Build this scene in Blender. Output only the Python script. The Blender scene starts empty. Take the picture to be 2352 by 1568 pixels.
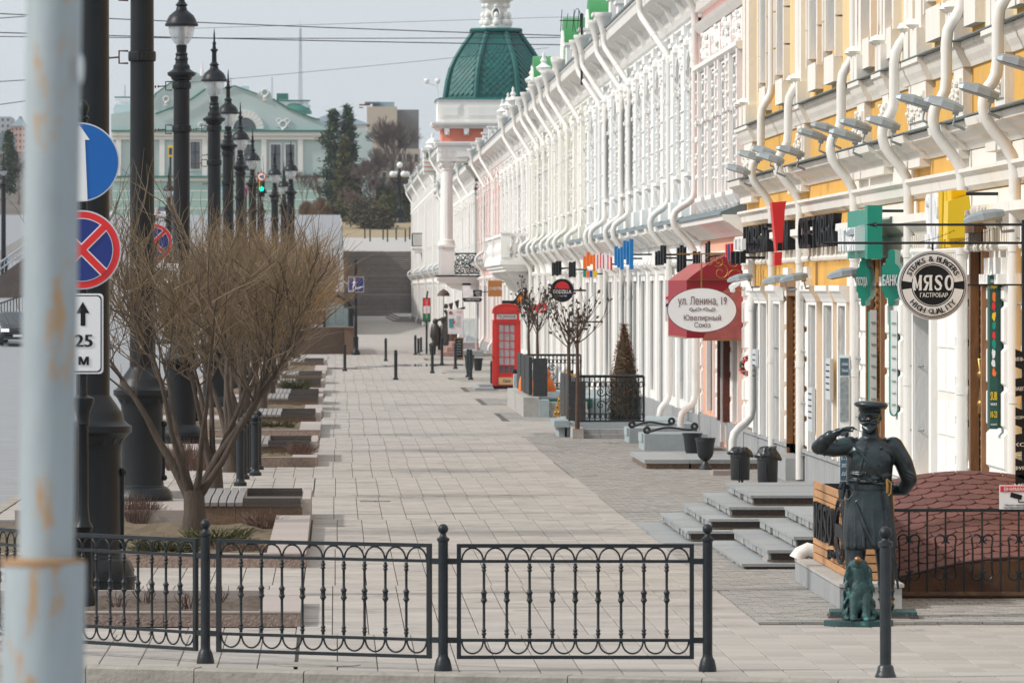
import bpy, math, random
from mathutils import Vector, Matrix
R = random.Random(7)
PI = math.pi
S = bpy.context.scene
COL = S.collection

# ---------------------------------------------------------------- camera, sky, sun, exposure
# X runs across the street (right = facades), Y runs along the street, Z is up; metres.
cam_d = bpy.data.cameras.new('camera'); cam = bpy.data.objects.new('camera', cam_d); COL.objects.link(cam)
cam.location = (0, 0, 2.95); cam.rotation_euler = (PI/2, 0, 0)
cam_d.sensor_width = 36; cam_d.lens = 230.4
cam_d.shift_x = 0.1726; cam_d.shift_y = -0.0506
cam_d.clip_start = 1; cam_d.clip_end = 6000
cam_d.dof.use_dof = True; cam_d.dof.focus_distance = 74; cam_d.dof.aperture_fstop = 12.5
S.camera = cam
SUN_EL, SUN_AZ = math.radians(39), math.radians(-103)      # azimuth from +Y (down the street) towards +X
W = bpy.data.worlds.new('World'); S.world = W; W.use_nodes = True
nt = W.node_tree; nt.nodes.clear()
wo = nt.nodes.new('ShaderNodeOutputWorld'); bg = nt.nodes.new('ShaderNodeBackground')
sky = nt.nodes.new('ShaderNodeTexSky'); sky.sky_type = 'NISHITA'; sky.sun_disc = False
sky.sun_elevation = SUN_EL; sky.sun_rotation = SUN_AZ
sky.air_density = 1.0; sky.dust_density = 1.6; sky.ozone_density = 1.5
bg.inputs['Strength'].default_value = 0.128
hs = nt.nodes.new('ShaderNodeHueSaturation'); hs.inputs['Saturation'].default_value = 0.42
cm = nt.nodes.new('ShaderNodeMixRGB'); cm.inputs[0].default_value = 0.72   # thin cloud veil, as overcast skies are: brighter overhead than at the horizon
tcw = nt.nodes.new('ShaderNodeTexCoord'); sep = nt.nodes.new('ShaderNodeSeparateXYZ'); vr = nt.nodes.new('ShaderNodeValToRGB')
vr.color_ramp.elements[0].color = (5.5,6.05,6.55,1); vr.color_ramp.elements[1].color = (8.3,8.6,8.9,1); vr.color_ramp.elements[1].position = 0.9
nt.links.new(tcw.outputs['Generated'], sep.inputs[0]); nt.links.new(sep.outputs['Z'], vr.inputs[0]); nt.links.new(vr.outputs[0], cm.inputs[2])
nt.links.new(sky.outputs[0], hs.inputs['Color']); nt.links.new(hs.outputs[0], cm.inputs[1])
nt.links.new(cm.outputs[0], bg.inputs['Color']); nt.links.new(bg.outputs[0], wo.inputs['Surface'])
sun_d = bpy.data.lights.new('sun', 'SUN'); sun_d.energy = 2.75; sun_d.angle = math.radians(3.0); sun_d.color = (1, 0.965, 0.91)
sun = bpy.data.objects.new('sun', sun_d); COL.objects.link(sun)
sdir = Vector((math.sin(SUN_AZ)*math.cos(SUN_EL), math.cos(SUN_AZ)*math.cos(SUN_EL), math.sin(SUN_EL)))
sun.rotation_euler = sdir.to_track_quat('Z', 'Y').to_euler(); sun.location = sdir*100
S.view_settings.view_transform = 'Standard'; S.view_settings.look = 'None'
S.view_settings.exposure = 0.08; S.view_settings.gamma = 1.0
S.view_settings.use_curve_mapping = False
S.cycles.max_bounces = 6; S.cycles.diffuse_bounces = 3; S.cycles.glossy_bounces = 3
S.cycles.transparent_max_bounces = 12; S.cycles.transmission_bounces = 6; S.cycles.use_denoising = True
S.cycles.caustics_reflective = False; S.cycles.caustics_refractive = False

# ---------------------------------------------------------------- places read off the photograph (2352 px wide), as metres
FV, VX, VY, H = 15053.0, 770.0, 665.0, 2.95
XF = 7.3                                       # plane of the facades
def at(x, y, Y): return Vector(((x-VX)*Y/FV, Y, H-(y-VY)*Y/FV))
def gy(y): return FV*H/(y-VY)                  # distance of a ground point
def gp(x, y): return at(x, y, gy(y))
def fy(x, X=XF): return FV*X/(x-VX)            # distance of a point on the facades
def fz(x, y, X=XF): return H-X*(y-VY)/(x-VX)

# ---------------------------------------------------------------- materials
MATS = {}
def mat(name, col, rough=0.7, metal=0.0, var=0.12, scale=2.5, bump=0.0, bscale=40, col2=None, spot=None, spot_at=0.62, spot_scale=6, isl=0.0, spec=0.5, emit=0, alpha=1, stretch=None, coat=0):
    if name in MATS: return MATS[name]
    m = bpy.data.materials.new(name); m.use_nodes = True; MATS[name] = m
    t = m.node_tree; b = t.nodes['Principled BSDF']; N, Lk = t.nodes.new, t.links.new
    b.inputs['Roughness'].default_value = rough; b.inputs['Metallic'].default_value = metal
    b.inputs['Specular IOR Level'].default_value = spec
    if coat: b.inputs['Coat Weight'].default_value = coat; b.inputs['Coat Roughness'].default_value = 0.12
    tc = N('ShaderNodeTexCoord'); src = tc.outputs['Object']
    if stretch:
        mp = N('ShaderNodeMapping'); mp.inputs['Scale'].default_value = stretch; Lk(src, mp.inputs[0]); src = mp.outputs[0]
    nz = N('ShaderNodeTexNoise'); nz.inputs['Scale'].default_value = scale; nz.inputs['Detail'].default_value = 6; nz.inputs['Roughness'].default_value = 0.65
    Lk(src, nz.inputs['Vector'])
    rp = N('ShaderNodeValToRGB'); rp.color_ramp.elements[0].position = 0.3; rp.color_ramp.elements[1].position = 0.72
    c2 = col2 if col2 else tuple(c*(1+var) for c in col)
    c1 = col if col2 else tuple(c*(1-var) for c in col)
    rp.color_ramp.elements[0].color = (*c1, 1); rp.color_ramp.elements[1].color = (*c2, 1)
    Lk(nz.outputs[0], rp.inputs[0]); out = rp.outputs[0]
    if spot:
        n2 = N('ShaderNodeTexNoise'); n2.inputs['Scale'].default_value = spot_scale; n2.inputs['Detail'].default_value = 8; n2.inputs['Roughness'].default_value = 0.7
        Lk(src, n2.inputs['Vector'])
        r2 = N('ShaderNodeValToRGB'); r2.color_ramp.elements[0].position = spot_at; r2.color_ramp.elements[1].position = spot_at+0.06
        Lk(n2.outputs[0], r2.inputs[0])
        mx = N('ShaderNodeMixRGB'); Lk(r2.outputs[0], mx.inputs[0]); Lk(out, mx.inputs[1]); mx.inputs[2].default_value = (*spot, 1); out = mx.outputs[0]
    if isl:
        g = N('ShaderNodeNewGeometry'); oi = N('ShaderNodeObjectInfo')
        ad = N('ShaderNodeMath'); ad.operation = 'ADD'; Lk(g.outputs['Random Per Island'], ad.inputs[0]); Lk(oi.outputs['Random'], ad.inputs[1])
        fr = N('ShaderNodeMath'); fr.operation = 'FRACT'; Lk(ad.outputs[0], fr.inputs[0])
        mr = N('ShaderNodeMapRange'); mr.inputs['To Min'].default_value = 1-isl; mr.inputs['To Max'].default_value = 1+isl; Lk(fr.outputs[0], mr.inputs[0])
        mu = N('ShaderNodeMixRGB'); mu.blend_type = 'MULTIPLY'; mu.inputs[0].default_value = 1; Lk(out, mu.inputs[1]); Lk(mr.outputs[0], mu.inputs[2]); out = mu.outputs[0]
    Lk(out, b.inputs['Base Color'])
    if bump:
        n3 = N('ShaderNodeTexNoise'); n3.inputs['Scale'].default_value = bscale; n3.inputs['Detail'].default_value = 5; Lk(src, n3.inputs['Vector'])
        bp = N('ShaderNodeBump'); bp.inputs['Strength'].default_value = bump; bp.inputs['Distance'].default_value = 0.02; Lk(n3.outputs[0], bp.inputs['Height']); Lk(bp.outputs[0], b.inputs['Normal'])
    if emit: b.inputs['Emission Color'].default_value = (*col, 1); b.inputs['Emission Strength'].default_value = emit
    if alpha < 1: b.inputs['Alpha'].default_value = alpha
    return m
def glass(name, col, rough, tr):
    m = bpy.data.materials.new(name); m.use_nodes = True; t = m.node_tree; t.nodes.clear()
    o = t.nodes.new('ShaderNodeOutputMaterial'); mx = t.nodes.new('ShaderNodeMixShader'); a = t.nodes.new('ShaderNodeBsdfTransparent'); g = t.nodes.new('ShaderNodeBsdfGlossy')
    d = t.nodes.new('ShaderNodeBsdfDiffuse'); d.inputs[0].default_value = (*col, 1); m2 = t.nodes.new('ShaderNodeMixShader'); m2.inputs[0].default_value = 0.5
    a.inputs[0].default_value = (*[0.5+0.5*c for c in col], 1); g.inputs[0].default_value = (0.9, 0.95, 1, 1); g.inputs['Roughness'].default_value = rough
    t.links.new(d.outputs[0], m2.inputs[1]); t.links.new(g.outputs[0], m2.inputs[2])
    mx.inputs[0].default_value = 1-tr; t.links.new(a.outputs[0], mx.inputs[1]); t.links.new(m2.outputs[0], mx.inputs[2]); t.links.new(mx.outputs[0], o.inputs[0])
    MATS[name] = m; return m

# ---------------------------------------------------------------- mesh builder (coordinates in the world; obj() makes them local to the parent)
class MB:
    def __init__(s): s.v = []; s.f = []
    def add(s, vs, fs):
        n = len(s.v); s.v += [tuple(p) for p in vs]; s.f += [tuple(i+n for i in f) for f in fs]; return s
    def quad(s, a, b, c, d): return s.add([a, b, c, d], [(0, 1, 2, 3)])
    def box(s, x0, x1, y0, y1, z0, z1):
        return s.add([(x0,y0,z0),(x1,y0,z0),(x1,y1,z0),(x0,y1,z0),(x0,y0,z1),(x1,y0,z1),(x1,y1,z1),(x0,y1,z1)],
                     [(0,3,2,1),(4,5,6,7),(0,1,5,4),(1,2,6,5),(2,3,7,6),(3,0,4,7)])
    def cbox(s, c, d, rz=0, tilt=None):
        m = Matrix.Rotation(rz, 3, 'Z')
        if tilt: m = m @ Matrix.Rotation(tilt[0], 3, tilt[1])
        c = Vector(c); h = Vector(d)/2
        vs = [c + m @ Vector((sx*h.x, sy*h.y, sz*h.z)) for sz in (-1, 1) for sx, sy in ((-1,-1),(1,-1),(1,1),(-1,1))]
        return s.add(vs, [(0,3,2,1),(4,5,6,7),(0,1,5,4),(1,2,6,5),(2,3,7,6),(3,0,4,7)])
    def tube(s, pts, r, n=6, caps=True, closed=False):
        pts = [Vector(p) for p in pts]; rs = r if isinstance(r, (list, tuple)) else [r]*len(pts)
        vs = []; fs = []; up = None; L = len(pts)
        for i, p in enumerate(pts):
            a = pts[i-1] if (i > 0 or closed) else p; b = pts[(i+1) % L] if (i < L-1 or closed) else p
            d = (b-a)
            d = d.normalized() if d.length > 1e-9 else Vector((0,0,1))
            if up is None: up = d.orthogonal().normalized()
            up = (up - d*up.dot(d)); up = up.normalized() if up.length > 1e-6 else d.orthogonal().normalized()
            w = d.cross(up)
            for k in range(n):
                t = 2*PI*k/n + PI/n; vs.append(p + (up*math.cos(t) + w*math.sin(t))*rs[i])
        for i in range(L if closed else L-1):
            j = (i+1) % L
            for k in range(n):
                q = (k+1) % n; fs.append((i*n+k, i*n+q, j*n+q, j*n+k))
        if caps and not closed: fs += [tuple(range(n-1, -1, -1)), tuple(range((L-1)*n, L*n))]
        return s.add(vs, fs)
    def lathe(s, prof, c=(0,0,0), n=16, flute=0, nf=0):          # prof: (radius, height) from bottom to top
        vs = []; fs = []
        for r, z in prof:
            for k in range(n):
                t = 2*PI*k/n; q = r*(1-flute*(k % 2)) if flute else r
                vs.append((c[0]+q*math.cos(t), c[1]+q*math.sin(t), c[2]+z))
        for i in range(len(prof)-1):
            for k in range(n):
                q = (k+1) % n; fs.append((i*n+k, i*n+q, (i+1)*n+q, (i+1)*n+k))
        fs += [tuple(range(n-1, -1, -1)), tuple(range((len(prof)-1)*n, len(prof)*n))]
        return s.add(vs, fs)
    def ball(s, c, r, n=10, m=7, sc=(1,1,1)):
        return s._ball(Vector(c), r, n, m, sc)
    def _ball(s, c, r, n, m, sc):
        vs = [(c.x, c.y, c.z-r*sc[2])]; fs = []
        for i in range(1, m):
            a = -PI/2+PI*i/m
            for k in range(n):
                t = 2*PI*k/n; vs.append((c.x+r*sc[0]*math.cos(a)*math.cos(t), c.y+r*sc[1]*math.cos(a)*math.sin(t), c.z+r*sc[2]*math.sin(a)))
        vs.append((c.x, c.y, c.z+r*sc[2])); e = len(vs)-1
        for k in range(n):
            q = (k+1) % n; fs.append((0, 1+q, 1+k)); fs.append((e, e-n+k, e-n+q))
            for i in range(m-2): fs.append((1+i*n+k, 1+i*n+q, 1+(i+1)*n+q, 1+(i+1)*n+k))
        return s.add(vs, fs)
    def extr(s, poly, d):                        # a polygon extruded by a vector
        n = len(poly); d = Vector(d)
        vs = [Vector(p) for p in poly] + [Vector(p)+d for p in poly]
        fs = [tuple(range(n-1, -1, -1)), tuple(range(n, 2*n))] + [(i, (i+1) % n, (i+1) % n+n, i+n) for i in range(n)]
        return s.add(vs, fs)
    def prof_y(s, xz, y0, y1):                   # profile in the XZ plane run along Y
        return s.extr([(x, y0, z) for x, z in xz], (0, y1-y0, 0))
    def prof_x(s, yz, x0, x1): return s.extr([(x0, y, z) for y, z in yz], (x1-x0, 0, 0))
    def prof_z(s, xy, z0, z1): return s.extr([(x, y, z0) for x, y in xy], (0, 0, z1-z0))

OFF = {}
def sharp(me, ang):
    me.polygons.foreach_set('use_smooth', [True]*len(me.polygons))
    try: me.set_sharp_from_angle(angle=math.radians(ang))
    except Exception: pass
def obj(name, mb, m, parent=None, smooth=None, local=False, fix=True):
    me = bpy.data.meshes.new(name)
    off = OFF.get(parent, Vector((0,0,0))) if (parent and not local) else Vector((0,0,0))
    if off.length > 0: me.from_pydata([(x-off.x, y-off.y, z-off.z) for x, y, z in mb.v], [], mb.f)
    else: me.from_pydata(mb.v, [], mb.f)
    if fix:
        import bmesh
        bm = bmesh.new(); bm.from_mesh(me); bmesh.ops.recalc_face_normals(bm, faces=bm.faces); bm.to_mesh(me); bm.free()
    if m: me.materials.append(m)
    if smooth: sharp(me, smooth)
    o = bpy.data.objects.new(name, me); COL.objects.link(o)
    if parent: o.parent = parent
    OFF[o] = off
    return o
def tag(o, label=None, cat=None, group=None, kind=None):
    if label: o['label'] = label
    if cat: o['category'] = cat
    if group: o['group'] = group
    if kind: o['kind'] = kind
    return o
def thing(name, label, cat, loc=(0,0,0), group=None, rz=0):
    o = bpy.data.objects.new(name, None); COL.objects.link(o); o.location = loc; o.rotation_euler = (0,0,rz); o.empty_display_size = 0.2
    OFF[o] = Vector(loc)
    return tag(o, label, cat, group)
def kids(o): return [c for c in KID.get(o, [])]
def dup(o, parent=None, loc=None, rz=None, label=None, group=None, sc=None):       # a copy of a thing and of each of its parts
    ch = list(o.children)
    c = o.copy(); COL.objects.link(c)
    if parent: c.parent = parent
    if loc is not None: c.location = loc
    if rz is not None: c.rotation_euler = (0,0,rz)
    if sc: c.scale = sc
    if label: c['label'] = label
    if group: c['group'] = group
    for k in ch: dup(k, c)
    return c
def struct(name, mb, m, parent=None, **k): 
    o = obj(name, mb, m, parent, **k); o['kind'] = 'structure'; return o
TXT = {}
def text(name, s, m, org, right, up, height=None, width=None, parent=None, depth=0.004, align='C', bold=0.0, stretch=1):
    # flat lettering: org = centre of the line, right/up = unit vectors
    key = (s, bold)
    if key not in TXT:
        c = bpy.data.curves.new('lettering', 'FONT'); c.body = s; c.resolution_u = 2; c.fill_mode = 'NONE'
        o = bpy.data.objects.new('lettering', c); me = bpy.data.meshes.new_from_object(o)
        nb = {}
        for e in me.edges:
            a, b = e.vertices; nb.setdefault(a, []).append(b); nb.setdefault(b, []).append(a)
        co = [Vector((v.co.x, v.co.y)) for v in me.vertices]; left = set(nb); loops = []
        while left:
            a = min(left); lp = [a]; left.discard(a); prev, cur = None, a
            nx = next((q for q in sorted(nb[a]) if q == a+1), nb[a][0])
            while nx in left:
                lp.append(nx); left.discard(nx); prev, cur = cur, nx
                nx = next((q for q in nb[cur] if q != prev), None)
            loops.append([co[q] for q in lp])
        bpy.data.objects.remove(o); bpy.data.curves.remove(c); bpy.data.meshes.remove(me)
        loops = [l for l in loops if len(l) > 2]
        area = lambda l: sum(p.x*q.y-q.x*p.y for p, q in zip(l, l[1:]+l[:1]))/2
        def inside(p, l):
            r = False
            for a, b in zip(l, l[1:]+l[:1]):
                if (a.y > p.y) != (b.y > p.y) and p.x < (b.x-a.x)*(p.y-a.y)/(b.y-a.y)+a.x: r = not r
            return r
        def untie(l):                                   # strokes that cross themselves become two loops
            n = len(l)
            for i in range(n):
                a, b = l[i], l[(i+1) % n]
                for j in range(i+2, n):
                    if i == 0 and j == n-1: continue
                    c_, d = l[j], l[(j+1) % n]; r, q = b-a, d-c_; den = r.x*q.y-r.y*q.x
                    if abs(den) < 1e-12: continue
                    t = ((c_.x-a.x)*q.y-(c_.y-a.y)*q.x)/den; u = ((c_.x-a.x)*r.y-(c_.y-a.y)*r.x)/den
                    if 1e-6 < t < 1-1e-6 and 1e-6 < u < 1-1e-6:
                        X = a+r*t; return untie([X]+l[i+1:j+1]) + untie([X]+l[j+1:]+l[:i+1])
            return [l]
        loops = [k for l in loops for k in untie(l) if len(k) > 2 and abs(area(k)) > 1e-5]
        outs = []
        for l in sorted(loops, key=lambda l: -abs(area(l))):
            cand = [g for g in outs if all(inside(p*.999+sum(l, Vector((0,0)))/len(l)*.001, g[0]) for p in l)]
            opp = [g for g in cand if area(g[0])*area(l) < 0]
            if opp: min(opp, key=lambda g: abs(area(g[0]))).append(l)
            else: outs.append([l])
        vs, fs = [], []; from mathutils.geometry import tessellate_polygon as tess
        for rep in ([0, 1] if bold > 0.004 else [0]):
            for gi, g in enumerate(outs):               # overlapping strokes of a letter sit a hair apart in depth
                zf = 0.5-.06*(gi % 4)-.03*rep; flat = [Vector((p.x+bold*1.6*rep, p.y)) for l in g for p in l]; n = len(flat); base = len(vs)
                vs += [(p.x, p.y, zf) for p in flat] + [(p.x, p.y, -.5) for p in flat]
                for t in tess([[Vector((p.x, p.y, 0)) for p in l] for l in g]):
                    a, b, d = (flat[q] for q in t); fs.append(tuple(q+base for q in (t if (b-a).cross(d-a) > 0 else t[::-1])))
                k = 0
                for l in g:
                    m_ = len(l); fs += [(base+k+q, base+k+(q+1) % m_, base+k+(q+1) % m_+n, base+k+q+n) for q in range(m_)]; k += m_
        TXT[key] = (vs, fs)
    vs, fs = TXT[key]
    xs = [v[0] for v in vs]; ys = [v[1] for v in vs]; x0, x1, y0, y1 = min(xs), max(xs), min(ys), max(ys)
    k = height/(y1-y0) if height else width/(x1-x0)
    kx = width/(x1-x0) if width else k*stretch
    right = Vector(right); up = Vector(up); nn = right.cross(up); org = Vector(org)
    mb = MB(); mb.v = [tuple(org + right*((v[0]-(x0+x1)/2)*kx) + up*((v[1]-(y0+y1)/2)*k) + nn*((v[2]+0.5)*depth)) for v in vs]; mb.f = fs
    return obj(name, mb, m, parent, fix=False)
RX, UZ = (1,0,0), (0,0,1)

# ---------------------------------------------------------------- palette
black_iron = mat('black_iron', (0.013,0.017,0.02), 0.42, 0.0, 0.35, 8, 0.15, 60, spec=0.35, spot=(0.17,0.07,0.03), spot_at=0.68, spot_scale=9)
lamp_black = mat('lamp_black', (0.010,0.012,0.014), 0.42, 0.0, 0.3, 4, 0.08, 40, spec=0.3, stretch=(1,1,0.3))
white_wall = mat('white_stucco', (0.83,0.81,0.775), 0.85, 0, 0.045, 1.3, 0.25, 25, spot=(0.66,0.62,0.555), spot_at=0.62, spot_scale=1.5, stretch=(1,1,.35))
cream_wall = mat('cream_stucco', (0.78,0.735,0.665), 0.85, 0, 0.06, 1.2, 0.25, 25, spot=(0.60,0.55,0.475), spot_at=0.61, spot_scale=1.6, stretch=(1,1,.4))
yellow_wall = mat('yellow_stucco', (0.70,0.39,0.085), 0.85, 0, 0.10, 1.5, 0.2, 30, spot=(0.60,0.36,0.13), spot_at=0.62, spot_scale=1.2)
pale_yellow = mat('pale_yellow_stucco', (0.78,0.58,0.30), 0.85, 0, 0.08, 1.5, 0.2, 30)
pink_wall = mat('pink_stucco', (0.72,0.46,0.42), 0.85, 0, 0.06, 1.5, 0.2, 30)
salmon_wall = mat('salmon_stucco', (0.76,0.25,0.17), 0.85, 0, 0.07, 1.5, 0.2, 30)
orange_pink = mat('peach_stucco', (0.76,0.40,0.27), 0.85, 0, 0.07, 1.5, 0.2, 30)
blue_wall = mat('pale_blue_stucco', (0.60,0.70,0.76), 0.85, 0, 0.05, 1.5, 0.2, 30)
lime_wall = mat('pale_lime_stucco', (0.72,0.74,0.58), 0.85, 0, 0.05, 1.5, 0.2, 30)
pipe_white = mat('pipe_white', (0.76,0.735,0.69), 0.45, 0, 0.06, 3, 0.05, 30, spot=(0.5,0.44,0.36), spot_at=0.68, spot_scale=3, stretch=(1,1,0.35))
granite_grey = mat('granite_grey', (0.30,0.31,0.31), 0.6, 0, 0.25, 60, 0.05, 80, isl=0.10, spot=(0.40,0.41,0.41), spot_at=0.6, spot_scale=2)
granite_dark = mat('granite_dark_brown', (0.035,0.022,0.018), 0.3, 0, 0.5, 40, 0.03, 80, spot=(0.16,0.055,0.03), spot_at=0.6, spot_scale=28)
granite_brown = mat('granite_brown', (0.17,0.105,0.065), 0.5, 0, 0.45, 30, 0.04, 80, spot=(0.30,0.19,0.12), spot_at=0.58, spot_scale=34)
granite_pink = mat('granite_pink', (0.36,0.305,0.275), 0.7, 0, 0.12, 40, 0.08, 60, isl=0.07)
granite_rough = mat('granite_rough_face', (0.30,0.22,0.18), 0.85, 0, 0.4, 22, 0.8, 40, spot=(0.09,0.075,0.065), spot_at=0.6, spot_scale=30)
slab_light = mat('slab_light', (0.365,0.330,0.295), 0.8, 0, 0.12, 3, 0.10, 60, isl=0.10, spot=(0.245,0.228,0.212), spot_at=0.56, spot_scale=1.3)
paver_grey = mat('paver_grey', (0.30,0.28,0.256), 0.85, 0, 0.14, 4, 0.12, 60, isl=0.12, spot=(0.24,0.235,0.23), spot_at=0.62, spot_scale=1.2)
joint_dark = mat('joint_sand', (0.10,0.085,0.07), 0.95, 0, 0.3, 8)
kerb_stone = mat('kerb_stone', (0.30,0.275,0.235), 0.9, 0, 0.22, 5, 0.5, 25, spot=(0.17,0.155,0.13), spot_at=0.64, spot_scale=7)
asphalt = mat('asphalt', (0.25,0.255,0.265), 0.9, 0, 0.12, 1.2, 0.2, 60, spot=(0.21,0.215,0.22), spot_at=0.6, spot_scale=0.5)
soil = mat('soil', (0.105,0.078,0.058), 0.95, 0, 0.35, 9, 0.9, 20)
dry_grass = mat('dry_grass', (0.085,0.062,0.042), 0.95, 0, 0.3, 6, 0.9, 25, col2=(0.19,0.14,0.07))
wood_dark = mat('bench_wood', (0.065,0.052,0.046), 0.6, 0, 0.25, 5, 0.1, 40, stretch=(8,1,8), isl=0.12)
wood_grey = mat('bench_wood_weathered', (0.22,0.205,0.195), 0.6, 0, 0.2, 5, 0.1, 40, stretch=(8,1,8), isl=0.10)
wood_warm = mat('larch_slats', (0.50,0.25,0.10), 0.55, 0, 0.22, 3, 0.1, 40, stretch=(6,1,6), isl=0.12)
door_wood = mat('door_wood', (0.24,0.11,0.038), 0.5, 0, 0.3, 4, 0.15, 30, stretch=(6,6,1))
glass_dark = mat('window_glass', (0.06,0.075,0.085), 0.08, 0, 0.2, 1, spec=0.8)
green_roof = mat('green_roof', (0.035,0.17,0.13), 0.5, 0, 0.12, 2, 0.05, 30)
green_bright = mat('green_dormer_metal', (0.04,0.24,0.07), 0.5, 0, 0.12, 2)
tower_green = mat('tower_green', (0.006,0.098,0.088), 0.45, 0, 0.15, 2, isl=0.16)
slate_metal = mat('roof_flashing', (0.14,0.18,0.19), 0.55, 0, 0.2, 2)
red_paint = mat('red_gloss_paint', (0.62,0.022,0.014), 0.33, 0, 0.06, 3, coat=0.3)
sign_red = mat('sign_red', (0.70,0.02,0.022), 0.4, 0, 0.04)
sign_black = mat('sign_black', (0.012,0.013,0.015), 0.55, 0, 0.1, spec=0.2)
sign_white = mat('sign_white', (0.80,0.80,0.80), 0.5, 0, 0.02)
sign_blue = mat('sign_blue', (0.0,0.115,0.42), 0.4, 0, 0.03)
sign_navy = mat('sign_navy', (0.008,0.026,0.19), 0.4, 0, 0.03)
sign_yellow = mat('sign_yellow', (0.82,0.55,0.01), 0.4, 0, 0.03)
sign_green = mat('sign_green', (0.0,0.25,0.17), 0.35, 0, 0.05)
sign_orange = mat('sign_orange', (0.85,0.17,0.01), 0.4, 0, 0.03)
grey_metal = mat('grey_metal', (0.30,0.34,0.36), 0.45, 0.2, 0.1)
steel = mat('galvanised_steel', (0.48,0.50,0.52), 0.4, 0.6, 0.1)
bronze_brown = mat('bronze_brown', (0.075,0.045,0.03), 0.6, 0.1, 0.35, 9)
brass = mat('brass', (0.42,0.24,0.07), 0.35, 0.9, 0.2)
plastic_black = mat('plastic_black', (0.017,0.02,0.022), 0.42, 0, 0.25, 6, 0.06, 30)
concrete = mat('concrete', (0.40,0.38,0.35), 0.9, 0, 0.18, 4, 0.3, 25, spot=(0.22,0.20,0.18), spot_at=0.64, spot_scale=4)
concrete_blue = mat('painted_concrete', (0.33,0.38,0.39), 0.85, 0, 0.12, 4, 0.2, 25, spot=(0.42,0.36,0.28), spot_at=0.67, spot_scale=7)
concrete_green = mat('green_concrete', (0.012,0.10,0.075), 0.8, 0, 0.15, 4)
lamp_glass = glass('lamp_glass', (0.75,0.76,0.76), 0.15, 0.55)
clear_glass = glass('clear_glass', (0.7,0.75,0.76), 0.05, 0.7)
# ================================================================ GROUND
def ramp(Y):                                    # height of the road: level, then climbing the hill
    if Y < 330: return -0.14
    return -0.14 + min(Y-330, 400)*0.0285
mb = MB()
ys = [-30, 48, 60, 120, 200, 330, 380, 440, 500, 560, 620, 680, 730, 800]
for a, b in zip(ys, ys[1:]):
    mb.quad((-70,a,ramp(a)), (-4.55,a,ramp(a)), (-4.55,b,ramp(b)), (-70,b,ramp(b)))
for a, b in zip(ys[:3], ys[1:4]): mb.quad((-4.55,a,-0.14), (60,a,-0.14), (60,b,-0.145), (-4.55,b,-0.145))
road = struct('road', mb, asphalt, fix=False)
KP = [(-4.6,300), (-4.6,60), (-4.5,56.5), (-4.1,54.2), (-3.4,52.6), (-2.5,51.7), (-1.95,51.4), (-0.24,50.75), (3.8,49.5), (8.2,48.2)]
def kerb_y(x):
    P = KP[1:]
    if x <= P[0][0]: return P[0][1]
    for (xa, ya), (xb, yb) in zip(P, P[1:]):
        if x <= xb: return ya+(yb-ya)*(x-xa)/(xb-xa)
    return P[-1][1]
mb = MB(); poly = [(x, y) for x, y in KP] + [(16,48.0), (16,740), (-4.6,740)]
n = len(poly); mb.v = [(x, y, -0.022) for x, y in poly] + [(x, y, -0.3) for x, y in poly]
mb.f = [tuple(range(n-1,-1,-1)), tuple(range(n,2*n))] + [(i,(i+1)%n,(i+1)%n+n,i+n) for i in range(n)]
pavement = struct('pavement', mb, joint_dark)
# far paving: too far away to tell the slabs apart
far_slab = mat('far_paving', (0.352,0.32,0.288), 0.85, 0, 0.08, 0.6, spot=(0.29,0.265,0.25), spot_at=0.56, spot_scale=0.35)
mb = MB(); mb.quad((-0.32,318,0.0), (7.4,318,0.0), (7.4,742,0.0), (-0.32,742,0.0)); mb.quad((-4.5,132,-0.01), (-0.33,132,-0.01), (-0.33,742,-0.01), (-4.5,742,-0.01))
struct('far_paving', mb, far_slab, pavement)
# kerb stones
def kerb_run(pts, L=1.0, ymax=130):
    seg = []
    for (xa, ya), (xb, yb) in zip(pts, pts[1:]):
        d = math.hypot(xb-xa, yb-ya); k = max(1, round(d/L))
        for i in range(k):
            t0, t1 = i/k, (i+1)/k
            seg.append(((xa+(xb-xa)*t0, ya+(yb-ya)*t0), (xa+(xb-xa)*t1, ya+(yb-ya)*t1)))
    return seg
kp = [(-4.6,130)] + KP[1:]
for i, (a, b) in enumerate(kerb_run(kp)):
    d = Vector((b[0]-a[0], b[1]-a[1], 0)).normalized(); nrm = Vector((-d.y, d.x, 0))
    A = Vector((*a, 0)) + d*0.004; B = Vector((*b, 0)) - d*0.004; dz = R.uniform(-.004, .004); e = R.uniform(.012, .022)
    mb = MB(); prof = [(-0.02,-0.3), (-0.02,-e), (-0.02+e,0.0), (0.16,0.004), (0.16,-0.3)]
    mb.extr([A+nrm*u+Vector((0,0,z+dz)) for u, z in prof], B-A)
    obj('kerb_stone', mb, kerb_stone, pavement)

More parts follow.
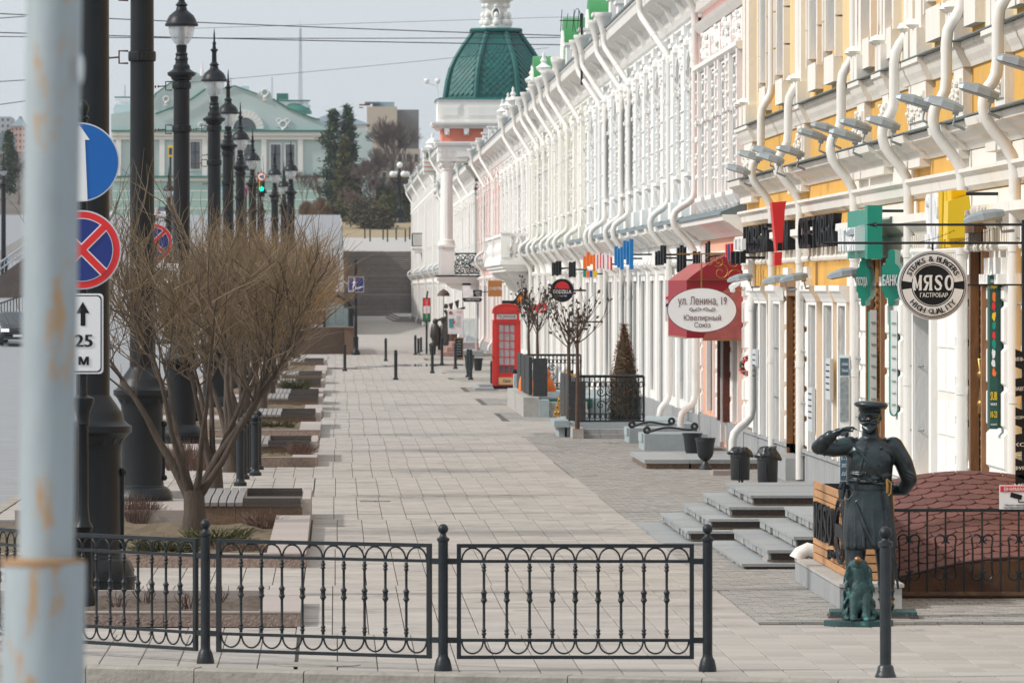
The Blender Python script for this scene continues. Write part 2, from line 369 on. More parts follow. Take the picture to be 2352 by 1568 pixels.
# planting beds beside the walk (x0,x1,y0,y1) -- slabs leave these free
BEDS = [(-3.9,-0.305,57.4,61.6), (-4.2,-0.31,69.6,81.4), (-4.2,-0.3,81.4,96), (-4.2,-0.3,109,113), (-4.2,-0.3,112,130)]
def in_bed(x, y): return any(a-.05 < x < b+.02 and c < y < d for a, b, c, d in BEDS)
PW, PL = 0.314, 0.55
slabs = []
ncol0 = -14
rows = range(int(48/PL), int(318/PL))
for r in rows:
    y0 = r*PL; sh = R.Random if False else ((r//17)*37 % 11 - 5)*0.006
    for c in range(ncol0, 26):
        x0 = -0.32 + c*PW + sh; x1 = x0+PW
        xm = (x0+x1)/2; ym = y0+PL/2
        if xm < -4.4 or xm > 7.9: continue
        if y0 > 132 and xm < -0.32: continue
        if c < 0 and x1 > -0.32: x1 = -0.32
        if xm > 3.75 and 58 < ym < 132: continue
        if ym >= 132 and xm > 7.25: continue
        if ym >= 132 and xm > 3.9 and (ym % 21) < 9.5: continue
        if in_bed(xm, ym): continue
        yy0, yy1 = y0, y0; k0, k1 = kerb_y(x0)+.165, kerb_y(x1)+.165
        yy0, yy1 = max(y0, k0), max(y0, k1)
        if y0+PL < max(k0, k1)+.03: continue
        slabs.append((x0+.0035, x1-.0035, yy0+.003, yy1+.003, y0+PL-.003))
def seen(s):
    y = s[4]; vx = VX+s[0]*FV/y
    return 140 < vx < 2360
slabs.sort(key=lambda s: (s[4], s[0]))
near = [s for s in slabs if seen(s)][:300]; ns = set(near)
def slab_into(mb, x0, x1, ya, yb, y1, z, ox=0, oy=0):
    t = 0.004
    mb.add([(x0,ya,-.03),(x1,yb,-.03),(x1,y1,-.03),(x0,y1,-.03),(x0,ya,z-t),(x1,yb,z-t),(x1,y1,z-t),(x0,y1,z-t),(x0+t,ya+t,z),(x1-t,yb+t,z),(x1-t,y1-t,z),(x0+t,y1-t,z)],
           [(8,9,10,11),(0,1,5,4),(1,2,6,5),(2,3,7,6),(3,0,4,7),(4,5,9,8),(5,6,10,9),(6,7,11,10),(7,4,8,11)])
full = None
for s in near:
    trimmed = abs(s[2]-s[3]) > 1e-4 or abs(s[4]-s[2]-(PL-.006)) > 1e-3 or abs(s[1]-s[0]-(PW-.007)) > 1e-3
    z = R.uniform(-.002, .002)
    if trimmed or full is None:
        mb = MB(); x0, y0 = s[0], s[2]
        slab_into(mb, 0, s[1]-s[0], 0, s[3]-s[2], s[4]-s[2], 0)
        o = obj('paving_slab', mb, slab_light, pavement, local=True, fix=False); o.location = (s[0], s[2], z)
        if not trimmed: full = o
    else:
        o = full.copy(); COL.objects.link(o); o.location = (s[0], s[2], z)
mb = MB()
for s in slabs:
    if s in ns: continue
    slab_into(mb, *s, R.uniform(-.0025, .0025))
o = obj('paving_slab', mb, slab_light, pavement, fix=False); o['kind'] = 'stuff'
# small grey pavers along the facades
mb = MB()
def pavers(x0, x1, y0, y1, a, b):
    ny = int((y1-y0)/a); nx = int((x1-x0)/b)
    for j in range(ny):
        o = (j % 2)*b*0.5
        for i in range(-1, nx+1):
            xa = x0+i*b+o+.003; xb = xa+b-.006; ya = y0+j*a+.003; yb = ya+a-.006; xa = max(xa, x0); xb = min(xb, x1)
            if xb-xa < .02: continue
            z = R.uniform(-.003, .003); t = .003
            mb.add([(xa,ya,-.02),(xb,ya,-.02),(xb,yb,-.02),(xa,yb,-.02),(xa+t,ya+t,z),(xb-t,ya+t,z),(xb-t,yb-t,z),(xa+t,yb-t,z)],
                   [(4,5,6,7),(0,1,5,4),(1,2,6,5),(2,3,7,6),(3,0,4,7)])
pavers(3.76, 7.3, 58.3, 132, 0.2, 0.2)
for k in range(6, 16):
    y0 = 21*k
    pavers(3.93, 7.25, max(y0, 132), y0+9.4, 0.25, 0.4) if y0 > 125 else None
o = obj('small_paver', mb, paver_grey, pavement, fix=False); o['kind'] = 'stuff'
# white painted / wet marks and manholes in the walk
mb = MB(); c = at(727, 1521, 50.95)
mb.lathe([(0.34,0.0),(0.345,0.006),(0.30,0.008)], (c.x, 51.6, -0.001), 40)
tag(obj('manhole_cover', mb, mat('manhole_iron', (0.36,0.33,0.28), 0.8, 0, 0.15, 12, 0.3, 60), smooth=30), 'round manhole cover under the second railing panel beside the kerb', 'manhole')
mb = MB(); q = gp(862, 1151); mb.cbox((q.x, q.y, 0.004), (0.42, 0.25, 0.012)); mb.cbox((q.x, q.y, 0.006), (0.02, 0.25, 0.014))
tag(obj('drain_grate', mb, mat('grate_iron', (0.22,0.20,0.17), 0.7, 0, 0.2, 10)), 'small rectangular metal access cover in the middle of the walk', 'grate')
puddle = mat('puddle_water', (0.10,0.10,0.105), 0.04, 0, 0.1, 1, spec=0.8)
for k, (x, y, a, b) in enumerate([(800,846,1.0,1.8),(860,842,.9,1.0),(1000,838,1.6,3.0),(945,840,1.2,1.5)]):
    q = gp(x, y); mb = MB(); P = []
    for i in range(14):
        t = 2*PI*i/14; w = R.uniform(.7, 1.15); P.append((q.x+a*w*math.cos(t), q.y+b*w*math.sin(t)))
    mb.prof_z(P, 0.0, 0.0045+k*.0012); o = struct('puddle', mb, puddle, pavement)
# ---------------------------------------------------------------- far staircase and the hill behind it
SY, SZ, NS = 738.0, 7.3, 31
sx0, sx1 = 0.98, 8.7
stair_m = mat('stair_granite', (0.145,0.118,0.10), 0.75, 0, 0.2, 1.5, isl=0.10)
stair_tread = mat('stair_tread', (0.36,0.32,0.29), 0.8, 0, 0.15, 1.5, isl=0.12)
st = thing('staircase', 'long flight of dark granite steps climbing the hill at the end of the street', 'staircase', (4.8, SY, 0))
rh = SZ/NS
for i in range(NS):
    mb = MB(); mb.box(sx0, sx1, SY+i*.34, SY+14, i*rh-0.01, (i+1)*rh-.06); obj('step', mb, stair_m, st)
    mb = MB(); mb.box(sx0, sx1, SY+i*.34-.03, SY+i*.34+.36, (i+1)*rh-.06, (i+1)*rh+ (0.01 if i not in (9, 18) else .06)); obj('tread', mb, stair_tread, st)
for x in (sx0-.35, sx1+.02):
    mb = MB(); mb.prof_x([(SY-1,-.1),(SY-1,.9),(SY+11,SZ+.6),(SY+14,SZ+.6),(SY+14,-.1)], x, x+.33); obj('cheek_wall', mb, granite_brown, st)
for x in (sx0-.15, sx0-.75, sx1+.2):
    mb = MB(); mb.tube([(x,SY-1.2,.0),(x,SY-1.2,1.9),(x,SY+10.6,SZ+2.1),(x,SY+14,SZ+2.1)], .09, 6)
    for k in range(6):
        y = SY-1.2+k*2.4; z = k*2.4*SZ/10.6; mb.tube([(x,y,z),(x,y,z+1.9)], .06, 5)
    obj('handrail', mb, steel, st)
plaza_m = mat('plaza_paving', (0.42,0.395,0.37), 0.85, 0, 0.07, 0.8)
grass_m = mat('spring_grass', (0.27,0.20,0.11), 0.95, 0, 0.25, 0.5, col2=(0.33,0.26,0.15))
def hill(x, y):                                 # height of the hill behind the staircase
    z = SZ + (y-SY-11)*0.047
    return min(z, 12.3) if y < 860 else 12.3
mb = MB()
for a, b in ((749,765),(765,790)): mb.quad((-4.55,a,hill(0,a)), (30,a,hill(0,a)), (30,b,hill(0,b)), (-4.55,b,hill(0,b)))
struct('plaza', mb, plaza_m, fix=False)
mb = MB()
for a, b in ((790,812),(812,835),(835,860),(860,1100),(1100,2400)):
    mb.quad((-600,a,hill(0,a)+.02), (500,a,hill(0,a)+.02), (500,b,hill(0,b)+.02), (-600,b,hill(0,b)+.02))
mb.quad((-600,900,12.2),(-70,900,12.2),(-70,500,-.2),(-600,500,-.2)); mb.quad((-600,500,-.2),(-70,500,-.2),(-70,-40,-.2),(-600,-40,-.2))
mb.quad((16,48,-.16),(400,48,-.16),(400,800,-.16),(16,800,-.16))
struct('hill', mb, grass_m, fix=False)
# raised terrace between the climbing road and the lower walk
mb = MB(); wl = MB()
ys2 = [430, 480, 560, 640, 738, 749]
for a, b in zip(ys2, ys2[1:]):
    mb.quad((-4.55,a,ramp(a)+.1), (sx0-.4,a,ramp(a)+.1), (sx0-.4,b,ramp(b)+.1), (-4.55,b,ramp(b)+.1))
    wl.quad((sx0-.4,a,-.1), (sx0-.4,b,-.1), (sx0-.4,b,ramp(b)+.1), (sx0-.4,a,ramp(a)+.1))
wl.quad((-4.55,430,-.1), (sx0-.4,430,-.1), (sx0-.4,430,ramp(430)+.1), (-4.55,430,ramp(430)+.1))
struct('terrace', mb, asphalt, fix=False); struct('terrace_wall', wl, granite_brown, fix=False)
mb = MB(); mb.quad((-120,895,12.2),(-32,895,12.2),(-32,1240,29),(-120,1240,29)); struct('hillside', mb, mat('brown_hillside', (0.10,0.085,0.07), 0.95, 0, 0.35, .15), fix=False)
# ================================================================ FACADES
def wall_open(mb, X, Y0, Y1, Z0, Z1, ops, depth=0.28, back=None):
    # a facade facing the street (-X) with real openings and reveals; ops: (y0,y1,z0,z1)
    ys = sorted({Y0, Y1, *[o[0] for o in ops], *[o[1] for o in ops]}); zs = sorted({Z0, Z1, *[o[2] for o in ops], *[o[3] for o in ops]})
    ys = [y for y in ys if Y0 <= y <= Y1]; zs = [z for z in zs if Z0 <= z <= Z1]
    for ya, yb in zip(ys, ys[1:]):
        for za, zb in zip(zs, zs[1:]):
            ym, zm = (ya+yb)/2, (za+zb)/2
            if any(o[0] < ym < o[1] and o[2] < zm < o[3] for o in ops): continue
            mb.quad((X,ya,za), (X,ya,zb), (X,yb,zb), (X,yb,za))
    for y0, y1, z0, z1 in ops:
        x2 = X+depth
        mb.quad((X,y1,z0),(X,y1,z1),(x2,y1,z1),(x2,y1,z0)); mb.quad((X,y0,z0),(x2,y0,z0),(x2,y0,z1),(X,y0,z1))
        mb.quad((X,y0,z0),(X,y1,z0),(x2,y1,z0),(x2,y0,z0)); mb.quad((X,y0,z1),(x2,y0,z1),(x2,y1,z1),(X,y1,z1))
    D = back or 9.0
    mb.quad((X,Y0,Z0),(X,Y0,Z1),(X+D,Y0,Z1),(X+D,Y0,Z0)); mb.quad((X,Y1,Z0),(X+D,Y1,Z0),(X+D,Y1,Z1),(X,Y1,Z1))
    mb.quad((X,Y0,Z1),(X,Y1,Z1),(X+D,Y1,Z1),(X+D,Y0,Z1)); mb.quad((X+D,Y0,Z0),(X+D,Y0,Z1),(X+D,Y1,Z1),(X+D,Y1,Z0))
    return mb
WIN = {}
def window(parent, y0, y1, z0, z1, X=XF, depth=0.28, fm=None, kind='plain'):
    # frame in the opening with a pane behind it; alike windows share their meshes
    fm = fm or sign_white
    w, h = round(y1-y0, 2), round(z1-z0, 2); key = (w, h, kind, fm.name, depth)
    loc = Vector((X+depth-.07, y0, z0)) - OFF[parent]
    if key in WIN:
        return dup(WIN[key], parent, loc)
    mb = MB(); t = .07
    mb.box(0,.07,0,w,0,t); mb.box(0,.07,0,w,h-t,h); mb.box(0,.07,0,t,t,h-t); mb.box(0,.07,w-t,w,t,h-t)
    if h > 1.6: mb.box(0.005,.065,t,w-t,h*.68,h*.68+.06)
    if w > 1.0: mb.box(0.01,.06,w/2-.03,w/2+.03,t,h*.68)
    f = obj('window', mb, fm, parent, local=True); f.location = loc
    mb = MB(); mb.box(.03,.045,t-.01,w-t+.01,t-.01,h-t+.01)
    obj('pane', mb, glass_dark, f, local=True)
    WIN[key] = f
    return f
def cornice(mb, X, y0, y1, zb, prof):           # prof: list of (outward, height) running upward from the wall
    mb.prof_y([(X+.03, zb)] + [(X-o, zb+h) for o, h in prof] + [(X+.03, zb+prof[-1][1])], y0, y1)
def ret_cornice(mb, X, y0, y1, zb, prof, out):   # same with a break forward (over a pilaster)
    mb.prof_y([(X+.02, zb-.002)] + [(X-o-out, zb+h) for o, h in prof] + [(X+.02, zb+prof[-1][1]+.002)], y0, y1)
BELT = [(.03,0),(.06,.04),(.08,.09),(.16,.12),(.19,.17),(.26,.20),(.28,.28),(.26,.30)]
BELT2 = [(.03,0),(.05,.05),(.09,.12),(.12,.2),(.15,.22),(.15,.28)]
EAVE = [(.06,0),(.10,.12),(.14,.16),(.18,.30),(.34,.38),(.46,.44),(.58,.50),(.62,.66),(.66,.70),(.66,.76)]
def downpipe(parent, path, r=.062, m=None, funnel=None):
    mb = MB(); P = []
    pts = [Vector(p) for p in path]
    for i, p in enumerate(pts):                 # soften the bends
        if 0 < i < len(pts)-1:
            a, b = pts[i-1], pts[i+1]; d1 = min(.16, (a-p).length*.4); d2 = min(.16, (b-p).length*.4)
            q1, q2 = p+(a-p).normalized()*d1, p+(b-p).normalized()*d2
            P += [q1, (q1+q2+p*2)/4, q2]
        else: P.append(p)
    mb.tube(P, r, 12)
    for a, b in zip(pts, pts[1:]):              # sockets every 1.6 m
        L = (b-a).length
        for k in range(int(L/1.6)):
            c = a+(b-a)*((k+.6)*1.6/L); d = (b-a).normalized()
            if (k+.6)*1.6 < L-.1: mb.tube([c-d*.05, c+d*.05], r*1.13, 12)
    if funnel:
        c = pts[0]; mb.lathe([(r*1.05,0),(r*1.6,.16),(r*2.9,.42),(r*3.1,.44),(r*3.1,.52),(r*2.6,.52)], (c.x, c.y, c.z-.02), 12)
    o = obj('downpipe', mb, m or pipe_white, parent, smooth=40)
    return o
def quoins(bag, X, y0, y1, z0, z1, out=.10, step=.46, gap=.05):
    z = z0; k = 0; mb = bag.p('pier')
    mb.box(X-.022, X+.02, y0+.04, y1-.04, z0, z1)
    while z < z1-.1:
        zt = min(z+step-gap, z1); e = .03; mb = bag.p('quoin')
        mb.prof_y([(X+.01,z),(X-out+e,z),(X-out,z+e),(X-out,zt-e),(X-out+e,zt),(X+.01,zt)], y0, y1)
        z += step; k += 1
def surround(mb, X, y0, y1, z0, z1, w=.16, out=.07, sill=True, hood=None):
    mb.box(X-out, X+.01, y0-w, y0, z0, z1+w); mb.box(X-out, X+.01, y1, y1+w, z0, z1+w); mb.box(X-out, X+.01, y0, y1, z1, z1+w)
    if sill: mb.prof_y([(X+.01,z0-.2),(X-.08,z0-.2),(X-.12,z0-.12),(X-.2,z0-.1),(X-.2,z0-.03),(X+.01,z0)], y0-w-.06, y1+w+.06)
    if hood == 'flat': mb.prof_y([(X+.01,z1+w),(X-.08,z1+w),(X-.11,z1+w+.08),(X-.2,z1+w+.16),(X-.22,z1+w+.22),(X+.01,z1+w+.26)], y0-w-.06, y1+w+.06)
def lumps(mb, X, y0, y1, z0, z1, n, r, out=.06, rr=None):
    rr = rr or R
    for i in range(n):
        q = rr.uniform(.6, 1.25)*r
        mb.ball((X-out*rr.uniform(.3,1), rr.uniform(y0, y1), z0+(z1-z0)*(i+rr.random())/n), q, 6, 4, (.8, 1.2, 1))
def building(label, cat, Y0, Y1, X=XF, name='terrace_house'):
    return thing(name, label, cat, (X, Y0, 0))
class Bag:                                       # trim of one material, each separate piece a part of its own
    def __init__(s, parent, m): s.parent, s.m, s.L = parent, m, []
    def p(s, name): b = MB(); s.L.append((name, b)); return b
    def done(s, smooth=None):
        for n_, b in s.L:
            if b.v: obj(n_, b, s.m, s.parent, smooth)
def vase(mb, x, y, z, s=1.0):
    mb.box(x-.24*s, x+.24*s, y-.3*s, y+.3*s, z, z+.5*s)
    mb.lathe([(.30*s,.5*s),(.30*s,.58*s),(.14*s,.62*s),(.10*s,.72*s),(.30*s,.86*s),(.36*s,1.0*s),(.2*s,1.1*s),(.1*s,1.2*s),(.16*s,1.3*s),(.05*s,1.5*s),(.08*s,1.58*s),(.01*s,1.7*s)], (x, y, z), 10)

# ---------------------------------------------------------------- yellow building (nearest, right)
yb = building('long yellow house with cream trim and grey stone plinth, nearest on the right', 'building', fy(1717), 0)
yb.location = (XF, 62, 0); OFF[yb] = Vector((XF, 62, 0))
YA, YB = 61.0, fy(1716)
vw = lambda a, b: (fy(b), fy(a))                # facade stretch between two columns of the photograph
def span(a, b, z0, z1): y0, y1 = vw(a, b); return (y0, y1, z0, z1)
gwin = [span(1746,1757,.5,2.72), span(1761.5,1776,.5,2.72), span(1792,1806,.5,2.72), span(1874,1891,.5,2.72), span(1910,1929,.5,2.72), span(1944,1960,.5,2.72), span(2115,2152,.62,3.1)]
doors = [span(1822,1853,.35,2.85), span(2007,2038,.5,3.35), span(2249,2273,.55,3.45)]
uw = []
y = YB-2.0
ucx = [(1760,1772),(1798,1812),(1874,1890),(1912,1932),(1992,2014),(2042,2066),(2150,2180),(2236,2262),(2340,2366)]
for a, b in ucx: uw.append(span(a, b, 6.45, 9.2))
mb = MB(); wall_open(mb, XF, YA, YB, .45, 10.5, gwin+doors+uw, .26); obj('wall', mb, yellow_wall, yb)
for o in gwin: window(yb, *o, depth=.26)
for o in uw: window(yb, *o, depth=.26)
# reveals are painted white
def reveal(parent, y0, y1, z0, z1, m, X=XF, d=.245):
    mb = MB(); t = .012
    mb.box(X-.075, X+d, y1-t, y1+.002-.004, z0, z1); mb.box(X-.07, X+d, y0+.002, y0+t, z0, z1); mb.box(X-.07, X+d, y0+t, y1-t, z1-t, z1-.002)
    return obj('reveal', mb, m, parent)
for o in gwin+uw: reveal(yb, *o, white_wall)
bag = Bag(yb, mat('plinth_grey', (0.34,0.345,0.345), 0.7, 0, 0.10, 2, 0.05, 60, spot=(0.25,0.255,0.26), spot_at=0.5, spot_scale=3, stretch=(1,3,.25)))   # plinth with coping, broken by the doors
edges = sorted(doors); a = YA
for d in edges+[(YB, YB)]:
    mb = bag.p('plinth'); mb.box(XF-.06, XF+.2, a, d[0], -.05, .44); mb.box(XF-.10, XF+.2, a, d[0]+.001, .44, .50); a = d[1]
bag.done()
bag = Bag(yb, white_wall)
for i, o in enumerate(gwin[:6]):
    y0, y1, z0, z1 = o; trim = bag.p('window_surround')
    surround(trim, XF, y0, y1, z0, z1-.001, .22, .12, False)
    cornice(trim, XF-.1, y0-.34, y1+.34, z1+.05, [(.03,0),(.05,.05),(.09,.12),(.13,.16),(.13,.24)])
surround(bag.p('window_surround'), XF, *gwin[6], .3, .10, True)
for a, b, z0 in ((1717,1736,.5),(1809,1821,.5),(1855,1865,.5),(1967,2004,.5),(2042,2078,.5),(2096,2108,.5),(2204,2212,.5),(2228,2247,.5),(2276,2318,.5),(2341,2360,.5)):
    y0, y1 = vw(a, b); quoins(bag, XF, y0, y1, z0+.02, 3.0, .055)
    trim = bag.p('capital'); trim.box(XF-.13, XF+.02, y0-.04, y1+.04, 3.0, 3.12); trim.box(XF-.08, XF+.02, y0+.02, y1-.02, 3.12, 3.3)
for k in range(5):                              # panelled wall between the plain window and the sandwich banners
    y0, y1 = vw(2158, 2200)
    for (p, q) in ((y0+.05, (y0+y1)/2-.04), ((y0+y1)/2+.04, y1-.05)): bag.p('wall_panel').box(XF-.03, XF+.01, p, q, .7+k*.52, .7+k*.52+(.4 if k % 2 else .48))
bag.done()
bag = Bag(yb, cream_wall); cornice(bag.p('shop_cornice'), XF, YA, YB+.02, 3.62, [(.05,0),(.08,.05),(.16,.12),(.22,.16),(.22,.26)])
cornice(bag.p('frieze_course'), XF, YA, YB+.02, 4.08, [(.03,0),(.10,.05),(.12,.16),(.18,.2),(.18,.24)])
mb = MB(); y = YA
while y < YB: mb.box(XF-.10, XF+.01, y, y+.11, 3.44, 3.62); mb.ball((XF-.08, y+.055, 3.42), .05, 6, 4); y += .26
obj('tooth_moulding', mb, cream_wall, yb)['kind'] = 'stuff'
mb = bag.p('belt_cornice'); cornice(mb, XF, YA, YB+.06, 4.55, BELT)
for a, b in ((1717,1745),(1828,1862),(1975,2000),(2000,2056),(2095,2140),(2200,2232),(2290,2330)):
    y0, y1 = vw(a, b); ret_cornice(mb, XF, y0, y1, 4.55, BELT, .08); mb.box(XF-.14, XF+.02, y0+.1, y1-.1, 4.46, 4.56)
mb = bag.p('sill_cornice'); cornice(mb, XF, YA, YB+.06, 5.5, BELT2)
for a, b in ((1717,1745),(1838,1868),(1984,2010),(2040,2062),(2096,2150),(2205,2236),(2300,2332)):
    y0, y1 = vw(a, b); ret_cornice(mb, XF, y0, y1, 5.5, BELT2, .08)
bag.done()
bag = Bag(yb, slate_metal); bag.p('flashing').prof_y([(XF-.37,4.853),(XF-.37,4.868),(XF,4.95),(XF,4.853)], YA, YB+.08); bag.p('flashing').prof_y([(XF-.24,5.785),(XF-.24,5.80),(XF,5.85),(XF,5.785)], YA, YB+.08); bag.done()
bag = Bag(yb, cream_wall)                       # pedestals and relief panels between the two belts, pilasters above
for a, b in ((1722,1740),(1845,1862),(1985,2002),(2044,2058),(2105,2145),(2210,2232),(2306,2330)):
    y0, y1 = vw(a, b); mb = bag.p('pedestal'); mb.box(XF-.10, XF+.02, y0, y1, 4.9, 5.5); mb.box(XF-.13, XF+.02, y0+.12, y1-.12, 5.02, 5.38); lumps(mb, XF-.13, y0+.16, y1-.16, 5.05, 5.36, 26, .035, .03)
    for q in (0, 1):
        mb = bag.p('pilaster'); ya = y0+(y1-y0)*(.08+q*.5); yb_ = ya+(y1-y0)*.34
        mb.box(XF-.14, XF+.02, ya, yb_, 5.8, 10.4); mb.box(XF-.20, XF+.02, ya-.05, yb_+.05, 5.8, 6.15); mb.lathe([(.1,0),(.16,.05),(.12,.12)], (XF-.14,(ya+yb_)/2, 6.15), 8)
for o in uw:
    mb = bag.p('window_surround'); surround(mb, XF, *o, .2, .10, False); y0, y1 = o[0], o[1]
    for z in (6.3, 6.9, 7.5, 8.1, 8.7): mb.box(XF-.11, XF+.01, y0-.36, y0-.198, z, z+.57); mb.box(XF-.13, XF+.01, y1+.198, y1+.36, z, z+.57)
    mb.box(XF-.12, XF+.01, y0-.1, y1+.1, 5.95, 6.35)
bag.done()
bag = Bag(yb, pale_yellow)
for a, b in zip([1717,1812,1932,2066,2180,2262], [1756,1870,1990,2148,2232,2338]):
    y0, y1 = vw(a, b); bag.p('pale_panel').box(XF-.006, XF+.01, y0, y1, 5.85, 10.4)
bag.done()
for o in doors:                                 # carved double doors
    y0, y1, z0, z1 = o; mb = MB(); x = XF+.10; ym = (y0+y1)/2
    mb.box(x, x+.06, y0, y1, z0, z1)
    for a, b in ((y0, ym-.03), (ym+.03, y1)):
        mb.box(x-.05, x, a+.06, a+.18, z0, z1); mb.box(x-.05, x, b-.18, b-.06, z0, z1)
        for zz in (z0+.15, z0+.95, z0+1.9): mb.box(x-.035, x, a+.24, b-.24, zz, zz+.62)
        for k in range(22): mb.ball((x-.06, a+.12, z0+.3+k*.105), .045, 6, 4); mb.ball((x-.06, b-.12, z0+.3+k*.105), .045, 6, 4)
    d = obj('door', mb, door_wood, yb)
    mb = MB(); mb.box(XF-.10, XF+.02, y0-.16, y0, z0, z1+.14); mb.box(XF-.10, XF+.02, y1, y1+.16, z0, z1+.14); mb.box(XF-.10, XF+.02, y0, y1, z1, z1+.14); mb.box(XF-.2, XF+.02, y0-.25, y1+.25, z1+.14, z1+.24); obj('frame', mb, door_wood, d)
    mb = MB(); z = z0+1.0; mb.tube([(x-.05,ym-.08,z+.6),(x-.16,ym-.08,z+.62),(x-.13,ym-.08,z+.35),(x-.16,ym-.08,z+.02),(x-.05,ym-.08,z)], .025, 8); mb.ball((x-.14,ym-.08,z+.45), .05); mb.ball((x-.14,ym-.08,z+.12), .05); obj('handle', mb, brass, d, smooth=60)
    mb = MB(); mb.box(XF-.35, XF+.1, y0-.3, y1+.3, 0, z0); obj('doorstep', mb, granite_grey, yb)
def ypipe(x1, x2, x3, zb, top=7.9, sx=None):
    # upper run at column x1, between the belts at x2, below at x3 (columns of the photograph)
    Y = fy(x3, XF-.13); X3 = XF-.13
    a = XF-.28; b = XF-.52
    path = [(XF-.13,Y,10.4),(XF-.13,Y,6.15),(XF-.31,Y,5.93),(XF-.31,Y,5.2),(XF-.46,Y,5.02),(XF-.46,Y,4.75),(X3,Y,4.36),(X3,Y,zb)]
    downpipe(yb, path, .066)
for x3, zb in ((1773,.1),(1837,.02),(1962,.85),(2087,.3),(2210,.5),(2331,.1)): ypipe(0, 0, x3, zb)
Y = fy(1962, XF-.13); downpipe(yb, [(XF-.13,Y,.87),(XF-.13,Y,.75),(XF-.3,Y+.1,.62)], .066)
bag = Bag(yb, grey_metal)
for zz in (.4,1.2,2.0,2.8,3.5):
    for x3 in (1773, 1837, 1962, 2087, 2331): Y = fy(x3, XF-.13); bag.p('pipe_bracket').tube([(XF-.13,Y,zz),(XF+.02,Y-.4,zz)], .012, 4)
bag.done()
mb = MB(); mb.prof_y([(XF-.6,10.5),(XF+9,10.5),(XF+4,13)], YA, YB); obj('roof', mb, slate_metal, yb)
mb = MB(); cornice(mb, XF, YA, YB, 9.75, EAVE); obj('eave_cornice', mb, cream_wall, yb)

bag = Bag(yb, cream_wall)
for a, b, z0, z1 in ((1967,2006,.5,3.44),(2039,2113,.5,3.44),(2154,2248,.5,3.44),(2274,2360,.5,3.44),(1967,2108,3.9,4.06),(2203,2360,3.9,4.06),(1967,2100,4.33,4.54),(2203,2360,4.33,4.54)):
    y0, y1 = vw(a, b); bag.p('cream_panel').box(XF-.018, XF+.01, y0, y1, z0, z1)
bag.done()
# ---------------------------------------------------------------- pink shop house beside it
Y0, Y1 = YB+.05, fy(1611)
pk = building('narrow pink house with four tall windows between the yellow house and the pale blue house', 'building', Y0, Y1)
n = 4; pit = (Y1-Y0-1.0)/n
puw = [(Y0+.7+i*pit+.1, Y0+.7+i*pit+1.9, 4.75, 7.15) for i in range(n)]
pgw = [(Y0+1.6, Y0+2.9, .55, 3.3), (Y0+5.2, Y0+6.6, .1, 3.2), (Y0+9.2, Y0+11.2, .6, 3.3)]
mb = MB(); wall_open(mb, XF, Y0, Y1, 3.95, 9.3, puw, .3); obj('wall', mb, pink_wall, pk)
mb = MB(); wall_open(mb, XF, Y0, Y1, 0, 3.95, pgw, .3); obj('shop_wall', mb, orange_pink, pk)
for o in puw+[pgw[0], pgw[2]]: window(pk, *o, depth=.3)
mb = MB(); o = pgw[1]; mb.box(XF+.15, XF+.2, o[0], o[1], o[2], o[3]); dd = obj('door', mb, mat('door_brown', (0.07,0.03,0.022), 0.5, 0, 0.2), pk)
mb = MB(); mb.tube([(XF+.06,o[0]+.3,1.0),(XF+.06,o[0]+.3,2.2)], .02, 6); obj('handle', mb, brass, dd)
gm = mat('granite_maroon', (0.09,0.025,0.016), 0.3, 0, 0.4, 30, spot=(0.2,0.06,0.03), spot_at=0.6, spot_scale=25)
for a in (o[0]-.3, o[1]+.04): mb = MB(); mb.box(XF-.13, XF+.02, a, a+.26, .5, 3.3); obj('door_pilaster', mb, gm, pk)
bag = Bag(pk, white_wall)
for q in puw:
    mb = bag.p('window_surround'); surround(mb, XF, *q, .12, .10, False)
    for yy in (q[0]-.3, q[1]+.3):
        mb.box(XF-.16, XF+.01, yy-.16, yy+.16, 4.75, 7.3); lumps(mb, XF-.16, yy-.1, yy+.1, 5.0, 7.1, 14, .042, .035)
        mb.box(XF-.2, XF+.01, yy-.2, yy+.2, 6.2, 6.27)
    mb.prof_y([(XF+.01,4.5),(XF-.12,4.5),(XF-.22,4.66),(XF-.22,4.74),(XF+.01,4.74)], q[0]-.2, q[1]+.2)
    for dy in (.1, (q[1]-q[0])-.25): mb.prof_y([(XF+.01,4.0),(XF-.1,4.0),(XF-.2,4.5),(XF+.01,4.5)], q[0]+dy, q[0]+dy+.16)
    lumps(mb, XF-.05, q[0]+.2, q[1]-.2, 7.46, 7.94, 22, .07, .05)
    mb.box(XF-.05, XF+.01, q[0]-.2, q[1]+.2, 7.4, 8.0)
mb = bag.p('string_course'); cornice(mb, XF, Y0, Y1, 7.22, [(.14,0),(.2,.06),(.2,.14)]); mb = bag.p('frieze_course'); cornice(mb, XF, Y0, Y1, 8.02, [(.08,0),(.16,.1),(.2,.16)]); mb = bag.p('eave_cornice'); cornice(mb, XF, Y0, Y1, 8.62, EAVE); bag.done()
mb = MB(); y = Y0
while y < Y1-.1: mb.box(XF-.14, XF+.01, y, y+.1, 8.45, 8.62); y += .2
obj('dentil', mb, white_wall, pk)['kind'] = 'stuff'
bag = Bag(pk, white_wall); mb = bag.p('shop_cornice'); cornice(mb, XF, Y0, Y1, 3.92, [(.05,0),(.12,.08),(.2,.12),(.3,.2),(.42,.26),(.44,.36)]); cornice(bag.p('shop_cornice'), XF, Y0, Y1, 3.55, [(.05,0),(.12,.06),(.12,.12)])
for q in pgw: surround(bag.p('window_surround'), XF, *q, .14, .08, False)
for yy in (Y0+.1, Y0+3.6, Y0+8.2, Y1-.8): quoins(bag, XF, yy, yy+.6, .5, 3.5, .05)
bag.done()
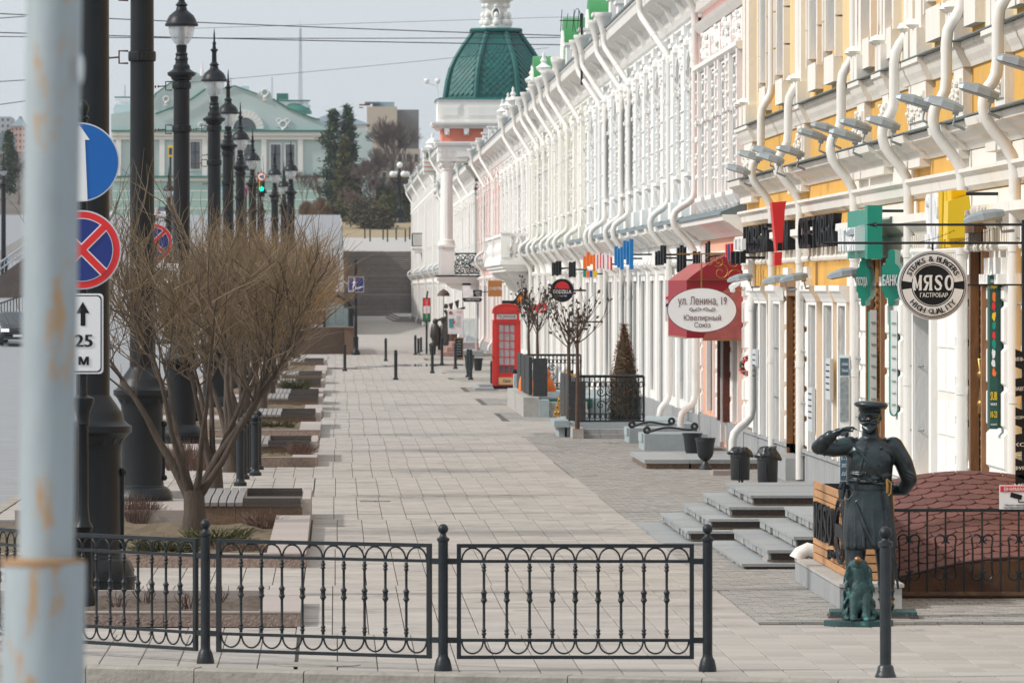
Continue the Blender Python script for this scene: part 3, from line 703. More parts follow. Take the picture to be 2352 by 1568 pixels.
mb = MB(); mb.prof_y([(XF-.48,4.28),(XF-.46,4.33),(XF,4.5),(XF,4.28)], Y0, Y1); obj('flashing', mb, slate_metal, pk)
for a, b in ((Y0, pgw[1][0]-.3), (pgw[1][1]+.3, Y1)): mb = MB(); mb.box(XF-.07, XF+.2, a, b, -.03, .5); obj('plinth', mb, MATS['plinth_grey'], pk)
Y = fy(1597, XF-.14); downpipe(pk, [(XF-.55,Y-.1,9.3),(XF-.5,Y-.1,9.1),(XF-.15,Y,8.5),(XF-.15,Y,4.75),(XF-.58,Y,4.5),(XF-.58,Y,4.2),(XF-.15,Y,3.75),(XF-.15,Y,.7),(XF-.45,Y-.3,.5),(XF-.45,Y-.3,.2)], .07, funnel=True)
Y = fy(1729, XF-.14); downpipe(pk, [(XF-.15,Y,3.6),(XF-.15,Y,.75),(XF-.5,Y-.2,.5),(XF-.5,Y-.2,.15)], .07)
mb = MB(); mb.prof_y([(XF-.6,9.4),(XF+9,9.4),(XF+4,11.5)], Y0, Y1); obj('roof', mb, slate_metal, pk)

# ---------------------------------------------------------------- generic white stucco houses down the street
def white_house(label, Y0, Y1, accent, bay=3.7, z_up=(5.35, 7.45), arch=True, eave=8.62, pipes=(), roof=slate_metal, orn=16, dorm=(), vases=(), stucco=None, belt=3.92, X=XF, seed=1, ground=None):
    rr = random.Random(seed); stucco = stucco or white_wall
    h = building(label, 'building', Y0, Y1, X)
    n = max(1, round((Y1-Y0)/bay)); p = (Y1-Y0)/n
    up = []; gr = []
    for i in range(n):
        c = Y0+(i+.5)*p
        up.append((round(c-.62,3), round(c+.62,3), z_up[0], z_up[1])); gr.append((round(c-.85,3), round(c+.85,3), .65 if i % 3 else .12, 3.15))
    mb = MB(); wall_open(mb, X, Y0, Y1, belt, eave+.7, up, .26); obj('wall', mb, accent, h)
    mb = MB(); wall_open(mb, X, Y0, Y1, 0, belt, gr, .26); obj('ground_wall', mb, ground or stucco, h)
    for o in up+gr: window(h, *o, X=X, depth=.26)
    bag = Bag(h, stucco)
    for o in up:
        y0, y1, z0, z1 = o; c = (y0+y1)/2; mb = bag.p('window_surround')
        surround(mb, X, y0, y1, z0, z1, .13, .08, True)
        for s in (-1, 1):                       # half columns with capitals and knobs of stucco
            yy = c+s*.92
            mb.box(X-.10, X+.01, yy-.15, yy+.15, z0, z1-.25); mb.box(X-.17, X+.01, yy-.2, yy+.2, z1-.45, z1-.36); mb.box(X-.14, X+.01, yy-.18, yy+.18, z1-.3, z1-.22)
            if orn: lumps(mb, X-.10, yy-.08, yy+.08, z0+.15, z1-.5, orn, .036, .018, rr)
            mb.prof_y([(X+.01,z0-.62),(X-.07,z0-.62),(X-.17,z0-.3),(X-.17,z0-.2),(X+.01,z0-.2)], yy-.13, yy+.13)
        if arch:
            for k in range(9):
                a = PI*k/8; mb.cbox((X-.06, c+.92*math.cos(a), z1-.2+.62*math.sin(a)), (.16, .34, .2), 0, (a-PI/2, 'X'))
            mb.ball((X-.1, c, z1+.5), .16, 8, 5); mb.box(X-.16, X+.01, c-.1, c+.1, z1+.3, z1+.72)
        else:
            mb.prof_y([(X+.01,z1+.2),(X-.1,z1+.2),(X-.2,z1+.32),(X-.24,z1+.4),(X+.01,z1+.44)], y0-.5, y1+.5)
            lumps(mb, X-.04, y0, y1, z1+.48, z1+.75, 12, .08, .06, rr)
        if orn: lumps(mb, X-.02, y0+.1, y1-.1, z1+.15, z1+.5, 5, .05, .03, rr)
        mb.box(X-.05, X+.01, y0-.1, y1+.1, 4.55, z0-.2)
    for i in range(n+1):                        # pilasters between the bays
        yy = Y0+i*p; a, b = max(Y0, yy-.55), min(Y1, yy+.55); mb = bag.p('pilaster')
        mb.box(X-.15, X+.02, a, b, 4.45, eave-.25); mb.box(X-.2, X+.02, a-.04 if a > Y0 else a, b+.04 if b < Y1 else b, eave-.55, eave-.45)
        if orn: lumps(mb, X-.15, a+.1, b-.1, eave-1.2, eave-.65, 5, .055, .03, rr)
        mb.box(X-.2, X+.02, a-.03 if a > Y0 else a+.01, b+.03 if b < Y1 else b-.01, 4.44, 4.8)
        for z in (5.4, 6.0, 6.6): mb.box(X-.175, X+.01, a+.012, b-.012, z, z+.03)
    mb = bag.p('eave_cornice'); cornice(mb, X, Y0, Y1, eave, EAVE)
    mb = bag.p('frieze_course'); cornice(mb, X, Y0, Y1, eave-.32, [(.05,0),(.1,.05),(.1,.1)])
    y = Y0+.1; mb = MB()
    while y < Y1-.2:
        mb.box(X-.13, X+.01, y, y+.09, eave-.16, eave); y += .22
    obj('dentil', mb, stucco, h)['kind'] = 'stuff'
    for i in range(n+1):                        # brackets under the eave
        yy = Y0+.2+i*(Y1-Y0-.4)/n; bag.p('bracket').prof_y([(X+.01,eave-.1),(X-.12,eave-.1),(X-.3,eave+.25),(X-.5,eave+.40),(X+.01,eave+.42)], yy-.1, yy+.1)
    mb = bag.p('belt_cornice'); cornice(mb, X, Y0, Y1, belt, [(.05,0),(.12,.08),(.2,.12),(.3,.2),(.42,.26),(.44,.36)]); cornice(bag.p('shop_cornice'), X, Y0, Y1, belt-.45, [(.05,0),(.1,.06),(.1,.12)])
    for i in range(n+1):
        yy = Y0+i*p; a, b = max(Y0, yy-.42), min(Y1, yy+.42)
        bag.p('pier').box(X-.06, X+.02, a, b, .45, belt-.45); ret_cornice(mb, X, a, b, belt, [(.05,0),(.12,.08),(.2,.12),(.3,.2),(.42,.26),(.44,.36)], .08)
    for o in gr: surround(bag.p('window_surround'), X, *o, .14, .05, False, 'flat')
    bag.done()
    mb = MB(); mb.prof_y([(X-.5,belt+.36),(X-.48,belt+.41),(X,belt+.56),(X,belt+.36)], Y0+.02, Y1-.02); obj('flashing', mb, roof, h)
    mb = MB(); mb.box(X-.07, X+.02, Y0, Y1, -.03, .45); obj('plinth', mb, MATS['plinth_grey'], h)
    for k, yy in enumerate(pipes):
        downpipe(h, [(X-.72,yy,eave+.62),(X-.70,yy,eave+.28),(X-.15,yy-1.6,eave-.7),(X-.15,yy-1.6,belt+.85),(X-.55,yy-1.6,belt+.6),(X-.55,yy-1.6,belt+.3),(X-.15,yy-1.6,belt-.2),(X-.15,yy-1.6,.6),(X-.36,yy-1.8,.4),(X-.36,yy-1.8,.1)], .07, funnel=True)
    mb = MB(); e = eave+.76; mb.add([(X-.66,Y0,e),(X-.66,Y1,e),(X+3,Y1,e+1.1),(X+3,Y0,e+1.1),(X+9,Y0,e),(X+9,Y1,e)], [(0,1,2,3),(3,2,5,4),(0,3,4),(1,5,2)]); obj('roof', mb, roof, h)
    mb = MB(); mb.prof_y([(X-.70,e-.012),(X-.70,e+.03),(X-.1,e+.16),(X-.1,e+.1)], Y0+.01, Y1-.01); obj('eave_flashing', mb, slate_metal, h)
    for i in range(n):
        yy = Y0+(i+.12)*p; bag2 = Bag(h, stucco); q = bag2.p('parapet_pier'); q.box(X-.52, X+.3, yy, yy+1.1, e+.02, e+.42+.3*(i % 2)); q.box(X-.58, X+.36, yy-.06, yy+1.16, e+.42+.3*(i % 2), e+.5+.3*(i % 2)); bag2.done()
    if vases:
        for yy in vases:
            mb = MB(); mb.box(X-.45, X+.1, yy-.45, yy+.45, eave+.7, eave+1.15); vase(mb, X-.2, yy, eave+1.15, .75)
            obj('parapet_vase', mb, stucco, h, smooth=50)
    for yy, w in dorm:                          # barrel topped dormers of green metal
        mb = MB(); P = [(yy+w/2*math.cos(PI*k/10), eave+1.3+w/2*.9*math.sin(PI*k/10)) for k in range(11)] + [(yy-w/2, eave+.7), (yy+w/2, eave+.7)]
        mb.prof_x(P, X-.25, X+2.2); d = obj('dormer', mb, green_bright, h, smooth=30)
        mb = MB(); mb.prof_x([(yy+w/2*.75*math.cos(PI*k/8), eave+1.3+w/2*.65*math.sin(PI*k/8)) for k in range(9)]+[(yy-w*.37, eave+.9),(yy+w*.37, eave+.9)], X-.3, X-.24); obj('louvre', mb, stucco, d)
    return h
ep = fy(1611); X2 = XF-.65
def pf(*xs): return [fy(x, XF-.72) for x in xs]
white_house('pale blue and white house with arched upper windows, left of the pink house', ep+.03, fy(1435), blue_wall, 4.6, pipes=[fy(1437+2, XF-.15), fy(1528, XF-.15)], seed=2, orn=14)
white_house('white house with pale blue panels behind the blue letter sign', fy(1435)+.03, fy(1362), blue_wall, 5.0, pipes=pf(1369), seed=3, dorm=[(fy(1352)-6, 2.6)], orn=12)
white_house('white house with thin lime panels above the round noodle bar sign', fy(1362)+.03, fy(1270), lime_wall, 5.4, arch=False, pipes=pf(1336, 1325, 1282), seed=4, dorm=[(fy(1312), 3.2)], orn=10)
white_house('white house with lime panels right of the balustrade balcony', fy(1270)+.03, 238.5, lime_wall, 6.0, arch=False, pipes=pf(1257, 1242), seed=5, dorm=[(fy(1240), 3.0)], vases=[fy(1262), fy(1235)], orn=8)
vh = white_house('white house with parapet vases carrying the stone balustrade balcony', 238.55, fy(1158), white_wall, 6.4, pipes=pf(1227, 1209, 1197, 1180), seed=6, vases=[fy(1190), fy(1178), fy(1165)], orn=8)
sal = white_house('salmon house with white trim just before the green domed tower', fy(1158)+.03, 329, salmon_wall, 5.6, pipes=pf(1155, 1102, 1083), seed=7, arch=False, orn=6, ground=pink_wall)
white_house('white house partly hidden behind the column of the domed tower', 336.1, 440, white_wall, 5.2, pipes=[352, 371, 395, 420], seed=8, orn=5)
white_house('tall white house at the far end of the terrace with iron balcony', 440.1, 618, white_wall, 6.2, z_up=(6.2, 9.6), eave=11.6, pipes=[455, 480, 520, 565, 610], seed=9, orn=4)
# ================================================================ DOMED TOWER, BALCONIES, ROOF DETAILS
tw = thing('domed_tower', 'white tower with salmon frieze, fluted column and green scaled dome', 'tower', (8.16, 332.9, 0))
b = Bag(tw, white_wall)
m = b.p('attic'); m.box(5.17, 11.15, 330, 335.9, 11.4, 12.44); m.box(5.12, 11.2, 329.95, 335.95, 12.44, 12.52)
for x0 in (5.3, 6.55): m = b.p('relief_panel'); x1 = x0+ (1.0 if x0 < 6 else 3.2); m.box(x0, x1, 329.94, 330.1, 11.6, 12.25); m.box(x0+.12, x1-.12, 329.915, 330.1, 11.7, 12.15)
m = b.p('cornice')
for k, (o, z0, z1) in enumerate([(.02,11.06,11.14),(.10,11.14,11.22),(.26,11.22,11.30),(.30,11.30,11.4)]): m.box(5.17-o, 11.15+o, 330-o, 335.9+o, z0, z1)
m = b.p('entablature')
for o, z0, z1 in [(0,9.42,9.9),(.03,9.9,10.2),(.12,10.2,10.3),(.16,10.3,10.4)]: m.box(5.2-o, 11.1+o, 330.05-o, 335.85+o, z0, z1)
for k in range(5): m.box(5.3+k*.13, 5.36+k*.13, 330.0, 330.1, 9.6, 10.15)
b.p('relief_panel').box(6.1, 8.2, 330.0, 330.1, 9.62, 10.08)
for k in range(5):
    m = b.p('bracket'); x = 5.62+k*.98; m.prof_x([(330.1,11.06),(329.78,11.06),(329.80,10.86),(329.95,10.72),(330.1,10.72)], x-.13, x+.13); m.ball((x, 329.86, 10.8), .08, 8, 5)
m = b.p('wall'); m.box(7.35, 11.05, 330.2, 335.8, 0, 9.42)
for (cx, cy) in ((5.65, 330.5), (5.65, 335.2)):
    c = b.p('column'); c.lathe([(.40,0),(.40,.1),(.36,.14),(.38,.22),(.30,.26)], (cx, cy, 5.2), 20); c.lathe([(.285,0),(.285,1.6),(.255,3.5)], (cx, cy, 5.46), 32, flute=.07); c.lathe([(.27,0),(.3,.05),(.26,.1),(.36,.32),(.42,.4),(.42,.48)], (cx, cy, 8.94), 16)
    for k in range(4): a = PI/4+k*PI/2; c.ball((cx+.36*math.cos(a), cy+.36*math.sin(a), 9.24), .12, 8, 5)
    p = b.p('pedestal'); p.box(cx-.36, cx+.36, cy-.36, cy+.36, 3.62, 5.08); p.box(cx-.42, cx+.42, cy-.42, cy+.42, 5.08, 5.2)
m = b.p('balcony_slab'); m.box(5.12, 7.5, 329.9, 335.8, 3.46, 3.6); m.box(5.2, 7.5, 330, 335.7, 3.28, 3.46)
for cy in (330.4, 333, 335.3): b.p('console').prof_y([(7.36,3.28),(5.6,3.28),(6.0,3.0),(6.7,2.85),(7.0,2.4),(7.36,2.2)], cy-.16, cy+.16)
b.done(40)
m = MB(); m.box(5.37, 10.95, 330.2, 335.7, 10.4, 11.06); obj('frieze', m, salmon_wall, tw)
m = MB(); m.box(5.08, 7.52, 329.86, 335.84, 3.6, 3.68); obj('balcony_edge', m, black_iron, tw)
def octa(r, z, c=(8.16, 332.9)): return [(c[0]+r*math.cos(PI/8+k*PI/4)/math.cos(PI/8)*1.0, c[1]+r*math.sin(PI/8+k*PI/4)/math.cos(PI/8), z) for k in range(8)]
dome_r = [(2.56,12.55),(2.50,13.0),(2.40,13.6),(2.26,14.15),(2.03,14.65),(1.72,15.15),(1.40,15.6),(1.15,15.97)]
m = MB()
for (ra, za), (rb, zb) in zip(dome_r, dome_r[1:]):
    A, B = octa(ra, za), octa(rb, zb)
    for k in range(8): m.quad(A[k], A[(k+1)%8], B[(k+1)%8], B[k])
A = octa(2.9, 12.45); B = octa(2.56, 12.56)
m.add([(5.05,329.9,12.52),(11.27,329.9,12.52),(11.27,336,12.52),(5.05,336,12.52),(5.3,330.1,12.62),(11.0,330.1,12.62),(11.0,335.8,12.62),(5.3,335.8,12.62)], [(4,5,6,7),(0,1,5,4),(1,2,6,5),(2,3,7,6),(3,0,4,7)])
dome = obj('dome', m, tower_green, tw)
for k in range(8):                              # rounded ribs on the corners
    m = MB(); m.tube([octa(r+.03, z)[k] for r, z in dome_r], .13, 6); obj('rib', m, tower_green, dome)
def dome_at(z):
    for (ra, za), (rb, zb) in zip(dome_r, dome_r[1:]):
        if za <= z <= zb: return ra+(rb-ra)*(z-za)/(zb-za)
    return dome_r[-1][0]
for k in range(8):                              # diamond scales, each a plate of its own on the faces one can see
    join = MB(); seenf = k in (4, 5, 6)
    nrow = 20
    for j in range(nrow):
        z = 12.72+j*.158; hgt = .17
        ra, rb, rm = dome_at(z), dome_at(min(z+2*hgt, 15.96)), dome_at(z+hgt)
        hw = rm*math.tan(PI/8)-.17; nn = 5; w = 2*hw/nn
        for i in range(nn + (j % 2) - 1 + 1 - (j % 2)*1):
            u = -hw+(i+.5)*w + (w/2 if j % 2 else 0)
            if u+w/2 > hw+.02: continue
            a = PI/8+k*PI/4+PI/8; n = Vector((math.cos(a), math.sin(a), 0)); t = Vector((-math.sin(a), math.cos(a), 0)); c = Vector((8.16, 332.9, 0))
            P = [c+n*(ra+.055)+t*u+Vector((0,0,z)), c+n*(rm+.035)+t*(u+w*.5)+Vector((0,0,z+hgt)), c+n*(rb+.004)+t*u+Vector((0,0,z+2*hgt)), c+n*(rm+.035)+t*(u-w*.5)+Vector((0,0,z+hgt))]
            mm = MB() if seenf else join
            mm.extr(P, -n*.03)
            if seenf: obj('shingle', mm, tower_green, dome)
    if not seenf: obj('shingle', join, tower_green, dome)['kind'] = 'stuff'
m = MB(); 
for r0, r1, z0, z1 in ((1.2,1.32,15.95,16.02),(1.32,1.34,16.02,16.12),(1.34,1.26,16.12,16.2)):
    A, B = octa(r0, z0), octa(r1, z1)
    for k in range(8): m.quad(A[k], A[(k+1)%8], B[(k+1)%8], B[k])
m.add(octa(1.26, 16.2), [tuple(range(8))]); obj('dome_cap', m, tower_green, tw)
m = MB(); m.lathe([(.78,0),(.78,.12),(.58,.2),(.56,1.05),(.66,1.2),(.74,1.36),(.9,1.42),(.9,1.5),(.5,1.6),(.45,2.4),(.1,3.4)], (8.16, 332.9, 16.2), 8)
for k in range(8):
    a = k*PI/4; x, y = 8.16+.66*math.cos(a), 332.9+.66*math.sin(a)
    m.ball((x, y, 16.5), .19, 8, 6, (1,1,1.3)); m.ball((x, y, 16.85), .13, 8, 6, (1,1,1.4)); m.ball((8.16+.6*math.cos(a), 332.9+.6*math.sin(a), 17.35), .14, 8, 6)
lan = obj('lantern', m, white_wall, tw, smooth=45)
m = MB(); m.tube([(8.16+.2*math.cos(2*PI*k/16), 332.27, 16.92+.3*math.sin(2*PI*k/16)) for k in range(16)], .05, 6, closed=True); obj('oval_frame', m, white_wall, lan, smooth=60)
m = MB(); m.extr([(8.16+.19*math.cos(2*PI*k/16), 332.26, 16.92+.29*math.sin(2*PI*k/16)) for k in range(16)], (0,.05,0)); obj('oval_window', m, glass_dark, lan)
def scroll(mb, c, r, ax, up, r0, turns=1.4, th=.02, a0=0, sgn=1, n=22):
    P = []
    for i in range(n+1):
        t = i/n; a = a0+sgn*turns*2*PI*t; q = r*(1-.85*t); P.append(Vector(c)+Vector(ax)*q*math.cos(a)+Vector(up)*q*math.sin(a))
    mb.tube(P, th, 4)
# scrolled iron front between the column pedestals
m = MB(); m.box(6.02, 7.3, 330.1, 330.16, 4.72, 4.8); m.box(6.02, 7.3, 330.1, 330.16, 3.72, 3.78); obj('railing', m, black_iron, tw)
for i in range(5):
    for j in range(4):
        m = MB(); scroll(m, (6.15+i*.25, 330.12, 3.9+j*.22), .15, (1,0,0), (0,0,1), .01, 1.3, .028, R.uniform(0, 6), R.choice((-1, 1)), 14); obj('scroll', m, black_iron, tw)
m = MB(); m.box(7.34, 7.56, 329.8, 329.9, 3.5, 4.9); obj('side_screen', m, black_iron, tw)
for (x, z, dx) in ((5.1, 13.35, -.35), (5.2, 13.35, .1)):
    pass
fl = thing('roof_floodlight', 'pair of white floodlights on a mast at the dome corner', 'floodlight', (5.15, 329.9, 12.6))
m = MB(); m.tube([(5.15,329.95,12.6),(5.12,329.95,13.3)], .035, 5); m.tube([(5.12,329.95,13.2),(4.6,329.95,13.35)], .025, 5); obj('mast', m, sign_white, fl)
for x in (4.6, 5.15): m = MB(); m.lathe([(.05,0),(.12,.08),(.14,.2),(.1,.26)], (x, 329.95, 13.3), 8); obj('lamp_head', m, sign_white, fl)

# stone balcony with balusters on the white house with vases
bal = vh; b = Bag(bal, white_wall)
m = b.p('balcony'); m.box(6.05, 7.3, 240, 266, 3.86, 4.02); m.box(6.14, 7.3, 240.1, 265.9, 3.74, 3.86); m.box(6.22, 7.3, 240.2, 265.8, 3.62, 3.74)
for a in ((6.08,7.25,240.02,240.3),(6.08,6.36,240.35,265.98)): b.p('balcony_rail').box(a[0], a[1], a[2], a[3], 4.9, 5.0); b.p('balcony_rail').box(a[0], a[1], a[2], a[3], 4.02, 4.12)
def baluster(mb, x, y, z): mb.lathe([(.11,0),(.11,.06),(.06,.1),(.12,.26),(.13,.36),(.06,.54),(.05,.62),(.09,.7),(.10,.78)], (x, y, z), 10)
first = None
for (x, y) in [(6.55,240.16),(6.88,240.16),(7.16,240.16)]+[(6.22,241.3+k*1.65) for k in range(15)]:
    m = MB(); baluster(m, 0, 0, 0)
    if first is None: first = obj('baluster', m, white_wall, bal, smooth=50, local=True); o = first
    else: o = first.copy(); COL.objects.link(o)
    o.location = Vector((x, y, 4.12)) - OFF[bal]
for y in (240.16, 253, 265.7): m = b.p('balcony_pier'); m.box(6.06, 6.40, y-.17, y+.17, 4.12, 4.9); m.box(6.02, 6.44, y-.2, y+.2, 5.0, 5.06)
for y in (241.5, 252, 264): b.p('console').prof_y([(7.3,3.62),(6.3,3.62),(6.4,3.45),(6.8,3.3),(7.0,2.95),(7.3,2.8)], y-.2, y+.2)
b.done()
# TV aerial on the roof ridge
q = at(1336, 145, 178); an = thing('tv_aerial', 'old television aerial on a mast beside the green dormers', 'aerial', q)
m = MB(); m.tube([q-Vector((0,0,.6)), q+Vector((0,0,1.35))], .035, 5); obj('mast', m, black_iron, an)
m = MB(); z = q.z+1.15; m.tube([(q.x,q.y,z),(q.x-.6,q.y,z)], .012, 4)
for k, h in ((0,.18),(.12,.3),(.25,.3),(.42,.2),(.58,.3)): m.tube([(q.x-k,q.y-.1,z-h),(q.x-k+.05,q.y+.1,z+h)], .01, 4)
m.tube([(q.x-.12+.09*math.cos(a),q.y,z+.33*math.sin(a)) for a in [2*PI*i/14 for i in range(14)]], .01, 4, closed=True); obj('antenna', m, black_iron, an)
# corner pavilion and iron balcony on the far house
pv = thing('roof_pavilion', 'white banded roof pavilion with round green letter and urn, far end of the terrace', 'pavilion', (7.2, 470, 12.0))
m = MB(); q0, q1 = at(973,400,470), at(1003,338,470); m.box(q0.x, q1.x+1, 470, 474, q0.z, q1.z); m.box(q0.x-.1, q1.x+1, 469.9, 474, q1.z-.25, q1.z); obj('wall', m, white_wall, pv)
for k in range(5): z = q0.z+.2+k*.32; m = MB(); m.box(q0.x-.01, q1.x, 469.97, 470.1, z, z+.05); obj('band', m, salmon_wall, pv)
m = MB(); m.lathe([(.6,0),(.4,.15),(.5,.3),(.3,.55),(.08,.7),(.12,.85),(.02,1.1)], (q0.x+.65, 471, q1.z), 10); obj('urn', m, white_wall, pv, smooth=50)
m = MB(); c = at(991,358,469.9); m.tube([(c.x+.32*math.cos(a), 469.9, c.z+.32*math.sin(a)) for a in [PI*.1+1.75*PI*i/16 for i in range(17)]], .07, 5); m.tube([(c.x+.3,469.9,c.z-.02),(c.x+.05,469.9,c.z-.02)], .06, 5); obj('letter', m, green_roof, pv)
m = MB(); m.box(q1.x-.15, q1.x+1.2, 468, 469.9, q0.z-1.2, q1.z-.1); obj('screen', m, green_roof, pv)
ib = thing('iron_balcony', 'small black iron balcony high on the farthest white house', 'balcony', (6.6, 560, 7.0))
z0, z1 = at(0,566,540).z, at(0,535,540).z
m = MB(); m.box(6.35, 7.25, 540, 548, z0-.18, z0); m.box(6.5,7.25,540.2,547.8,z0-.5,z0-.18); obj('slab', m, white_wall, ib)
m = MB(); m.box(6.38, 7.25, 540.05, 540.1, z1-.08, z1); m.box(6.38, 6.43, 540.1, 547.9, z1-.08, z1); m.box(6.38,7.25,540.05,540.1,z0,z0+.06)
for k in range(9): x = 6.4+k*.1; m.tube([(x,540.08,z0),(x,540.08,z1)], .022, 4)
for k in range(12): y = 540.3+k*.65; m.tube([(6.4,y,z0),(6.4,y,z1)], .022, 4)
obj('railing', m, black_iron, ib)
# ================================================================ RIGHT SIDE OF THE STREET: steps, planter, roof, signs
# ---- stone steps of the yellow house, rising to the right
sp = thing('entrance_steps', 'grey granite steps with dark red-brown risers below the two black bins', 'steps', (4.3, 75.6, 0))
def step_slab(par, x0, x1, y0, y1, z, rise, tiles=.9, side=True, front=True):
    # riser core, stone facing, tread slabs with a nosing
    mb = MB(); mb.box(x0+.05, x1, y0+.05, y1-.03, z-rise-.02, z-.032); obj('riser_core', mb, mat('old_mortar', (0.33,0.27,0.19), 0.95, 0, 0.3, 9, 0.8, 25), par)
    if front:
        L = x1-x0-.06; k = max(1, round(L/1.3))
        for i in range(k):
            mb = MB(); mb.box(x0+.045+i*L/k, x0+.045+(i+1)*L/k-.006, y0+.03, y0+.06, z-rise, z-.032); obj('riser', mb, granite_dark, par)
    if side:
        L = y1-y0-.1; k = max(2, round(L/.42))
        for i in range(k):
            if R.random() < .13: continue      # fallen facing stones
            d = R.uniform(-.008, .01); mb = MB(); mb.box(x0+.02+d, x0+.06, y0+.06+i*L/k, y0+.06+(i+1)*L/k-.008, z-rise, z-.034); obj('facing_stone', mb, granite_grey, par)
    kx = max(1, round((min(x1, x0+2.4)-x0)/1.2)); ky = max(1, round((y1-y0)/tiles))
    for j in range(ky):
        for i in range(kx):
            a, b_ = x0+i*(min(x1, x0+2.4)-x0)/kx, x0+(i+1)*(min(x1, x0+2.4)-x0)/kx
            mb = MB(); dz = R.uniform(-.002, .002); mb.box(a+.003, b_-.003, y0+j*(y1-y0)/ky+.003, y0+(j+1)*(y1-y0)/ky-.003, z-.032, z+dz); obj('tread', mb, granite_grey, par)
for x0, y0, z in ((3.78,75.6,.03),(4.08,76.0,.155),(4.35,76.4,.28),(4.61,76.8,.405),(4.89,77.2,.53)):
    step_slab(sp, x0, 7.2, y0, 82.3, z, .10 if z > .1 else .05, tiles=1.35)
s2 = thing('entrance_steps', 'lower stone steps with broken facing, between the wooden planter and dark steps', 'steps', (4.3, 69.2, 0))
for x0, y0, z in ((4.29,69.2,.06),(4.58,69.5,.19),(4.88,69.8,.32),(5.17,70.1,.45)):
    step_slab(s2, x0, 6.6, y0, 75.55, z, .105 if z > .1 else .06, tiles=1.4, front=True)
mb = MB(); q = gp(1810, 1300); mb.cbox((q.x, q.y, .05), (.5, .3, .1), .1); tag(obj('loose_stone', mb, granite_pink), 'rough stone slab lying at the foot of the lower steps', 'stone')
mb = MB(); q = gp(1668, 1079+18); mb.cbox((q.x, 104.2, .04), (.3, .3, .08), .1); tag(obj('loose_stone', mb, granite_pink), 'flat stone on the paving beside the left black bin', 'stone')
mb = MB(); P = [at(1875,1268,66.3), at(1855,1262,66.3), at(1840,1270,66.3), at(1834,1284,66.3)]; mb.tube(P, [.075,.075,.08,.10], 12)
tag(obj('pipe_outlet', mb, pipe_white, smooth=40), 'white curved drain outlet poking from behind the wooden planter', 'drainpipe')
# low step with a granite edge by the urn
lp = thing('stone_platform', 'low granite entrance slab behind the footed black urn', 'platform', (6, 108, 0))
for i in range(3):
    x0, x1 = 5.09+i*.74, 5.09+(i+1)*.74-.006
    mb = MB(); mb.box(x0, x1, 107.8, 113, .09, .155); obj('cap_slab', mb, granite_grey, lp); mb = MB(); mb.box(x0+.03, x1, 107.85, 112.9, 0, .09); obj('base_stone', mb, granite_brown, lp)
# other doorsteps along the facades
for k, (x, y, w, h, lab) in enumerate([(1113,897,.55,.08,'stone doorstep left of the red telephone box'),(1225,948,.6,.2,'grey step below the small blue block beside the pumpkin')]):
    q = gp(x, y); t = thing('doorstep', lab, 'step', q)
    for j in range(2): mb = MB(); mb.box(q.x-w/2+j*.15, q.x+w/2, q.y+j*1.5, q.y+4, j*h, (j+1)*h); obj('step_stone', mb, granite_grey, t)
sl = thing('pale_steps', 'pale stone steps at the foot of the far staircase', 'steps', gp(940, 730))
for j in range(3): mb = MB(); mb.box(7.0-j*-.3-1.6, 8.2, 600+j*6, 700, j*.14, (j+1)*.14); obj('step_stone', mb, far_slab, sl)
# ---- wooden slatted planter with cut-out letters
wp = thing('wooden_planter', 'larch slat planter box with black cut letters behind the bronze policeman', 'planter', (4.82, 61.2, .22))
mb = MB(); mb.box(4.70, 5.24, 60.6, 66.5, 0, .2); o = thing('concrete_kerb', 'grey concrete curb under the larch planter', 'kerb', (5, 60.6, 0)); OFF[o] = Vector((5,60.6,0)); obj('core', mb, concrete, o)
for k in range(9): mb = MB(); mb.box(4.665, 4.71, 60.6+k*.655, 60.6+(k+1)*.655-.01, 0, .19); obj('facing_stone', mb, granite_grey, o)
for k in range(6): mb = MB(); mb.box(4.66, 5.26, 60.58+k*.985, 60.58+(k+1)*.985-.008, .2, .232); obj('coping_stone', mb, concrete, o)
Z0, Z1 = .235, 1.03; ns_ = 10; hh = (Z1-Z0)/ns_
for k in range(ns_):
    za, zb = Z0+k*hh+.006, Z0+(k+1)*hh-.006
    mb = MB(); mb.box(4.82, 4.85, 61.25, 66.1, za, zb); obj('slat', mb, wood_warm, wp)
    mb = MB(); mb.box(4.81, 5.22, 61.2, 61.23, za, zb); obj('slat', mb, wood_warm, wp)
mb = MB(); mb.box(4.86, 4.9, 61.26, 66.05, Z0, Z1-.03); mb.box(5.16, 5.21, 61.26, 66.05, Z0, Z1-.03); mb.box(4.9,5.16,65.98,66.05,Z0,Z1-.03); obj('lining', mb, plastic_black, wp)
mb = MB(); mb.box(4.9, 5.16, 61.3, 65.98, Z0, Z1-.12); obj('soil', mb, soil, wp)
fl_ = (0,-1,0)
text('lettering', 'gastro', sign_black, (4.79, 63.0, .40), fl_, UZ, height=.11, width=.9, parent=wp, depth=.03, bold=.02)
for r in (.22, .30):
    mb = MB(); mb.tube([(4.79, 62.15+2.0*r*math.cos(2*PI*i/24), .66+r*math.sin(2*PI*i/24)) for i in range(24)], .02, 5, closed=True); obj('emblem_ring', mb, sign_black, wp)
mb = MB(); mb.box(4.77,4.80,61.7,62.6,.6,.72); obj('emblem_bar', mb, sign_black, wp)
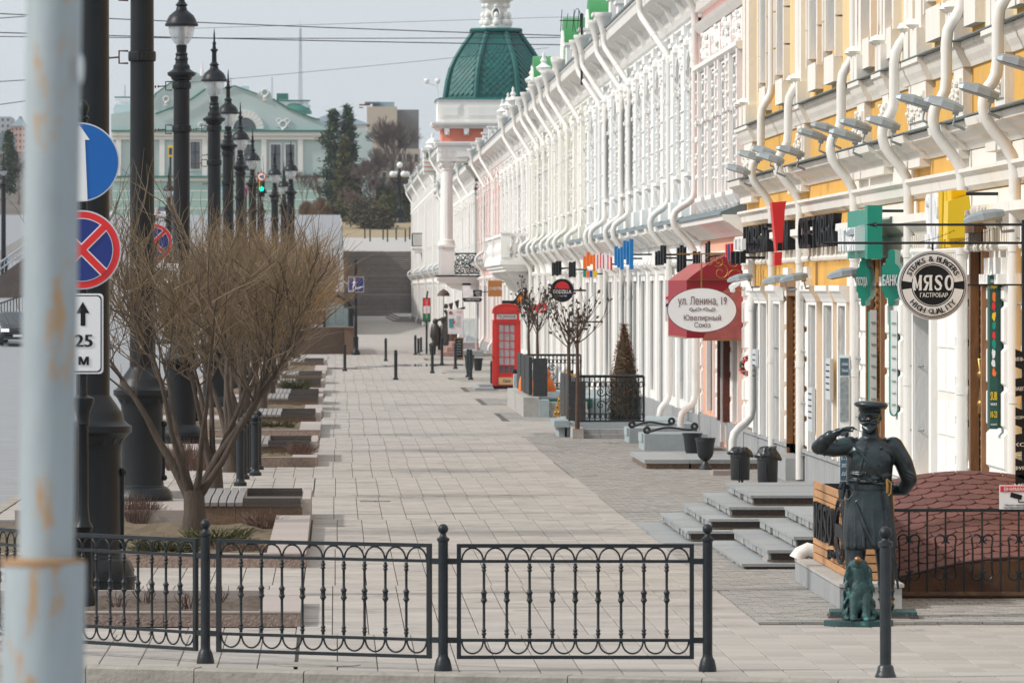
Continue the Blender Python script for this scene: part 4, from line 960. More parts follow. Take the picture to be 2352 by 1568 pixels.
# ---- barrel roof over the basement stair
shing = mat('red_brown_shingle', (0.135,0.052,0.045), 0.9, 0, 0.16, 5, 0.5, 60, isl=0.13)
rust = mat('rusty_sheet', (0.055,0.03,0.02), 0.8, 0.1, 0.5, 3, 0.3, 30, col2=(0.17,0.075,0.028), spot=(0.025,0.022,0.02), spot_at=0.6, spot_scale=4)
br = thing('basement_roof', 'low arched roof of red-brown shingles over the basement stair', 'roof', (6.4, 62.6, 0))
def roof_pt(u, v):                              # u along the slope 0..1, v across the arch 0..1
    x = 5.28+v*2.6; y = 62.7+u*5.6; z = .17+u*.68+ math.sin(PI*min(max(v, 0), 1))*.22
    return Vector((x, y, z))
mb = MB(); nu, nv = 8, 16
g = [[roof_pt(i/nu, j/nv)-Vector((0,0,.03)) for j in range(nv+1)] for i in range(nu+1)]
for i in range(nu):
    for j in range(nv): mb.quad(g[i][j], g[i][j+1], g[i+1][j+1], g[i+1][j])
obj('deck', mb, shing, br, smooth=40)
rows_, cols_ = 17, 11
for i in range(rows_):
    for j in range(-1, cols_+1):
        o = .5*(i % 2); v0 = (j+o)/cols_; v1 = v0+1/cols_; va, vb = max(v0+.002, 0), min(v1-.002, 1)
        if vb-va < .02: continue
        u0 = i/rows_; u1 = (i+1.3)/rows_; up = Vector((0,0,.012))
        P = []
        for t in (0, .25, .5, .75, 1): P.append(roof_pt(u0+(.0 if .2 < t < .8 else .35/rows_), va+(vb-va)*t)+up*.6)
        for t in (1, .5, 0): P.append(roof_pt(min(u1, 1), va+(vb-va)*t)-up*.4)
        mb = MB(); mb.extr(P, (0,0,-.008)); obj('shingle', mb, shing, br)
mb = MB()
for j in range(nv):
    a, b_ = roof_pt(0, j/nv), roof_pt(0, (j+1)/nv); mb.quad((a.x,62.66,a.z-.02),(b_.x,62.66,b_.z-.02),(b_.x,62.66,.02),(a.x,62.66,.02))
mb.box(5.25, 7.9, 62.68, 62.75, 0, .05); a = roof_pt(1, 0)
mb.quad((5.28,62.66,.02),(5.28,62.66,.17),(5.28,68.3,.85),(5.28,68.3,.02)); obj('side_sheet', mb, rust, br)
mb = MB(); mb.tube([roof_pt(0, v/16)+Vector((0,-.03,.0)) for v in range(17)], .018, 5); obj('edge_trim', mb, mat('drip_edge', (0.06,0.025,0.02), 0.6, 0, 0.2), br)
# railing before it
rl = thing('scroll_railing', 'black wrought railing with scrolls before the red-brown arched roof', 'railing', (6.4, 62.3, 0))
mb = MB(); mb.box(5.24, 8.0, 62.28, 62.32, .84, .87); obj('top_rail', mb, black_iron, rl); mb = MB(); mb.box(5.24, 8.0, 62.28, 62.32, .05, .08); obj('bottom_rail', mb, mat('rusty_rail', (0.05,0.03,0.022), 0.7, 0.1, 0.5, 8, 0.2, 40, col2=(0.2,0.1,0.04)), rl)
for k in range(16):
    x = 5.28+k*.174; mb = MB(); mb.tube([(x,62.3,.08),(x,62.3,.84)], .0105, 5); obj('bar', mb, black_iron, rl)
    if k % 2 == 0 and k < 15:
        for s in (1, -1):
            xb = x+.174+(-.03 if s < 0 else .03)*1.0; cx = x+.174+ s*.05
            for zc, fl2 in ((.58, 1), (.24, -1)):
                mb = MB(); P = [(x+.174+s*.09, 62.3, .41), (x+.174+s*.09, 62.3, zc-fl2*.07)] ; P += [(x+.174+s*(.055+.045*math.cos(a))+0, 62.3, zc+fl2*.045*math.sin(a)) for a in [PI*(.0+.17*i) for i in range(9)]]
                mb.tube(P, .009, 4); obj('scroll', mb, black_iron, rl)
for x in (5.26, 7.95): mb = MB(); mb.tube([(x,62.3,0),(x,62.3,.84)], .016, 6); obj('bar', mb, black_iron, rl)
ws = thing('warning_sign', 'white and red camera warning board wired to the scroll railing', 'sign', at(2325,1142,62.2))
c = at(2331,1141,62.22); mb = MB(); mb.box(c.x-.15, c.x+.19, 62.2, 62.21, c.z-.115, c.z+.115); obj('board', mb, sign_white, ws)
mb = MB(); mb.box(c.x-.14, c.x+.18, 62.195, 62.199, c.z+.05, c.z+.105); obj('red_band', mb, sign_red, ws); text('lettering', 'ВНИМАНИЕ', sign_white, (c.x+.03, 62.194, c.z+.077), RX, UZ, height=.035, width=.27, parent=ws, depth=.002, bold=.02)
text('lettering', 'Объект находится', sign_black, (c.x+.02, 62.197, c.z-.075), RX, UZ, height=.02, width=.24, parent=ws, depth=.002, bold=.02); text('lettering', 'под видеонаблюдением', sign_black, (c.x+.02, 62.197, c.z-.1), RX, UZ, height=.018, width=.26, parent=ws, depth=.002, bold=.02)
mb = MB(); mb.cbox((c.x+.01,62.197,c.z+.01),(.11,.003,.045),0,(.25,'Y')); mb.box(c.x+.03,c.x+.04,62.195,62.199,c.z-.05,c.z); mb.box(c.x+.03,c.x+.12,62.195,62.199,c.z-.05,c.z-.042); obj('camera_icon', mb, sign_black, ws)
# ---- finger post with the round grill-bar sign
YS = 66.0; X0 = at(2351,0,YS).x; fp = thing('sign_post', 'black iron post at the right edge with arrow arms and round sign', 'signpost', (X0, YS, 0))
def Q(x, y, Y=YS): return at(x, y, Y)
mb = MB(); mb.tube([(X0,YS,0),(X0,YS,Q(0,505).z)], .022, 8); obj('post', mb, black_iron, fp)
for y, x0 in ((516,2012),(558,1908)):
    z = Q(0,y).z; mb = MB(); mb.tube([(Q(x0,y).x,YS,z),(X0,YS,z)], .0135, 6); obj('arm', mb, black_iron, fp)
    mb = MB(); p = Q(x0-10,y); mb.add([(p.x-.06,YS,z),(p.x+.06,YS,z+.03),(p.x+.03,YS,z),(p.x+.06,YS,z-.03),(p.x+.02,YS-.015,z),(p.x+.02,YS+.015,z)], [(0,4,1),(0,3,4),(0,1,5),(0,5,3),(1,4,2),(4,3,2),(1,2,5),(2,3,5)]); obj('arrow_tip', mb, black_iron, fp)
mb = MB(); z = Q(0,654).z; mb.tube([(Q(2222,0).x,YS,z),(X0,YS,z)], .009, 6); obj('arm', mb, black_iron, fp)
mb = MB()
for (x0_, y0_), (x1_, y1_) in (((2105,557),(2195,528)),((2190,556),(2288,522))):
    n = 20
    for i in range(n):
        t = i/n; a = Q(x0_+(x1_-x0_)*t, y0_+(y1_-y0_)*t+4*math.sin(PI*t)); d = (Q(x1_,y1_)-Q(x0_,y0_))/n*.62
        if i % 2: mb.tube([a-d*.6+Vector((0,-.008,0)), a+d*.0+Vector((0,-.008,.007)), a+d*.6+Vector((0,-.008,0)), a+d*0+Vector((0,-.008,-.007))], .003, 4, closed=True)
        else: mb.tube([a-d*.6, a+Vector((0,.008,0)), a+d*.6, a-Vector((0,.008,0))], .003, 4, closed=True)
obj('chain', mb, black_iron, fp)['kind'] = 'stuff'
c = Q(2142,655); rr = 80*YS/FV
mb = MB(); mb.tube([(c.x,YS,Q(0,558).z),(c.x,YS,c.z+rr)], .012, 6); obj('hanger', mb, black_iron, fp)
def disc(name, m, c, r0, r1, y, par, th=.006, a0=0, a1=2*PI, n=48):
    mb = MB(); 
    for i in range(n):
        ta, tb = a0+(a1-a0)*i/n, a0+(a1-a0)*(i+1)/n
        P = [(c.x+r*math.cos(t), y, c.z+r*math.sin(t)) for r, t in ((r1,ta),(r1,tb),(r0,tb),(r0,ta))] if r0 > 0 else [(c.x+r1*math.cos(ta),y,c.z+r1*math.sin(ta)),(c.x+r1*math.cos(tb),y,c.z+r1*math.sin(tb)),(c.x,y,c.z)]
        Pb = [(p[0], p[1]+th, p[2]) for p in P]; k = len(P)
        mb.add(P+Pb, [tuple(range(k)), (0,k,k+1,1)] + ([(2,k+2,k+3,3)] if k == 4 else []))
    return obj(name, mb, m, par)
disc('sign_rim', sign_white, c, 0, rr, YS-.03, fp, .06); disc('black_disc', sign_black, c, 0, rr*.955, YS-.036, fp)
disc('white_ring', sign_white, c, rr*.62, rr*.885, YS-.041, fp, .004, PI*.045, PI*.955, 40); disc('white_ring', sign_white, c, rr*.62, rr*.885, YS-.041, fp, .004, PI*1.045, PI*1.955, 40)
for r in (.935, .59): disc('fine_ring', sign_white, c, rr*(r-.015), rr*r, YS-.041, fp, .004)
rr_sign = rr
text('lettering', 'ГАСТРОБАР', sign_white, (c.x+.01, YS-.044, c.z-rr*.28), RX, UZ, height=rr*.13, width=rr*.80, parent=fp, depth=.003, bold=.02)
for s, top in (('STEAKS & BURGERS', True), ('HIGH QUALITY', False)):
    n = len(s); sp_ = (.1475 if top else .155)
    for i, ch in enumerate(s):
        if ch == ' ': continue
        a = PI/2+((n-1)/2-i)*sp_ if top else -PI/2-((n-1)/2-i)*sp_
        r = rr*.755; right = (math.sin(a), 0, -math.cos(a)) if top else (-math.sin(a), 0, math.cos(a)); up = (math.cos(a), 0, math.sin(a)) if top else (-math.cos(a), 0, -math.sin(a))
        text('letter', ch, sign_black, (c.x+r*math.cos(a), YS-.046, c.z+r*math.sin(a)), right, up, height=rr*.155, parent=fp, depth=.003, bold=.03)
for k, (y, lab) in enumerate([(822,'ШЕФ-БУРГЕР'),(890,'ЗАВТРАКИ'),(955,'ХОРОШИЙ'),(1018,'КОФЕ'),(1072,'ФУРШЕТ'),(1112,'МЕНЮ')]):
    p = Q(2336,y); mb = MB(); t = .22 if k % 2 == 0 else -.1; mb.extr([(p.x-.02,YS-.04,p.z+.09),(X0+.14,YS-.04,p.z+.09-t*.4),(X0+.14,YS-.04,p.z-.09-t*.4),(p.x-.02,YS-.04,p.z-.09)], (0,.02,0)); o = obj('arrow_board', mb, sign_black, fp)
    text('lettering', lab, sign_white, (X0+.02, YS-.045, p.z-.01), RX, UZ, height=.04, width=.24, parent=o, depth=.003, bold=.02)
# ---- floodlights on the yellow house
fl0 = None
def floodlight(x, y, X, label, kind=0):
    # hooded street-light head on a short arm from the facade
    global fl0
    Y = FV*X/(x-VX); p = at(x, y, Y)
    if fl0 is None:
        t = thing('floodlight', label, 'floodlight', (0,0,0), 'floodlights on the yellow facade'); OFF[t] = Vector((0,0,0))
        mb = MB(); sec = [(-.30,.02,.02),(-.24,.06,.05),(-.05,.10,.075),(.12,.085,.065),(.24,.05,.045)]; P = []
        for xx, w, h_ in sec: P.append([(xx,-w,-.015),(xx,-w*.8,h_*.6),(xx,0,h_),(xx,w*.8,h_*.6),(xx,w,-.015)])
        for a, b_ in zip(P, P[1:]):
            for i in range(4): mb.quad(a[i], a[i+1], b_[i+1], b_[i])
        mb.add(P[0], [(0,1,2,3,4)]); mb.add(P[-1], [(4,3,2,1,0)]); obj('hood', mb, grey_metal, t, smooth=50)
        mb = MB(); mb.add([(-.28,-.04,-.018),(.22,-.05,-.018),(.22,.05,-.018),(-.28,.04,-.018),(-.22,-.03,-.035),(.15,-.04,-.035),(.15,.04,-.035),(-.22,.03,-.035)], [(0,1,2,3),(4,7,6,5),(0,4,5,1),(1,5,6,2),(2,6,7,3),(3,7,4,0)]); obj('lamp_glass', mb, steel, t)
        mb = MB(); mb.tube([(.16,0,-.01),(.17,0,-.15),(.34,0.05,-.16)], .016, 6); mb.box(.12,.2,-.03,.03,-.06,.0); obj('arm', mb, grey_metal, t)
        fl0 = t
    else: t = dup(fl0, label=label)
    t.location = p; t.scale = (.8, 1, 1.15); t.rotation_euler = (0, .30 if kind == 0 else -.18, R.uniform(-.2, .2))
for x, y, X, l, k in [(1725,360,6.75,'floodlight nearest the corner on the upper belt of the yellow house',0),(1757,350,6.7,'second floodlight from the pink house on the upper row',0),(1772,366,6.55,'floodlight overlapping the first downpipe of the yellow house',0),(1818,350,6.75,'floodlight between the first and second yellow-house downpipes',0),
    (1697,392,6.6,'lowest floodlight at the pink house corner',0),(1868,312,6.7,'floodlight just right of the second yellow-house downpipe',0),(1900,298,6.65,'upper floodlight left of the third downpipe',0),(1945,314,6.55,'floodlight in front of the third downpipe',0),(1968,290,6.75,'floodlight right above the third downpipe',0),(2032,286,6.7,'floodlight just left of the fourth downpipe',0),
    (2103,236,6.7,'first floodlight of the pair right of the fourth downpipe',0),(2172,243,6.6,'second floodlight of the pair right of the fourth downpipe',0),(2252,213,6.6,'floodlight just left of the last downpipe',0),(2342,150,6.65,'highest floodlight at the right edge',0),
    (1703,640,6.75,'low floodlight at the right end of the red awning',1),(1785,644,6.8,'low floodlight below the red sign',1),(1826,640,6.85,'low floodlight behind the second downpipe',1),(1940,630,6.85,'low floodlight left of the green clover signs',1),(1985,531,6.8,'low floodlight in front of the green box sign',1),(2265,500,6.75,'low floodlight right of the yellow letter sign',1)]:
    floodlight(x, y, X, l, k)
# ---- signs on the yellow house
def fsign(name, label, x, y, X=6.9, cat='sign', group=None): Y = fy(x, X); return thing(name, label, cat, at(x, y, Y), group)
for seg, (xa, xb, s) in enumerate([(1720,1778,'НОВЫЙ'),(1796,1826,'ДОМ'),(1848,1934,'СВЕТОВЫХ')]):
    t = fsign('letter_sign', ['row of black block letters at the pink end of the yellow house','short black block letters between red sign and downpipe','longest row of black block letters on the yellow house'][seg], xb, 530, 7.2)
    ya, yb_ = fy(xb, 7.15), fy(xa, 7.15); z = 3.80
    for i, ch in enumerate(s):
        y = yb_-(i+.5)*(yb_-ya)/len(s); text('letter', ch, sign_black, (7.16, y, z), (0,-1,0), UZ, height=.46, width=(yb_-ya)/len(s)*.8, parent=t, depth=.12, bold=.03)
rs = fsign('exclamation_sign', 'tall red exclamation-shaped sign on the yellow house', 1790, 535, 7.0)
Y = 99.0; mb = MB(); P = [(Q(x, y, Y).x, Y, Q(x, y, Y).z) for x, y in ((1773,465),(1806,462),(1803,480),(1797,575),(1783,577))]; mb.extr(P, (0,.5,0)); obj('stroke', mb, sign_red, rs)
mb = MB(); P = [(Q(x, y, Y).x, Y, Q(x, y, Y).z) for x, y in ((1779,580),(1797,578),(1795,609),(1779,610))]; mb.extr(P, (0,.4,0)); obj('dot', mb, sign_red, rs)
mb = MB(); P = [(Q(x, y, Y).x, Y-.01, Q(x, y, Y).z) for x, y in ((1786,558),(1797,557),(1796,575),(1786,576))]; mb.extr(P, (0,.03,0)); obj('socket', mb, sign_black, rs)
gs = fsign('box_sign', 'green box sign with white block letters above the carved door', 1985, 525, 6.7)
yA, yB = 83.3, 87.0
mb = MB(); mb.box(6.8, 6.93, yA, yB, 3.36, 3.98); mb.box(6.76, 6.95, yA-.05, yA+.35, 3.34, 4.02); obj('box', mb, sign_green, gs)
s = 'МАГАЗИН'
for i, ch in enumerate(s): y = yB-.3-(i+.5)*(yB-yA-.9)/len(s); text('letter', ch, sign_white, (6.79, y, 3.60), (0,-1,0), UZ, height=.30, width=(yB-yA)/len(s)*.75, parent=gs, depth=.14, bold=.03)
mb = MB(); mb.tube([(6.9,yA+.2,3.95),(7.3,yA+.2,3.95)], .02, 5); obj('bracket', mb, black_iron, gs)
ys_ = fsign('box_sign', 'yellow and white block letters right of the green box sign', 2200, 500, 6.8)
yA, yB = fy(2226, 6.85), fy(2150, 6.85)
for i, ch in enumerate('SUBWAY'): y = yB-.2-(i+.5)*(yB-yA-.6)/6; text('letter', ch, sign_white if i < 3 else sign_yellow, (6.86, y, 3.72), (0,-1,0), UZ, height=.62, width=(yB-yA)/6*.75, parent=ys_, depth=.16, bold=.04)
mb = MB(); P = [(Q(x,y,71.0).x, 71.0, Q(x,y,71.0).z) for x, y in ((2178,462),(2226,449),(2230,480),(2216,484),(2216,545),(2176,549))]; mb.extr(P, (0,.5,0)); obj('arrow_end', mb, sign_yellow, ys_)
mb = MB(); mb.tube([(6.9,72,4.0),(7.3,72,4.0)], .02, 5); obj('bracket', mb, black_iron, ys_)
for k, (xc, y0, y1, w, lab, txt) in enumerate([(1983,582,703,16,'left narrow green clover-shaped sign beside the carved door','ПОСУДА'),(2047,573,703,22,'right green clover-shaped sign beside the carved door','БАНК')]):
    t = fsign('clover_sign', lab, xc, (y0+y1)/2, 6.85); Y = fy(xc, 6.85); m_ = FV/Y; c = at(xc, (y0+y1)/2, Y); hgt = (y1-y0)/m_; wd = w/m_
    mb = MB(); prof = [(-.25,-.5),(-.35,-.45),(-.35,-.36),(-.75,-.34),(-.78,-.25),(-1,-.22),(-1,.2),(-.6,.24),(-.55,.34),(-.3,.36),(-.3,.46),(-.15,.5),(.25,.5),(.4,.45),(.4,.26),(.8,.2),(1,.1),(1,-.3),(.7,-.36),(.3,-.4),(.3,-.48),(.1,-.5)]
    mb.extr([(c.x+p*wd, Y, c.z+q*hgt) for p, q in prof], (.14, .9, 0)); obj('board', mb, sign_green, t)
    text('lettering', txt, sign_white, (c.x-.02, Y-.02, c.z-.03), RX, UZ, height=hgt*.19, width=wd*1.5, parent=t, depth=.03, bold=.04)
for k, (xa, xb, y0, y1, lab) in enumerate([(1998,2016,715,940,'left tall white info panel with rounded foot beside the carved door'),(2046,2063,716,956,'right tall white info panel with rounded green foot')]):
    Y = 7.25*FV/(xb-VX); t = thing('info_panel', lab, 'sign', at(xa, y1, Y)); a, b_ = at(xa, y1, Y), at(xb, y0, Y); xm = (a.x+b_.x)/2; hw = (b_.x-a.x)/2
    P = [(a.x, b_.z), (b_.x, b_.z)] + [(xm+hw*math.cos(q), a.z+.1-.1*math.sin(q)) for q in [PI*i/8 for i in range(9)]]
    mb = MB(); mb.extr([(x, Y, z) for x, z in P], (0,.3,0)); obj('board', mb, sign_green, t); mb = MB(); mb.extr([(xm+(x-xm)*.86-.008, Y-.012, z+.02) for x, z in P], (0,.01,0)); obj('face', mb, sign_white, t)
    for i, w in enumerate(['МЕНЮ','СУПЫ','САЛАТЫ','РЫБА','МЯСО','ПИЦЦА','ЧАЙ','КОФЕ']): text('lettering', w, sign_green, (xm-.008, Y-.016, b_.z-.15-i*(b_.z-a.z)/9), RX, UZ, height=.03, width=hw*1.1, parent=t, depth=.003)
for k, (xa, xb, y0, y1, lab) in enumerate([(2204,2216,682,1003,'narrow dark green food banner partly behind the round sign'),(2273,2292,632,985,'dark green food banner right of the brown carved door')]):
    Y = 7.25*FV/(xb+8-VX); t = thing('food_banner', lab, 'banner', at(xa, y1, Y)); a, b_ = at(xa, y1, Y), at(xb, y0, Y); xm = (a.x+b_.x)/2; w = b_.x-a.x; z0, z1 = a.z, b_.z
    mb = MB(); mb.box(a.x, b_.x, Y, Y+.25, z0, z1); mb.box(b_.x, 7.26, Y+.02, Y+.27, z0+.01, z1-.01); obj('board', mb, mat('banner_green', (0.008,0.07,0.05), 0.5, 0, 0.05), t)
    def bt(s, z, m, h_): text('lettering', s, m, (xm, Y-.006, z), RX, UZ, height=h_, width=w*.8, parent=t, depth=.004, bold=.03)
    bt('СВЕЖИЙ', z1-.06, sign_white, .04); bt('СЭНДВИЧ', z1-.13, sign_yellow, .04); bt('SUB', z0+.36, sign_yellow, .09); bt('WAY', z0+.27, sign_white, .03); bt('10-23', z0+.16, sign_yellow, .07); bt('ЗАХОДИТЕ', z0+.05, sign_white, .02)
    cols = [sign_orange, sign_red, sign_yellow, sign_green, sign_red, sign_green, sign_white, sign_white, sign_orange]
    for i, cc in enumerate(cols): zc = z1-.24-i*(z1-z0-.75)/9; mb = MB(); n = 9; mb.extr([(xm+w*.3*R.uniform(.5,1.1)*math.cos(2*PI*q/n), Y-.007, zc+.06*R.uniform(.55,1.1)*math.sin(2*PI*q/n)) for q in range(n)], (0,.005,0)); obj('food_print', mb, cc, t)
# house plates, poster stand, wreath
for x, y0, y1, lab in ((1905,823,917,'pale metal notice plate between the right windows of the yellow house'),(1735,802,840,'small white plate beside the pink house downpipe'),(1864,890,990,'white notice strip left of the second yellow-house downpipe')):
    t = fsign('wall_plate', lab, x, (y0+y1)/2, 7.1); Y = fy(x, 7.15); mb = MB(); mb.box(7.12, 7.17, Y-.5, Y+.35, fz(x, y1, 7.15), fz(x, y0, 7.15)); obj('plate', mb, mat('plate_grey', (0.55,0.58,0.6), 0.5, 0, 0.04), t)
    for k in range(5): mb = MB(); z = fz(x, y0, 7.15)-.08-k*.09; mb.box(7.115, 7.12, Y-.4, Y+.25, z-.02, z); obj('print_line', mb, sign_black, t)
pt = thing('poster_stand', 'tall blue and white poster stand behind the bronze policeman', 'poster', gp(1939, 1180)); Y = 90.5
def ps(x, y): return at(x, y, Y)
for nm, m_, y0, y1 in (('board', sign_white, 815, 1105), ('blue_head', mat('poster_blue', (0.05,0.115,0.16), 0.5, 0, 0.08), 822, 862), ('blue_foot', MATS.get('poster_blue'), 1040, 1103), ('photo_print', mat('poster_photo', (0.35,0.38,0.38), 0.5, 0, 0.5, 14, col2=(0.12,0.15,0.17)), 866, 968)):
    a, b_ = ps(1929, y1), ps(1950, y0); mb = MB(); e = 0 if nm == 'board' else -.012; mb.box(a.x+(0 if nm=='board' else .004), b_.x-(0 if nm=='board' else .004), Y+e, Y+.03+e*.9, a.z, b_.z); obj(nm, mb, m_ or MATS['poster_blue'], pt)
for y, s in ((835,'любимый'),(850,'Любинский'),(1052,'1-7'),(1068,'2022'),(1088,'ДО')): c = ps(1940, y); text('lettering', s, sign_white, (c.x, Y-.018, c.z), RX, UZ, height=.05, width=.085, parent=pt, depth=.004)
mb = MB(); a = ps(1929,1105); mb.box(a.x, a.x+.12, Y, Y+.4, 0, a.z); obj('foot', mb, grey_metal, pt)
wr = thing('flower_wreath', 'round wreath of green tinsel with red and pink flowers by the downpipe', 'wreath', at(1722,840,113.5)); c = at(1722,840,113.5)
mb = MB(); mb.tube([(c.x+.14*math.cos(2*PI*k/20), c.y+.05*math.sin(k), c.z+.14*math.sin(2*PI*k/20)) for k in range(20)], .045, 7, closed=True); lumps(mb, c.x+.02, c.y-.05, c.y+.05, c.z-.16, c.z-.1, 10, .02, .1); obj('ring', mb, mat('tinsel', (0.02,0.05,0.03), 0.8, 0, 0.5, 40), wr)
for k in range(26):
    a = PI*.55+R.random()*PI*.95; r = .14+R.uniform(-.04,.05); mb = MB(); mb.ball((c.x+r*math.cos(a), c.y-.05-R.random()*.03, c.z+r*math.sin(a)), R.uniform(.014,.032), 6, 4); obj('flower', mb, R.choice([sign_red, mat('flower_pink', (0.6,0.15,0.25), 0.7), mat('flower_pale', (0.6,0.4,0.38), 0.7), sign_red]), wr)
# ---- bins and urns
def bin_(x, ytop, ybot, Y, hw, label, tilt):
    t = thing('litter_bin', label, 'bin', (at(x, 0, Y).x, Y, 0)); cx = at(x, 0, Y).x; r = hw*Y/FV; z0, z1 = at(0, ybot, Y).z, at(0, ytop, Y).z
    mb = MB(); mb.lathe([(r*.9,z0),(r*.94,z0+.02),(r*.98,z1-.09),(r*1.03,z1-.085),(r*1.03,z1-.075),(r,z1-.07),(r,z1),(r*.9,z1)], (cx, Y, 0), 24); obj('body', mb, plastic_black, t, smooth=40)
    mb = MB(); mb.tube([(cx-.02,Y-.16,0),(cx-.03,Y-.17,z1-.15)], .014, 6); mb.tube([(cx+.03,Y,0),(cx+.03,Y,z0+.02)], .02, 6); obj('stand', mb, black_iron, t)
    mb = MB(); n = 26; rings = []
    for j, (rr_, zz) in enumerate(((1.03,-.05),(1.10,-.025),(1.07,.0),(.75,.045+tilt*.04),(.3,.05+tilt*.05),(.02,.05+tilt*.05))):
        rings.append([(cx+r*rr_*(1+(.05 if j < 3 else .03)*math.sin(3*k+j)+(.05*math.sin(k*1.7+x)+(.28*max(0, math.cos(2*PI*k/n-.2))**6+.2*max(0,-math.cos(2*PI*k/n))**8 if j < 2 else 0)))*math.cos(2*PI*k/n), Y+r*rr_*math.sin(2*PI*k/n), z1+zz+(.012*math.sin(k*2.1+j) if j < 3 else .012*math.sin(k*1.9))-(.06*max(0, math.cos(2*PI*k/n))**3 if j < 2 else 0)) for k in range(n)])
    for a, b_ in zip(rings, rings[1:]):
        for k in range(n): mb.quad(a[k], a[(k+1)%n], b_[(k+1)%n], b_[k])
    obj('bin_liner', mb, mat('bin_bag', (0.014,0.016,0.018), 0.28, 0, 0.2, 9, 0.5, 25), t, smooth=60)
bin_(1700, 1035, 1102, 97, 23, 'left black litter bin with a flat bag draped over its rim', 0)
bin_(1763, 1042, 1107, 94, 24.5, 'right black litter bin with a puffed bag over its top', 1)
def urn(x, ytop, ybot, hw, foot, label, zoff=0, cat='planter'):
    Y = FV*(H-zoff)/(ybot-VY); cx = at(x, 0, Y).x; r = hw*Y/FV; h_ = (ybot-ytop)*Y/FV
    t = thing('urn_planter', label, cat, (cx, Y, zoff))
    pr = [(r*.70,0),(r*.72,.03*h_),(r*.58,.09*h_),(r*.5,.12*h_),(r*.32,.2*h_),(r*.22,.27*h_),(r*.45,.32*h_),(r*.72,.42*h_),(r*.84,.55*h_),(r*.9,.80*h_),(r*.93,.83*h_),(r,.9*h_),(r*.97,.94*h_),(r*1.04,.955*h_),(r*1.04,1*h_),(r*.92,1*h_),(r*.86,.9*h_)] if foot else [(r*.55,0),(r*.66,.05*h_),(r*.74,.15*h_),(r*.88,.78*h_),(r*.92,.82*h_),(r*.97,.92*h_),(r*1.03,.94*h_),(r*1.03,h_),(r*.92,h_),(r*.86,.9*h_)]
    mb = MB(); mb.lathe(pr, (cx, Y, zoff), 36, flute=.03); obj('pot', mb, plastic_black, t, smooth=35)
    mb = MB(); mb.lathe([(r*.85,.88*h_),(r*.5,.9*h_)], (cx, Y, zoff), 16); obj('soil', mb, soil, t)
    return t
urn(1620, 1005, 1078, 23, True, 'footed black urn planter before the low granite slab')
urn(1590, 994, 1041, 23, False, 'black tub planter half behind the footed urn', .15)
urn(1098, 822, 851, 11.5, False, 'black flower pot under the drain elbow left of the telephone box')
urn(1078, 815, 850, 12, False, 'black flower pot partly behind the two close bollards')
urn(994, 790, 815, 9, False, 'black pot at the red granite steps')
# ---- painted concrete bench blocks with woven black scrolls
for k, (x0, x1, y0, y1, lab) in enumerate([(1480,1582,997,1035,'nearer pale blue concrete bench block with black scroll'),(1446,1530,984,1018,'farther pale blue concrete bench block with black scroll')]):
    Y = gy(y1); a, b_ = at(x0, y1, Y), at(x1, y0, Y); t = thing('bench_block', lab, 'bench', ((a.x+b_.x)/2, Y, 0))
    mb = MB(); mb.prof_y([(a.x,.0),(a.x,b_.z*.55),(a.x-.0,b_.z),(b_.x+.35,b_.z),(b_.x+.35,0)], Y, Y+2.2); mb.box(a.x-.03, a.x+.001, Y+.4, Y+1.8, b_.z*.5, b_.z); obj('block', mb, concrete_blue, t)
    mb = MB(); z = b_.z+.02; n = 20
    for dy in (.0, .12, .24): mb.tube([(a.x+.05+(b_.x-a.x+.1)*i/n, Y+.2+dy, z+.035+.06*(i/n)+.035*math.sin(2*PI*i/n-1)) for i in range(n+1)], .02, 5)
    for e in (0, 1):
        cx = a.x+.06 if e == 0 else b_.x+.12; mb.tube([(cx+.05*math.cos(2*PI*i/10), Y+.3, z+.05+e*.07+.05*math.sin(2*PI*i/10)) for i in range(10)], .028, 6, closed=True)
    obj('woven_scroll', mb, mat('woven_black', (0.02,0.021,0.023), 0.6, 0, 0.4, 30, 0.5, 60), t)
# ---- red awning and oval shop sign
aw = thing('red_awning', 'dark red shop awning with faded dome top over the pink house door', 'awning', (7.3, 117.5, 2.1))
aw_red = mat('awning_red', (0.30,0.008,0.018), 0.6, 0, 0.10, 2); aw_fade = mat('awning_faded', (0.36,0.085,0.075), 0.75, 0, 0.28, 3.5, spot=(0.44,0.2,0.18), spot_at=0.62, spot_scale=2.5)
prof = [(7.28,3.62),(6.98,3.55),(6.7,3.42),(6.45,3.24),(6.30,3.12)]
mb = MB()
for (xa, za), (xb, zb) in zip(prof, prof[1:]): mb.quad((xa,117.5,za),(xb,117.5,zb),(xb,124,zb),(xa,124,za))
obj('canvas_top', mb, aw_fade, aw, smooth=60)
mb = MB(); mb.quad((6.30,117.5,3.12),(6.30,124,3.12),(6.30,124,2.08),(6.30,117.5,2.08)); mb.quad((6.3,124,3.12),(7.28,124,3.62),(7.28,124,2.08),(6.3,124,2.08)); obj('front_valance', mb, aw_red, aw)
mb = MB(); mb.add([(6.30,117.5,2.08),(6.30,117.5,3.12),(7.28,117.5,3.12),(7.28,117.5,2.08)], [(0,1,2,3)]); mb.add([(x,117.5,z) for x, z in prof]+[(7.28,117.5,3.121)], [(0,1,2,3,4,5)]); obj('side_panel', mb, aw_red, aw)
mb = MB(); mb.add([(7.285,117.2,3.14),(6.9,117.1,2.9),(6.55,116.9,2.05),(7.285,116.9,2.05)], [(0,1,2,3)]); obj('side_flap', mb, aw_fade, aw)
